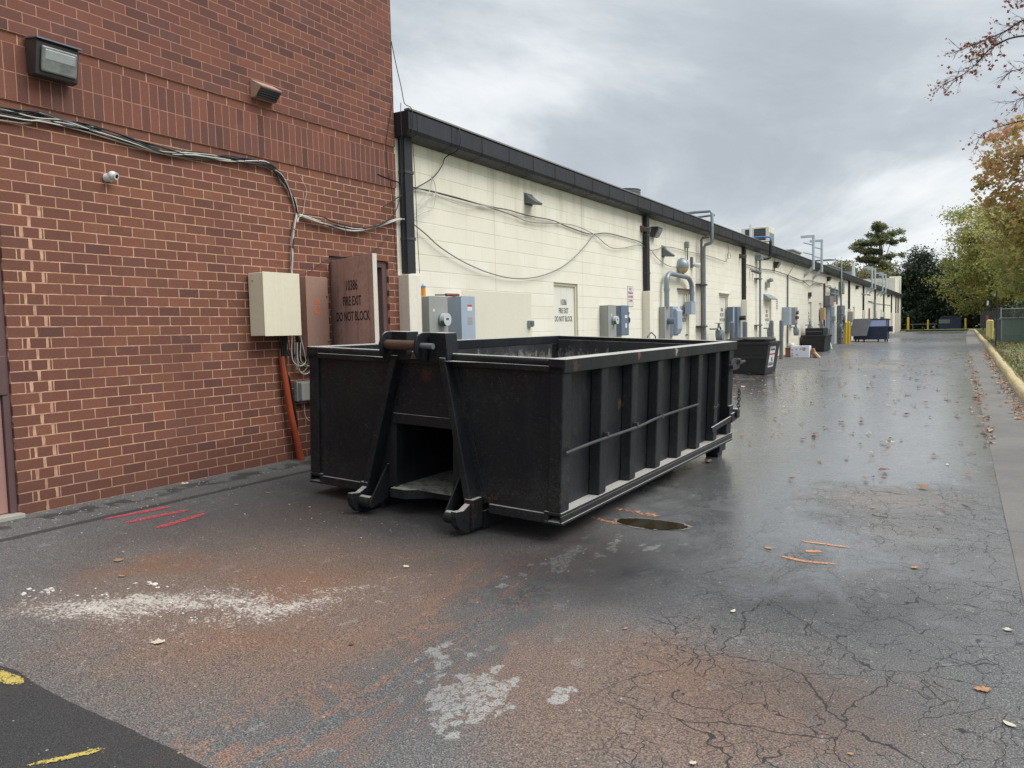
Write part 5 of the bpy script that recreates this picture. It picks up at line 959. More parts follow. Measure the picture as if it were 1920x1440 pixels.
# rooftop units
t = thing('rooftop_condenser', 'weathered domed condenser unit on the roof near the brick building', 'air conditioner', (-8.2, 20, 3.8))
b_ = MB(); b_.cyl((-8.2, 20, 4.0), (-8.2, 20, 5.02), .42, 24); b_.build('body', 'galv_dark', t); b_ = MB(); b_.cyl((-8.2, 20, 5.025), (-8.2, 20, 5.10), .44, 24, .34); b_.build('top', 'galv', t, bevel=.01)
b_ = MB(); [b_.cyl((-8.2, 20, z), (-8.2, 20, z+.012), .43, 24) for z in np.arange(4.1, 5.0, .06)]; b_.build('fins', 'galv_rust', t); MB().box(-7.80, -7.77, 19.9, 20.02, 4.78, 4.83).build('badge', 'text_red', t)
MB().box(-8.7, -7.7, 19.5, 20.5, 3.8, 4.0).build('curb', 'roof_grey', t)
t = thing('rooftop_unit', 'boxy rooftop air conditioner with dark louvred panels', 'air conditioner', (-8.2, 34.5, 3.8))
b_ = MB(); b_.box(-8.80, -7.60, 34.9, 36.0, 4.1, 5.56); b_.build('body', 'boot_white', t, bevel=.02); b_ = MB(); b_.box(-8.62, -8.36, 34.885, 34.898, 4.4, 5.48); b_.box(-8.24, -7.74, 34.885, 34.898, 4.4, 5.48); b_.build('louvre', 'dark_metal', t)
b_ = MB(); [b_.box(-8.24, -7.74, 34.875, 34.884, z, z+.02) for z in np.arange(4.55, 5.36, .08)]; b_.build('slats', 'galv_dark', t); b_ = MB(); b_.box(-8.80, -7.60, 34.9, 36.0, 3.8, 4.09); b_.build('curb', 'roof_grey', t); MB().box(-7.598, -7.59, 35.0, 35.9, 4.6, 5.3).build('side_panel', 'galv', t)
t = thing('rooftop_mast', 'white vertical pipe in front of the boxy rooftop air conditioner', 'pipe', (-7.9, 32.5, 3.8)); MB().cyl((-8.15, 33.9, 3.8), (-8.15, 33.9, 5.55), .05, 10).build('pipe', 'white_plastic', t)
for lb, bx in (('low pale rooftop duct behind the nearest exhaust stacks', (-8.6, -7.3, 38.5, 40.6, 3.8, 4.75)), ('long low rooftop housing behind the far stacks', (-9.2, -7.3, 50.0, 54.5, 3.8, 4.74)), ('small grey rooftop unit with a white vent pipe', (-8.2, -7.2, 60.0, 61.6, 3.8, 5.0))):
    t = thing('rooftop_unit', lb, 'roof unit', ((bx[0]+bx[1])/2, (bx[2]+bx[3])/2, 3.8)); MB().box(*bx).build('body', 'grey_box', t, bevel=.03); MB().box(bx[0]-.06, bx[1]+.06, bx[2]-.06, bx[3]+.06, bx[5]+.002, bx[5]+.06).build('lid', 'galv_dark' if bx[2] > 59 else 'grey_box', t)
    b_ = MB(); b_.box(bx[1]+.001, bx[1]+.012, bx[2]+.25, bx[3]-.25, bx[4]+.35, bx[5]-.12); b_.build('access_panel', 'galv', t)
t = thing('roof_vent_pipe', 'white vent pipe standing on the roof among the low units', 'pipe', (-7.2, 58.4, 3.8)); MB().cyl((-7.0, 58.4, 3.8), (-7.0, 58.4, 5.35), .10, 12).build('pipe', 'white_plastic', t)

# ------------------------------------------------------------------ the big black roll-off container (local frame: x right, y back, z up)
ct = thing('roll_off_container', 'large open top black steel roll off container with hook bar at its front', 'container', (0, 0, 0))
Xv = Vector((.99896, -.00641, -.04516)); Yv = Vector((.00659, .99997, .00399)); Zv = Vector((.04513, -.00428, .99897)); O = Vector((-3.58996, 4.65349, -.02402))
ct.matrix_world = Matrix(((Xv.x, Yv.x, Zv.x, O.x), (Xv.y, Yv.y, Zv.y, O.y), (Xv.z, Yv.z, Zv.z, O.z), (0, 0, 0, 1)))
HW = 1.198; LN = 4.283; HT = 1.15
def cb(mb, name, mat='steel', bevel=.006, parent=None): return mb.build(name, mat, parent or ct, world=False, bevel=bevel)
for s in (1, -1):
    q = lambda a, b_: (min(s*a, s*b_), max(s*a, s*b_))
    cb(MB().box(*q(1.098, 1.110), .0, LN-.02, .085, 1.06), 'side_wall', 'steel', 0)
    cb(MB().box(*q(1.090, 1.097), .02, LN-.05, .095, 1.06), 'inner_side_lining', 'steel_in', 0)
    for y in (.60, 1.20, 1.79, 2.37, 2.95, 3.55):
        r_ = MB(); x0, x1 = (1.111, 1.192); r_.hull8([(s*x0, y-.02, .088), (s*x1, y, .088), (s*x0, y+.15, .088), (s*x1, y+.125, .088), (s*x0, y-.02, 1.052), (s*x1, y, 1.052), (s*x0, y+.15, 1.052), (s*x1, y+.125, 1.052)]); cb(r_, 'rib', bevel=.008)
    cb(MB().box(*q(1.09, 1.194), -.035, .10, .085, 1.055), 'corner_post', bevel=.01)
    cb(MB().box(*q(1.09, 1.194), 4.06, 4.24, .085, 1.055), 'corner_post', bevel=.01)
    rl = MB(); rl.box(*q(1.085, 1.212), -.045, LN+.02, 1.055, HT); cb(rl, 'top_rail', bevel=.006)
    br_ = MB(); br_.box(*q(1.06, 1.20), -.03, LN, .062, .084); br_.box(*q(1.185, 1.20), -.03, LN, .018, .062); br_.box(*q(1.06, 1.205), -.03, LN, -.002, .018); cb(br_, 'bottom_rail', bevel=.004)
    for k in range(8): pass
# front wall with a tunnel opening
fwm = MB(); fy0, fy1 = -.012, .0
for x0, x1, z0, z1 in ((-1.09, -.27, .07, 1.06), (.27, 1.09, .07, 1.06), (-.27, .27, .585, 1.06)): fwm.box(x0, x1, fy0, fy1, z0, z1)
cb(fwm, 'front_wall', 'steel', 0)
cb(MB().box(-1.09, 1.09, .001, .008, .62, 1.06), 'inner_front_lining', 'steel_in', 0)
fr_ = MB(); fr_.box(-1.2, 1.2, -.045, .035, 1.058, 1.10); fr_.tube([(-1.19, -.005, 1.123), (1.19, -.005, 1.123)], .030, 12); cb(fr_, 'front_rail', bevel=.006)
cb(MB().box(-1.095, -.60, -.028, .02, -.002, .068), 'front_sill', bevel=.006); cb(MB().box(.60, 1.095, -.028, .02, -.002, .068), 'front_sill', bevel=.006)
tn = MB(); tn.box(-.28, -.27, .0, 1.0, -.02, .60); tn.box(.27, .28, .0, 1.0, -.02, .60); tn.box(-.27, .27, .0, 1.0, .585, .60); tn.box(-.27, .27, .99, 1.0, .0, .585); cb(tn, 'tunnel', 'steel', 0)
cb(MB().box(-.30, .30, -.03, -.013, .585, .665), 'crosspiece', bevel=.004)
cpl = MB(); cpl.hull8([(-.27, -.022, .667), (.27, -.022, .667), (-.27, -.013, .667), (.27, -.013, .667), (-.16, -.022, 1.09), (.16, -.022, 1.09), (-.16, -.013, 1.09), (.16, -.013, 1.09)]); cb(cpl, 'centre_plate', 'steel', 0)
cb(MB().box(-1.09, 1.09, .01, LN-.03, .07, .085), 'floor', 'steel_in', 0)
rw = MB(); rw.box(-1.10, 1.10, LN-.045, LN, .06, 1.10); cb(rw, 'rear_door', 'steel', .006); cb(MB().box(-1.09, 1.09, LN-.053, LN-.0455, .09, 1.09), 'inner_rear_lining', 'steel_in', 0)
for z in (.25, .6, .95): cb(MB().box(-1.1, 1.1, LN+.001, LN+.06, z-.04, z+.04), 'rear_door_beam', bevel=.006)
cb(MB().box(-1.2, 1.2, LN-.04, LN+.03, 1.10, HT), 'rear_rail', bevel=.01)
for s in (1, -1):
    # inclined A-frame leg
    lg = MB(); a, b_ = (s*.225, s*.490); w = .028
    lg.hull8([(b_-w, -.135, .08), (b_+w, -.135, .08), (b_-w, -.012, .08), (b_+w, -.012, .08), (a-w, -.105, 1.12), (a+w, -.105, 1.12), (a-w, -.012, 1.12), (a+w, -.012, 1.12)]); cb(lg, 'frame_leg', bevel=.006)
    fl = MB(); fl.hull8([(b_-s*.02, -.0225, .10), (b_+s*.095, -.0225, .10), (b_-s*.02, -.013, .10), (b_+s*.095, -.013, .10), (a-s*.02, -.0225, 1.08), (a+s*.075, -.0225, 1.08), (a-s*.02, -.013, 1.08), (a+s*.075, -.013, 1.08)]); cb(fl, 'leg_flange', bevel=.002)
    tb = MB(); x0, x1 = (s*.105, s*.245) if s > 0 else (-.255, -.115); tb.hull8([(x0-.01, -.085, 1.085), (x1+.03*s, -.085, 1.085), (x0-.01, .06, 1.085), (x1+.03*s, .06, 1.085), (x0, -.085, 1.302), (x1, -.085, 1.302), (x0, .06, 1.302), (x1, .06, 1.302)]) if s > 0 else tb.box(x0, x1, -.085, .06, 1.085, 1.302); cb(tb, 'hook_post', bevel=.004)
    gsx = MB(); gsx.add([(s*.24, -.11, 1.098), (s*.24, -.03, 1.098), (s*.62, -.03, 1.098), (s*.24, -.11, 1.090), (s*.24, -.03, 1.090), (s*.62, -.03, 1.090)], [(0, 1, 2), (3, 5, 4), (0, 3, 4, 1), (1, 4, 5, 2), (2, 5, 3, 0)]); cb(gsx, 'top_gusset', 'steel', 0)
    # foot: rounded skid nose, roller, inner triangular bracket
    pf_ = [(.32, .03), (.32, -.135), (-.05, -.135), (-.16, -.128), (-.25, -.095), (-.30, -.045), (-.315, .02), (-.31, .055), (-.22, .045), (-.13, .08), (-.05, .10)]
    cb(MB().prism(pf_, 'x', *sorted((s*.465, s*.515))), 'skid', bevel=.004)
    cb(MB().box(*sorted((s*.46, s*.54)), -.14, -.01, -.11, .11), 'foot_post', bevel=.006)
    pi_ = [(-.012, .255), (-.03, .255), (-.235, -.005), (-.245, -.035), (-.225, -.06), (-.19, -.055), (-.012, -.01)]
    cb(MB().prism(pi_, 'x', *sorted((s*.345, s*.358))), 'roller_bracket', bevel=.002)
    cb(MB().cyl((s*.36, -.205, -.02), (s*.463, -.205, -.02), .046, 18), 'front_roller', 'steel', .004)
    cb(MB().box(*sorted((s*.43, s*.54)), .02, LN-.1, -.135, -.004), 'ground_beam', bevel=.004)
    cb(MB().cyl((s*1.02, 3.95, -.085), (s*1.16, 3.95, -.085), .095, 22), 'rear_roller', 'steel', .006); cb(MB().box(*sorted((s*.98, s*1.18)), 3.86, 4.10, -.09, -.004), 'roller_mount', bevel=.004)
cb(MB().box(-.30, -.15, -.06, .14, .0, .075).hull8([(-.15, -.06, .0), (.02, .10, .0), (-.15, .02, .0), (.02, .18, .0), (-.15, -.06, .075), (.02, .10, .075), (-.15, .02, .075), (.02, .18, .075)]).box(.02, .44, .10, .18, .0, .075), 'subframe', bevel=.004)
cb(MB().box(-.27, .43, .19, .95, .02, .05), 'subframe_plate', 'steel', 0)
cb(MB().prism([(.30, .05), (.30, .13), (.36, .17), (.46, .17), (.46, .05)], 'x', .15, .17), 'stop_plate', bevel=.003)
for k in range(9): cb(MB().box(-1.06, 1.06, .28+.45*k, .34+.45*k, -.06, -.003), 'cross_member', 'steel', 0)
# nose plates and hook bar
def nose(x, th):
    n = 14; pr = [(.0, 1.302), (-.10, 1.302)]+[(-.13-.095*math.sin(math.pi*k/n), 1.197+.105*math.cos(math.pi*k/n)) for k in range(n+1)]+[(-.03, 1.085), (.0, 1.092)]
    return MB().prism(pr, 'x', x, x+th)
cb(nose(-.268, .018), 'hook_plate', bevel=.003); cb(nose(.062, .018), 'hook_plate', bevel=.003)
hb = MB(); hb.cyl((-.249, -.155, 1.205), (.061, -.155, 1.205), .036, 18); cb(hb, 'hook_bar', 'rust', .002)
cb(MB().cyl((.081, -.155, 1.205), (.19, -.155, 1.205), .022, 14), 'hook_bar_end', 'galv_dark', .002); cb(MB().cyl((-.30, -.155, 1.205), (-.269, -.155, 1.205), .034, 14), 'hook_bar_nut', 'rust', .003)
cb(MB().hull8([(-.10, -.06, 1.10), (.06, -.06, 1.10), (-.10, -.045, 1.10), (.06, -.045, 1.10), (.0, -.06, 1.29), (.06, -.06, 1.29), (.0, -.045, 1.29), (.06, -.045, 1.29)]), 'hook_web', 'frame_brown', .002)
# long thin rod on the right side, latch hardware and chain at the rear corner
MB().tube([(1.212, -.01, .505), (1.222, .35, .522), (1.214, .72, .522), (1.215, 1.32, .528), (1.222, 1.6, .548), (1.214, 1.92, .553), (1.214, 2.48, .556), (1.216, 2.90, .556)], .0115, 10, 3).build('side_rod', 'dark_metal', ct, world=False)
b_ = MB(); [b_.box(1.193, 1.226, y, y+.03, .505+(y*.016), .555+(y*.008)) for y in (.66, 1.25, 1.85)]; cb(b_, 'rod_clip', 'dark_metal', .002)
lt = MB(); lt.prism([(4.05, .84), (4.08, .93), (4.20, .96), (4.40, .95), (4.45, .90), (4.42, .83), (4.22, .82)], 'x', 1.196, 1.215); lt.cyl((1.19, 4.08, .87), (1.24, 4.08, .87), .03, 12); lt.cyl((1.19, 4.34, .92), (1.25, 4.34, .92), .03, 12); lt.tube([(1.22, 4.3, .90), (1.25, 4.50, .91), (1.18, 4.62, .88)], .016, 8); cb(lt, 'hinge', 'dark_metal', .002)
lb_ = MB(); lb_.beam((1.225, 3.36, .235), (1.225, 4.10, .275), .02, .055); lb_.beam((1.225, 4.10, .275), (1.22, 4.45, .30), .03, .10); lb_.cyl((1.19, 4.28, .32), (1.26, 4.28, .32), .055, 14); lb_.box(1.196, 1.22, 4.05, 4.2, .22, .42); cb(lb_, 'latch_lever', 'steel', .003)
ch = MB(); cx, cy, czz = 1.235, 4.36, .60
for k in range(9):
    z = .58-k*.036; n = 14; v = []
    pts_ = [(1.24+(.016*math.cos(a_) if k % 2 else 0), 4.36+.01*math.sin(k*.8)+(0 if k % 2 else .016*math.cos(a_)), z+.026*math.sin(a_)) for a_ in np.linspace(0, 2*math.pi, n)]
    ch.tube(pts_, .006, 6)
ch.build('chain', 'dark_metal', ct, world=False)
ch = MB()
for k in range(8):
    yy = 3.42+.02*k; ch.tube([(1.225+(.01*math.cos(a_) if k % 2 else 0), yy+.012*math.cos(a_)*.8, .47-.02*math.sin(k*.5)+.012*math.sin(a_)) for a_ in np.linspace(0, 2*math.pi, 10)], .004, 5)
ch.build('chain', 'dark_metal', ct, world=False)

# ------------------------------------------------------------------ dumpsters and litter by the wall
def rear_bin(name, label, x0, x1, y0, y1, h, mat, taper=.12):
    zb_ = min(gz(x0, y0), gz(x1, y1))+.02; t = thing(name, label, 'dumpster', ((x0+x1)/2, (y0+y1)/2, zb_)); z1 = zb_+h; k = taper
    MB().hull8([(x0+k, y0+k*.5, zb_), (x1-k, y0+k*.5, zb_), (x0+k, y1-k*.5, zb_), (x1-k, y1-k*.5, zb_), (x0, y0, z1), (x1, y0, z1), (x0, y1, z1), (x1, y1, z1)]).build('body', mat, t, bevel=.015)
    MB().box(x0-.03, x1+.03, y0-.03, y1+.03, z1-.08, z1-.01).build('rim', mat, t, bevel=.01)
    return t, zb_, z1
t, zb_, z1 = rear_bin('dumpster', 'black dumpster with white warning sticker next to the rear of the big container', -5.52, -4.30, 19.75, 21.1, .83, 'black_paint')
MB().hull8([(-5.50, 19.8, z1), (-4.40, 19.8, z1), (-5.50, 21.05, z1), (-4.40, 21.05, z1), (-5.50, 19.8, z1+.05), (-4.40, 19.8, z1+.03), (-5.50, 21.05, z1+.09), (-4.40, 21.05, z1+.07)]).build('lid', 'black_paint', t, bevel=.012)
MB().box(-5.10, -4.30, 19.74, 20.5, z1+.092, z1+.112).build('lid_flap', 'lid_grey', t, bevel=.006)
b_ = MB(); b_.box(-5.45, -4.38, 19.735, 19.76, zb_+.40, zb_+.47); b_.box(-4.29, -4.26, 19.85, 19.93, z1-.09, z1-.03); b_.cyl((-4.45, 19.70, z1-.05), (-4.45, 19.76, z1-.05), .02); b_.build('bracket', 'black_paint', t)
# sticker lies on the tapered right face
def onface(y, f): return -4.42+.12*f          # x of the face at height fraction f
sk = MB(); a0, a1 = (zb_+.17, zb_+.70); y0, y1 = 20.02, 20.62
def stk(z0, z1_, ya, yb, off, mat, nm):
    f0, f1 = (z0-zb_)/.83, (z1_-zb_)/.83; m = MB(); m.hull8([(onface(0, f0)+off, ya, z0), (onface(0, f0)+off+.002, ya, z0), (onface(0, f0)+off, yb, z0), (onface(0, f0)+off+.002, yb, z0), (onface(0, f1)+off, ya, z1_), (onface(0, f1)+off+.002, ya, z1_), (onface(0, f1)+off, yb, z1_), (onface(0, f1)+off+.002, yb, z1_)]); return m
stp = stk(a0, a1, y0, y1, .004, None, '').build('sticker', 'white_plastic', t)
stk(zb_+.485, zb_+.525, y0, y1, .0075, None, '').build('red_band', 'text_red', stp)
lm = MB()
for z, h_, n in ((zb_+.60, .055, 5), (zb_+.215, .05, 6), (zb_+.275, .022, 7), (zb_+.675, .014, 9)):
    for k in range(n):
        w_ = (y1-y0-.08)/n; f = (z-zb_)/.83; ya = y0+.04+k*w_; lm.box(onface(0, f)+.0068, onface(0, (z+h_-zb_)/.83)+.0085, ya, ya+w_*.62, z, z+h_)
lm.build('printed_marks', 'text_grey', stp)
pg = MB(); f = (zb_+.37-zb_)/.83
for (ya, za, yb, zb2, w_) in ((20.30, .40, 20.36, .33, .035), (20.26, .43, 20.29, .39, .02), (20.38, .43, 20.33, .40, .03), (20.29, .33, 20.33, .37, .025)): pg.beam((onface(0, f)+.009, ya, zb_+za), (onface(0, f)+.009, yb, zb_+zb2), .004, w_, (1, 0, 0))
pg.build('warning_pictogram', 'text_dark', stp)
t, zb_, z1 = rear_bin('dumpster', 'smaller black dumpster with propped lid behind the white carton', -5.88, -4.98, 33.0, 34.6, .66, 'black_paint', .05)
MB().box(-5.80, -5.10, 33.3, 34.5, z1+.001, z1+.28).build('lid', 'black_paint', t, bevel=.02); MB().box(-5.75, -5.15, 33.28, 33.299, z1+.12, z1+.16).build('lid_rib', 'lid_grey', t)
t = thing('carton', 'white printed carton standing on the asphalt beside the black dumpster', 'box', (-5.1, 28.4, .08)); zc_ = gz(-5.1, 28.3)
MB().box(-5.40, -4.78, 28.2, 28.62, zc_, zc_+.41).build('box', 'carton', t, bevel=.004)
b_ = MB(); 
for k, (a_, c_) in enumerate(((-5.38, .04), (-5.38, .12), (-5.38, .25), (-5.22, .08), (-5.24, .27), (-5.10, .28))): b_.box(a_, a_+.07, 28.196, 28.1985, zc_+c_, zc_+c_+.05)
b_.build('printed_marks', 'grey_blue_box', t); MB().cyl((-4.95, 28.1985, zc_+.30), (-4.95, 28.195, zc_+.30), .052, 18).build('emblem_ring', 'dark_metal', t); MB().cyl((-4.95, 28.194, zc_+.30), (-4.95, 28.192, zc_+.30), .036, 18).build('emblem', 'yellow', t)
t = thing('carton', 'brown cardboard box behind the left end of the white carton', 'box', (-5.5, 28.9, .08)); MB().box(-5.62, -5.42, 28.4, 28.8, zc_, zc_+.35).build('box', 'cardboard', t, bevel=.004); MB().box(-5.62, -5.42, 28.30, 28.399, zc_+.34, zc_+.352).build('flap', 'cardboard', t)
t = thing('crushed_box', 'crushed brown cardboard leaning at the right end of the white carton', 'box', (-4.65, 28.6, .08)); MB().hull8([(-4.70, 28.4, zc_), (-4.56, 28.4, zc_), (-4.70, 28.75, zc_), (-4.56, 28.75, zc_), (-4.76, 28.4, zc_+.3), (-4.68, 28.4, zc_+.32), (-4.76, 28.75, zc_+.27), (-4.70, 28.75, zc_+.33)]).build('box', 'cardboard', t, bevel=.004)
MB().hull8([(-4.54, 28.35, zc_), (-4.46, 28.35, zc_), (-4.54, 28.6, zc_), (-4.46, 28.6, zc_), (-4.67, 28.35, zc_+.17), (-4.62, 28.35, zc_+.19), (-4.67, 28.6, zc_+.17), (-4.62, 28.6, zc_+.19)]).build('flap', 'tan', t)
t = thing('trash_bag', 'clear plastic bag of rubbish stuffed behind the white carton', 'bag', (-5.45, 28.9, .3)); MB().ball((-5.48, 28.75, zc_+.42), .13, 12, 8, .8).build('bag', 'meter_glass', t)
t = thing('folded_frame', 'white folded metal rack leaning at the foot of the wall behind the cardboard', 'rack', (-5.3, 35.2, .15)); zz = gz(-5.2, 35.2)
b_ = MB(); b_.tube([(-5.30, 35.2, zz), (-5.42, 35.5, zz+.58), (-5.22, 35.5, zz+.60), (-5.05, 35.2, zz+.02)], .025, 8); b_.build('frame', 'white_plastic', t); b_ = MB(); b_.add([(-5.29, 35.22, zz+.05), (-5.08, 35.22, zz+.08), (-5.23, 35.48, zz+.55), (-5.40, 35.48, zz+.52)], [(0, 1, 2, 3)]); b_.add([(-5.29, 35.24, zz+.05), (-5.08, 35.24, zz+.08), (-5.23, 35.50, zz+.55), (-5.40, 35.50, zz+.52)], [(0, 1, 2, 3)]); b_.build('panel', 'grey_blue_box', t)
# blue dumpster with hanging lid
t = thing('dumpster', 'dark blue dumpster with a grey lid hanging over its front beside the cream wall', 'dumpster', (-4.6, 47.6, .15)); z0 = gz(-4.6, 47.5)+.14; xl, xr = -5.62, -3.90; ya, yb = 47.0, 48.5
MB().prism([(ya, z0), (yb, z0), (yb, z0+1.10), (ya+.35, z0+1.10), (ya, z0+.72)], 'x', xl, xr).build('body', 'blue_steel', t, bevel=.015)
MB().hull8([(xl+.02, ya-.012, z0+.73), (xr-.08, ya-.012, z0+.73), (xl+.02, ya, z0+.73), (xr-.08, ya, z0+.73), (xl+.02, ya+.335, z0+1.11), (xr-.08, ya+.335, z0+1.11), (xl+.02, ya+.345, z0+1.10), (xr-.08, ya+.345, z0+1.10)]).build('sloped_front', 'blue_light', t)
b_ = MB(); b_.box(xl-.03, xr+.05, ya+.30, ya+.38, z0+1.10, z0+1.15); b_.box(xl-.03, xr+.05, yb-.06, yb+.02, z0+1.08, z0+1.14); b_.build('rim', 'dark_metal', t, bevel=.008)
lid = MB(); n = 12
for k in range(n):
    x0 = xl-.02+k*(.92/n); x1 = x0+.92/n*.6; lid.hull8([(x0-.16, ya-.44, z0+.22), (x1-.16, ya-.44, z0+.22), (x0-.16, ya-.41, z0+.22), (x1-.16, ya-.41, z0+.22), (x0, ya+.24, z0+1.18), (x1, ya+.24, z0+1.18), (x0, ya+.27, z0+1.18), (x1, ya+.27, z0+1.18)])
lid.hull8([(xl-.18, ya-.425, z0+.21), (xl+.74, ya-.425, z0+.21), (xl-.18, ya-.405, z0+.21), (xl+.74, ya-.405, z0+.21), (xl-.02, ya+.255, z0+1.17), (xl+.90, ya+.255, z0+1.17), (xl-.02, ya+.275, z0+1.17), (xl+.90, ya+.275, z0+1.17)]); lid.build('lid', 'lid_grey', t)
b_ = MB(); b_.box(xr, xr+.22, ya+.35, ya+.95, z0+.42, z0+.72); b_.build('fork_pocket', 'blue_steel', t, bevel=.01)
for x in (xl+.12, xl+.55, xr-.45, xr-.1): MB().cyl((x-.03, ya+.12, z0-.07), (x+.03, ya+.12, z0-.07), .075, 14).box(x-.04, x+.04, ya+.06, ya+.18, z0-.04, z0-.001).build('caster', 'cable_black', t)
for x in (xl+.12, xr-.1): MB().cyl((x-.03, yb-.12, z0-.07), (x+.03, yb-.12, z0-.07), .075, 14).build('caster', 'cable_black', t)
t = thing('dumpster', 'far dark blue and green dumpster under the trees beyond the end of the lane', 'dumpster', (-1.7, 91, .2)); MB().prism([(-2.72, .25), (-.72, .25), (-.72, 1.45), (-1.0, 1.62), (-2.5, 1.62), (-2.72, 1.35)], 'y', 90.3, 92.0).build('body', 'blue_steel', t, bevel=.02)
MB().box(-2.70, -1.72, 90.28, 90.299, .95, 1.35).build('front_door', 'green_cab', t); MB().box(-2.5, -1.0, 90.2, 92.0, 1.621, 1.68).build('lid', 'dark_metal', t)
# bollards
by = 'yellow bollards'
bollard(-5.50, 43.0, 1.14, .075, 'yellow', 'yellow bollard on the left of the close pair at the cream wall', by); bollard(-5.45, 43.75, 1.14, .075, 'yellow', 'yellow bollard on the right of the close pair at the cream wall', by)
def bol2(x, y, zt, label, r=.09, mat='yellow', g_=by, hh=1.2):
    t = thing('bollard', label, 'bollard', (x, y, zt-hh), g_); MB().cyl((x, y, zt-hh), (x, y, zt-.05), r, 16).build('post', mat, t); MB().ball((x, y, zt-.055), r*1.001, 16, 8, .7).build('dome_cap', mat, t)
bol2(-5.35, 87.5, 1.62, 'yellow bollard right at the end corner of the cream building', .11, hh=1.6); bol2(-3.75, 92, 1.35, 'yellow bollard between the building corner and the far dumpster'); bol2(-.35, 90.5, 1.42, 'yellow bollard just right of the far dumpster', .10)
bol2(.92, 50.5, 1.24, 'pale yellow bollard on the lawn, left one beside the green cabinet', .09, 'yellow_pale', 'pale yellow bollards by the green cabinet'); bol2(.96, 46.2, 1.22, 'pale yellow bollard on the lawn, right one beside the green cabinet', .10, 'yellow_pale', 'pale yellow bollards by the green cabinet')
# green transformer cabinet
t = thing('transformer_cabinet', 'large pale green transformer cabinet on the lawn at the right edge', 'cabinet', (2.4, 41.8, .2)); z0 = gz(1.5, 41)+.14
MB().box(1.27, 3.6, 41.0, 42.6, z0-.1, z0+1.05).build('body', 'green_cab', t, bevel=.02); MB().box(1.20, 3.67, 40.93, 42.67, z0+1.051, z0+1.10).build('lid', 'galv', t, bevel=.015)
MB().box(1.30, 1.98, 40.982, 40.999, z0+.28, z0+1.03).build('door', 'green_cab', t, bevel=.004); MB().box(2.02, 3.3, 40.982, 40.999, z0+.10, z0+1.03).build('door', 'green_cab', t, bevel=.004); MB().box(1.258, 1.269, 41.2, 41.5, z0+.2, z0+1.0).build('edge_strip', 'grey_box', t)
t = thing('transformer_cabinet', 'narrow grey green cabinet just behind the large green one', 'cabinet', (1.3, 43.6, .2)); MB().box(1.08, 1.9, 43.2, 44.2, z0-.1, z0+1.02).build('body', 'grey_bollard', t, bevel=.02); MB().box(1.05, 1.93, 43.17, 44.23, z0+1.021, z0+1.06).build('lid', 'grey_box', t)
t = thing('utility_marker', 'short post with a red top next to the pale yellow bollards', 'marker', (.86, 52, .2)); MB().cyl((.86, 52, .1), (.86, 52, 1.2), .03).build('post', 'cable_white', t); MB().cyl((.86, 52, 1.2), (.86, 52, 1.5), .06, 12).build('red_top', 'red_handle', t)
t = thing('marker_pole', 'thin straight black pole on the lawn in front of the green cabinet', 'pole', (.90, 35.5, .1)); MB().cyl((.90, 35.5, .1), (.90, 35.6, 2.32), .028, 10).build('pole', 'cable_black', t); MB().cyl((.90, 35.6, 2.321), (.90, 35.6, 2.35), .035, 10).build('cap', 'cable_black', t)
t = thing('marker_pole', 'leaning black pole with a white tip at the far end of the lawn', 'pole', (.95, 73, .2)); MB().cyl((.93, 73, .15), (1.22, 73, 2.4), .045, 8).build('pole', 'cable_black', t); MB().cyl((1.222, 73, 2.402), (1.25, 73, 2.75), .06, 8).build('white_tip', 'white_plastic', t)
# chain-link fence and dark board fence
t = thing('chain_link_fence', 'grey chain link fence behind the green cabinet', 'fence', (4, 54, .2))
for x in (1.6, 4.4, 7.2, 10): MB().cyl((x, 54, .1), (x, 54, 1.95), .035, 8).build('post', 'galv', t)
MB().tube([(1.6, 54, 1.85), (10, 54, 1.85)], .02, 6).build('top_rail', 'galv', t); b_ = MB()
for k in range(-24, 100):
    for sgn in (1, -1):
        xa = 1.6+k*.09; xb_ = xa+sgn*1.9; lo = (xa, .2); hi = (xb_, 1.85)
        if min(xa, xb_) < 1.6 or max(xa, xb_) > 10: continue
        b_.add([(xa-.004, 54, .2), (xa+.004, 54, .2), (xb_+.004, 54, 1.85), (xb_-.004, 54, 1.85)], [(0, 1, 2, 3)])
b_.build('wire_mesh', 'galv_dark', t)
t = thing('board_fence', 'dark upright board fence under the trees past the leaning pole', 'fence', (3, 88, .3)); b_ = MB()
for k in range(46): b_.box(.9+k*.16, 1.045+k*.16, 88, 88.03+.01*(k % 2), .1, 2.05+.02*(k % 3))
b_.build('boards', 'dark_metal', t); MB().box(.9, 8.2, 88.05, 88.12, .6, .7).box(.9, 8.2, 88.05, 88.12, 1.6, 1.7).build('rail', 'dark_metal', t)
t = thing('picnic_frame', 'low pale metal frame lying in the weeds beyond the building corner', 'frame', (-4.5, 95, .3)); MB().box(-5.6, -3.0, 95, 95.4, .85, .95).box(-5.4, -5.3, 95, 95.3, .2, .85).box(-3.3, -3.2, 95, 95.3, .2, .85).build('frame', 'galv_dark', t)

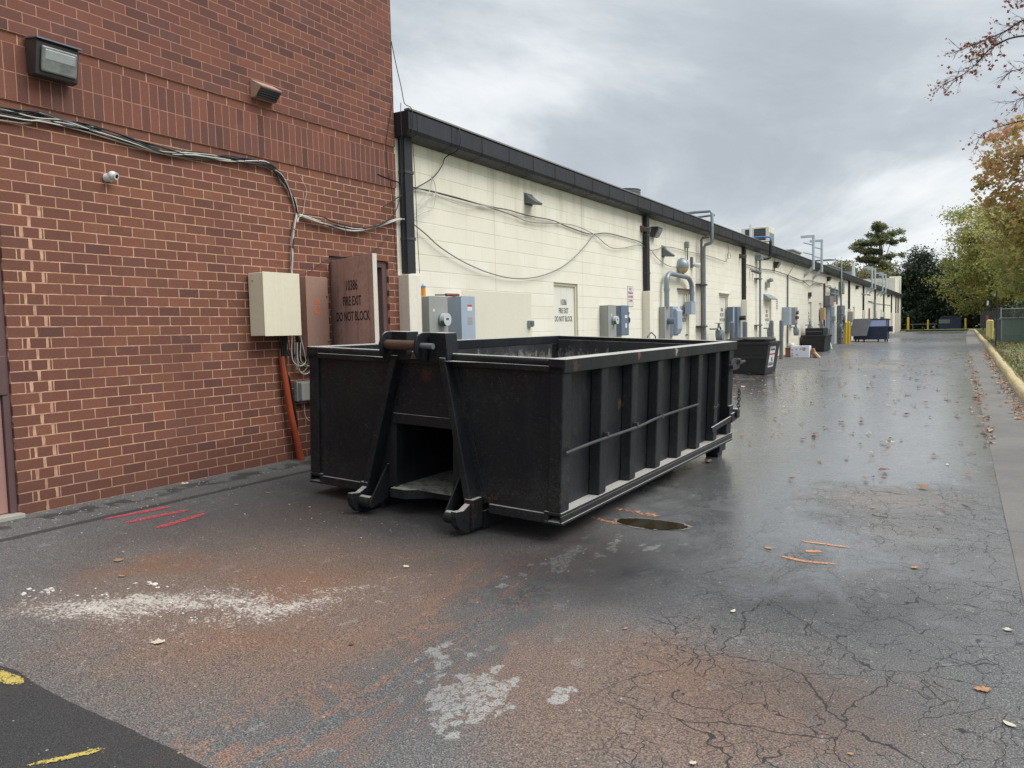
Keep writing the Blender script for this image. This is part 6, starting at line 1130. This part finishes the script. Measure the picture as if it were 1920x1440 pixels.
# ------------------------------------------------------------------ trees
def leaf_mesh(name, C, size, mat, parent, rs, lobes=False, flat=.35):
    """many small folded leaves, numpy-built"""
    n = len(C); nr = rs.normal(size=(n, 3)); nr[:, 2] = np.abs(nr[:, 2])+flat; nr /= np.linalg.norm(nr, axis=1)[:, None]
    a = np.cross(nr, rs.normal(size=(n, 3))); a /= np.linalg.norm(a, axis=1)[:, None]; b_ = np.cross(nr, a); s = (size*rs.uniform(.6, 1.35, n))[:, None]
    if lobes: prof_ = [(0, -.5), (.28, -.22), (.5, .05), (.22, .12), (0, .55), (-.22, .12), (-.5, .05), (-.28, -.22)]
    else: prof_ = [(0, -.5), (.36, -.05), (0, .55), (-.36, .02)]
    m = len(prof_); V = np.stack([C+a*s*u+b_*s*v+nr*s*(.12*abs(u)) for u, v in prof_], 1).reshape(-1, 3).astype(np.float32)
    me = bpy.data.meshes.new(name); me.vertices.add(n*m); me.vertices.foreach_set('co', V.ravel()); me.loops.add(n*m); me.loops.foreach_set('vertex_index', np.arange(n*m, dtype=np.int32))
    me.polygons.add(n); me.polygons.foreach_set('loop_start', np.arange(0, n*m, m, dtype=np.int32)); me.polygons.foreach_set('loop_total', np.full(n, m, dtype=np.int32)); me.update(calc_edges=True); me.materials.append(M[mat])
    o = bpy.data.objects.new(name, me); COL.objects.link(o); o.parent = parent
    if parent is not None: o.matrix_parent_inverse = Matrix.Translation(parent.location).inverted()
    return o
def tree(label, base, h, crown_c, crown_r, n_tips, per, leaf, mat, seed, trunk_r=.2, tip_r=.6, lobes=False, name='tree', group='trees beyond the lane', clip=None, shell=.55, limbs=9, extra=None, droop=.0, tips=None, gap=.42):
    rs = np.random.default_rng(seed); b0 = Vector(base); t = thing(name, label, 'tree', base, group); cc = np.array(crown_c); cr = np.array(crown_r)
    d = rs.normal(size=(n_tips*3, 3)); d /= np.linalg.norm(d, axis=1)[:, None]; rad = rs.uniform(shell**3, 1, n_tips*3)**(1/3)
    lump = 1+.22*np.sin(d[:, 0]*3.1+seed)*np.cos(d[:, 2]*4+seed*2)+.12*np.sin(d[:, 1]*7+seed*3); T = cc+d*rad[:, None]*cr*lump[:, None]; T = T[T[:, 2] > base[2]+.6]
    if clip is not None: T = T[clip(T)]
    T = T[:n_tips]
    if tips is not None: T = tips
    tm = MB(); top = Vector((crown_c[0], crown_c[1], crown_c[2]+crown_r[2]*.55)); tp = [b0, b0.lerp(top, .35)+Vector((.15, .1, 0)), b0.lerp(top, .7)+Vector((-.1, .12, 0)), top]
    tp = spline(tp, 6); tm.tube(tp, trunk_r, 10, 0, [trunk_r*(1-.82*i/(len(tp)-1)) for i in range(len(tp))]); nodes = [(p, trunk_r*(1-.82*i/(len(tp)-1))) for i, p in enumerate(tp) if i > len(tp)*.2]
    lm = []
    for k in range(limbs):
        p0, r0 = nodes[int(rs.integers(0, max(1, int(len(nodes)*.75))))]; e_ = Vector(T[int(rs.integers(0, len(T)))]); mid = p0.lerp(e_, .5)+Vector((0, 0, .12*(e_-p0).length)); q = spline([p0, mid, e_], 5)
        rr_ = [r0*.62*(1-.85*i/(len(q)-1)) for i in range(len(q))]; tm.tube(q, .05, 6, 0, rr_); lm += list(zip(q[2:], rr_[2:]))
    allp = np.array([list(p) for p, _ in nodes+lm]); allr = [r for _, r in nodes+lm]
    for e_ in T:
        dd_ = np.linalg.norm(allp-e_, axis=1); j = int(np.argmin(dd_)); p0 = Vector(allp[j]); e2 = Vector(e_); r0 = min(.05, allr[j]*.6)
        mid = p0.lerp(e2, .55)+Vector(tuple(rs.normal(size=3)*.08*dd_[j])); tm.tube([p0, mid, e2], .02, 4, 0, [r0, r0*.55, .006])
    tm.build('trunk', 'bark', t)
    nl = rs.poisson(per, len(T)); idx = np.repeat(np.arange(len(T)), nl); C = T[idx]+rs.normal(size=(len(idx), 3))*np.array([tip_r, tip_r, tip_r*.55]); C[:, 2] -= droop*rs.random(len(C))
    # gaps: carve holes so that what is behind shows through
    hole = np.sin(C[:, 0]*2.3/max(tip_r, .3)*.5+seed)*np.sin(C[:, 2]*2.9/max(tip_r, .3)*.5+seed*2)*np.sin(C[:, 1]*2.1/max(tip_r, .3)*.5); C = C[hole < gap]
    if clip is not None: C = C[clip(C)]
    leaf_mesh('crown', C, leaf, mat, t, rs, lobes); return t
rs0 = np.random.default_rng(2); PT = []
for zl, rl, rr_l, nn_ in ((4.2, 3.0, 1.8, 16), (5.6, 3.6, 2.4, 20), (7.0, 2.4, 2.6, 18), (8.4, 2.2, 2.4, 18), (9.7, 3.2, 2.9, 24), (10.9, 3.7, 3.5, 28), (12.0, 3.5, 3.7, 28), (13.0, 2.6, 2.9, 20), (13.9, 1.3, 1.8, 12), (14.4, .5, .5, 5)):
    dirs = [(rs0.uniform(0, 6.28), rs0.uniform(.6, 1.15), rs0.uniform(.2, .9)) for _ in range(8)]
    for _ in range(int(nn_*1.5)):
        a_, ln_, sw = dirs[int(rs0.integers(0, 8))]; a_ += rs0.normal()*.13; f = rs0.uniform(.25, 1.0)*ln_; rx_ = (rr_l if math.cos(a_) > 0 else rl)*f; PT.append((-10.8+rx_*math.cos(a_), 118+2.8*f*math.sin(a_), zl+sw*f*f+rs0.normal()*.12))
tree('tall broad pine with airy layered crown rising behind the end of the cream building', (-10.6, 118, .2), 14.6, (-10.8, 118, 9.2), (3.7, 3.7, 4.6), 170, 120, .25, 'needle', 11, .32, .27, limbs=40, shell=.35, tips=np.array(PT))
tree('low olive tree spreading beneath the tall pine on its left', (-15, 112, .2), 9, (-14.5, 112, 5.9), (4.0, 3, 3.0), 140, 110, .26, 'leaf_olive', 12, .22, .6)
tree('yellowish olive tree just behind the end block of the cream building', (-9.0, 108, .2), 8, (-8.6, 108, 5.2), (3.2, 3, 2.8), 120, 110, .25, 'leaf_olive', 13, .2, .6)
tree('dark conical evergreen right of the end of the cream building', (-5.2, 101, .2), 9.4, (-5.2, 101, 4.3), (2.3, 2.4, 4.3), 240, 140, .22, 'leaf_dark', 14, .2, .5, shell=.3)
tree('dark evergreen between the conical one and the yellow green tree', (-2.6, 100, .2), 9, (-2.7, 100, 4.0), (2.2, 2.2, 3.9), 210, 140, .22, 'leaf_dark', 15, .2, .5, shell=.3)
tree('dark evergreen half hidden behind the yellow green tree', (1.2, 103, .2), 9, (1.2, 103, 4.6), (3.4, 2.4, 4.6), 210, 140, .24, 'leaf_dark', 16, .2, .55, shell=.3)
tree('dark evergreen farthest right behind the board fence', (6.0, 104, .2), 9, (6, 104, 4.8), (3.6, 2.4, 4.8), 210, 140, .24, 'leaf_dark', 26, .2, .55, shell=.3)
tree('large yellow green tree overhanging the end of the lane', (3.4, 92, .2), 13, (3.3, 92, 7.5), (6.0, 5.0, 5.7), 520, 110, .21, 'leaf_lime', 17, .34, .62, shell=.45, limbs=16)
tree('yellow green tree with low branches behind the green cabinet', (6.6, 64, .2), 10, (5.6, 64, 6.0), (4.6, 4.2, 4.4), 420, 100, .16, 'leaf_lime', 18, .25, .5, shell=.45, limbs=14)
mp_ = tree('red and orange autumn maple leaning in from the right edge of the photo', (7.2, 40, .2), 14, (4.3, 40, 6.4), (4.3, 3.6, 4.2), 560, 52, .19, 'leaf_maple', 19, .3, .30, gap=.2, lobes=True, limbs=26, shell=.3, clip=lambda C: (C[:, 2] > 2.0) & (C[:, 2] < 9.9) & (C[:, 0] > -.35+.30*np.abs(C[:, 2]-6.8)+.35*np.sin(C[:, 2]*2.7)+.25*np.sin(C[:, 2]*6.1+C[:, 1])))
# long bare upper branches with a few red leaves
bm1 = MB(); rs = np.random.default_rng(5); LC = []
def branch(q, r, tw, leaves, sd):
    rs_ = np.random.default_rng(sd); Q = spline([Vector(p) for p in q], 8); L_ = len(Q); bm1.tube(Q, r, 6, 0, [r*(1-.85*i/(L_-1)) for i in range(L_)])
    for k in range(tw):
        i = int(rs_.integers(L_//4, L_-1)); p = Q[i]; dr_ = (Q[i+1 if i+1 < L_ else i]-Q[i-1]).normalized(); dv_ = (dr_+Vector(tuple(rs_.normal(size=3)*.75))).normalized(); ln = rs_.uniform(.25, .75)
        e_ = p+dv_*ln; m_ = p.lerp(e_, .5)+Vector(tuple(rs_.normal(size=3)*.04)); bm1.tube([p, m_, e_], .01, 4, 0, [.011, .008, .003])
        for j in range(2): e3 = m_+(dv_+Vector(tuple(rs_.normal(size=3)*.7))).normalized()*ln*.5; bm1.tube([m_, e3], .006, 4, 0, [.006, .0025])
        if rs_.random() < leaves:
            for _ in range(int(rs_.integers(2, 9))): LC.append(list(e_+Vector(tuple(rs_.normal(size=3)*.10))))
branch([(6.5, 38, 9.0), (3.5, 36, 11.5), (1.9, 35, 12.3), (.9, 35, 12.0), (0, 35, 11.75), (-.8, 35, 11.55)], .055, 40, .55, 1)
branch([(3.0, 35.5, 11.6), (1.4, 35, 11.75), (.55, 35, 11.5), (.05, 35, 11.0), (-.45, 35, 10.65), (-1.0, 35, 10.45)], .04, 46, .75, 2)
branch([(2.6, 35.5, 12.2), (1.7, 35, 12.9), (1.5, 35, 13.3), (1.2, 35, 13.9)], .03, 26, .4, 3)
branch([(3.2, 36, 10.0), (2.0, 35.5, 10.7), (1.45, 35, 10.55), (1.1, 35, 10.5)], .025, 16, .3, 4)
branch([(3.2, 36, 9.2), (2.0, 35.5, 9.6), (1.45, 35, 9.45), (1.2, 35, 9.3)], .025, 16, .3, 6)
branch([(4.6, 38, 8.4), (2.2, 37, 9.0), (1.2, 36.5, 8.9), (.35, 36, 8.55), (.1, 36, 8.1)], .035, 22, .6, 7)
for k in range(70): LC.append([float(v) for v in (np.array([.25, 35, 11.35])+rs.normal(size=3)*np.array([.32, .3, .12]))])
for k in range(25): LC.append([float(v) for v in (np.array([1.4, 35, 12.1])+rs.normal(size=3)*np.array([.4, .3, .15]))])
bm1.build('upper_branch', 'bark', mp_); leaf_mesh('upper_leaves', np.array(LC), .13, 'leaf_red', mp_, rs, True)
# undergrowth under the far trees
rs = np.random.default_rng(31); n = 26000
X_ = rs.uniform(-14, 16, n); Y_ = rs.uniform(97, 101, n); Z_ = .2+rs.random(n)**1.3*(3.0+.8*np.sin(X_*1.3)); und = leaf_mesh('undergrowth', np.stack([X_, Y_, Z_], 1), .24, 'leaf_dark', None, rs); tag(und, 'dark tangled undergrowth beneath the far trees', 'undergrowth', kind='stuff')
n = 5000; X_ = rs.uniform(2.2, 12, n); Y_ = rs.uniform(56, 60, n); Z_ = .2+rs.random(n)**1.3*2.2; und = leaf_mesh('undergrowth', np.stack([X_, Y_, Z_], 1), .16, 'leaf_dark', None, rs); tag(und, 'brushy undergrowth behind the chain link fence', 'undergrowth', kind='stuff')
# grass blades on the lawn
n = 26000; y_ = 1+84*rs.random(n)**1.2; x_ = curx(y_)+.18+6*rs.random(n)**1.5; z_ = lawn_z(x_, y_)+.02; gC = np.stack([x_, y_, z_], 1)
tri = np.zeros((n, 3, 3), np.float32); w_ = .012; hgt = rs.uniform(.03, .09, n); an = rs.uniform(0, 6.28, n)
tri[:, 0] = gC+np.stack([np.cos(an)*w_, np.sin(an)*w_, 0*an-.03], 1); tri[:, 1] = gC-np.stack([np.cos(an)*w_, np.sin(an)*w_, 0*an+.03], 1); tri[:, 2] = gC+np.stack([rs.normal(size=n)*.02, rs.normal(size=n)*.02, hgt], 1)
me = bpy.data.meshes.new('grass'); me.vertices.add(n*3); me.vertices.foreach_set('co', tri.ravel()); me.loops.add(n*3); me.loops.foreach_set('vertex_index', np.arange(n*3, dtype=np.int32)); me.polygons.add(n); me.polygons.foreach_set('loop_start', np.arange(0, n*3, 3, dtype=np.int32)); me.polygons.foreach_set('loop_total', np.full(n, 3, dtype=np.int32)); me.update(calc_edges=True); me.materials.append(M['lawn'])
go = bpy.data.objects.new('grass', me); COL.objects.link(go); tag(go, 'short patchy grass on the lawn strip', 'grass', kind='stuff')
# ------------------------------------------------------------------ leaves, pebbles and scraps on the ground
MAPLE = [(0, -.5), (.03, -.28), (.26, -.36), (.22, -.2), (.46, -.1), (.34, .02), (.44, .2), (.2, .14), (.17, .3), (.1, .26), (0, .52), (-.1, .26), (-.17, .3), (-.2, .14), (-.44, .2), (-.34, .02), (-.46, -.1), (-.22, -.2), (-.26, -.36), (-.03, -.28)]
OVAL = [(0, -.5), (.18, -.3), (.26, 0), (.18, .3), (0, .5), (-.18, .3), (-.26, 0), (-.18, -.3)]
def one_leaf(px, py, size, mat, label, sd, shape=MAPLE, curl=.25, group=None):
    rr_ = random.Random(sd); a_ = rr_.uniform(0, 6.28); c, s_ = math.cos(a_), math.sin(a_); mb = MB(); v = []
    for u, w in shape:
        u *= rr_.uniform(.85, 1.15); x = px+size*(u*c-w*s_); y = py+size*(u*s_+w*c); v.append((x, y, gz(x, y)+.006+size*curl*(u*u+w*w)*rr_.uniform(.5, 1.5)))
    v.append((px, py, gz(px, py)+.008)); n = len(shape); mb.add(v, [(i, (i+1) % n, n) for i in range(n)]); o = mb.build('fallen_leaf', mat, None); tag(o, label, 'leaf', group); return o
LEAVES = [(-3.31, 2.18, 0.074, 'pale_leaf', 'large pale curled leaf on the rusty brown stain at the left', MAPLE),
 (0.07, 3.53, 0.072, 'orange_leaf', 'large orange brown maple leaf near the right edge', MAPLE),
 (0.15, 3.26, 0.052, 'pale_leaf', 'pale oval leaf below the orange leaf at the right edge', OVAL),
 (-1.04, 3.94, 0.050, 'pale_leaf', 'white scrap of leaf on the dark cracked asphalt', OVAL),
 (-1.45, 3.47, 0.030, 'orange_leaf', 'small tan leaf on the damp asphalt right of the worn paint', OVAL),
 (-1.13, 5.19, 0.064, 'orange_leaf', 'tan leaf left of the orange paint strokes', MAPLE),
 (-0.26, 5.14, 0.065, 'orange_leaf', 'tan leaf right of the orange paint strokes', MAPLE),
 (0.18, 4.28, 0.052, 'pale_leaf', 'pale grey leaf above the orange leaf at the right edge', MAPLE),
 (-0.79, 2.47, 0.032, 'pale_leaf', 'pale leaf at the bottom edge of the photo', MAPLE),
 (-0.33, 2.78, 0.025, 'orange_leaf', 'small orange leaf at the bottom edge right of centre', OVAL),
 (-4.50, 2.73, 0.067, 'orange_leaf', 'orange leaf on the rusty stain under the red paint strokes', MAPLE),
 (-4.24, 2.59, 0.046, 'orange_leaf', 'orange leaf next to the white plaster crumbs', OVAL),
 (-3.02, 3.70, 0.053, 'pale_leaf', 'pale star shaped leaf in front of the container', MAPLE),
 (-2.52, 2.66, 0.034, 'brown_leaf', 'brown leaf in the middle of the brown clay stain', MAPLE),
 (-5.88, 4.21, 0.085, 'pale_leaf', 'pale leaf at the foot of the brick wall', MAPLE),
 (-4.97, 4.01, 0.043, 'orange_leaf', 'small tan leaf right of the red paint strokes', OVAL),
 (-5.07, 4.42, 0.046, 'orange_leaf', 'small orange leaf between red strokes and container', OVAL),
 (-0.16, 6.21, 0.043, 'brown_leaf', 'dark brown leaf on the wet lane', OVAL),
 (-0.15, 6.78, 0.047, 'red_leaf', 'dark leaf above the brown one on the wet lane', OVAL),
 (-0.64, 6.68, 0.053, 'orange_leaf', 'tan leaf on the pale dry part of the lane', OVAL),
 (-0.17, 8.96, 0.062, 'pale_leaf', 'pale leaf near the gutter on the wet lane', OVAL),
 (-0.99, 16.38, 0.163, 'red_leaf', 'red leaf in the middle of the wet lane', MAPLE),
 (-0.16, 15.37, 0.096, 'red_leaf', 'dark red leaf close to the gutter', OVAL)]
LG = 'single leaves lying on the near asphalt'
for i_, (x, y, s, m_, lb, sh) in enumerate(LEAVES): one_leaf(x, y, s, m_, lb, 100+i_, sh, .3, LG)
def scatter(name, pts, size, mat, label, cat, rs, zl=.012, kind='stuff'):
    C = np.array([(x, y, gz(x, y)+zl) for x, y in pts]); n = len(C); th_ = rs.uniform(0, 6.28, n); s = size*rs.uniform(.5, 1.4, n); V = []
    for u, w in OVAL[::1]:
        V.append(np.stack([C[:, 0]+s*(u*np.cos(th_)-w*np.sin(th_)), C[:, 1]+s*(u*np.sin(th_)+w*np.cos(th_)), C[:, 2]+s*.25*rs.random(n)], 1))
    V = np.stack(V, 1).reshape(-1, 3).astype(np.float32); m = len(OVAL); me = bpy.data.meshes.new(name); me.vertices.add(n*m); me.vertices.foreach_set('co', V.ravel()); me.loops.add(n*m); me.loops.foreach_set('vertex_index', np.arange(n*m, dtype=np.int32)); me.polygons.add(n); me.polygons.foreach_set('loop_start', np.arange(0, n*m, m, dtype=np.int32)); me.polygons.foreach_set('loop_total', np.full(n, m, dtype=np.int32)); me.update(calc_edges=True); me.materials.append(M[mat])
    o = bpy.data.objects.new(name, me); COL.objects.link(o); tag(o, label, cat, kind=kind); return o
rs = np.random.default_rng(77)
pts_ = [(rs.uniform(-4.8, .1), 7+22*rs.random()**.8) for _ in range(380)]+[(float(gutx(y))+rs.normal()*.05, y) for y in rs.uniform(10, 32, 220)]+[(rs.uniform(-5.6, -4.0), rs.uniform(13, 22)) for _ in range(90)]
scatter('leaf_litter', pts_, .088, 'litter', 'small fallen autumn leaves scattered over the lane', 'leaf litter', rs)
pts_ = [(float(curx(y))-.05-abs(rs.normal())*.10, y) for y in rs.uniform(13, 36, 520)]; scatter('leaf_litter', pts_, .085, 'litter', 'red and tan leaves drifted against the yellow kerb', 'leaf litter', rs)
pts_ = [(float(curx(y))+.2+3*rs.random()**1.5, y) for y in rs.uniform(1, 50, 1200)]
C_ = np.array([(x, y, float(lawn_z(np.array(x), np.array(y)))+.03) for x, y in pts_]); lo = leaf_mesh('leaf_litter', C_, .09, 'litter', None, rs); tag(lo, 'fallen leaves lying in the lawn grass', 'leaf litter', kind='stuff')
# pebbles and crumbs along the foot of the brick wall
pb2 = MB(); rr_ = random.Random(9)
for k in range(260):
    y = rr_.uniform(2.6, 9); x = XB+abs(rr_.gauss(0, .28))+.01; 
    if k % 3 == 0: x = rr_.uniform(-5.9, -3.6); y = rr_.uniform(2.0, 4.4)
    s = rr_.uniform(.002, .0065); z = gz(x, y); pb2.hull8([(x+s*rr_.uniform(-1.2, -.6)*(1 if i & 1 == 0 else -1), y+s*rr_.uniform(-1.2, -.6)*(1 if (i >> 1) & 1 == 0 else -1), z-.002+(0 if i < 4 else s*rr_.uniform(.7, 1.3))) for i in range(8)])
po = pb2.build('pebbles', 'concrete'); tag(po, 'pale pebbles and crumbs along the foot of the brick wall', 'pebbles', kind='stuff')
wp = MB()
for (cx_, cy_, n_, sp_) in ((-4.41, 2.16, 9, .045), (-4.33, 2.24, 8, .04), (-3.95, 2.3, 60, .13), (-3.98, 2.62, 10, .05), (-3.5, 2.55, 30, .14), (-3.3, 2.7, 20, .12)):
    for k in range(n_):
        x = cx_+rr_.gauss(0, sp_); y = cy_+rr_.gauss(0, sp_*.6); s = rr_.uniform(.003, .013) if n_ < 12 else rr_.uniform(.002, .006); z = gz(x, y); wp.hull8([(x+s*rr_.uniform(.6, 1.3)*(-1 if i & 1 == 0 else 1), y+s*rr_.uniform(.6, 1.3)*(-1 if (i >> 1) & 1 == 0 else 1), z-.002+(0 if i < 4 else s*rr_.uniform(.4, .9))) for i in range(8)])
wo = wp.build('plaster_crumbs', 'powder'); tag(wo, 'white plaster crumbs spilled on the near left asphalt', 'crumbs', kind='stuff')
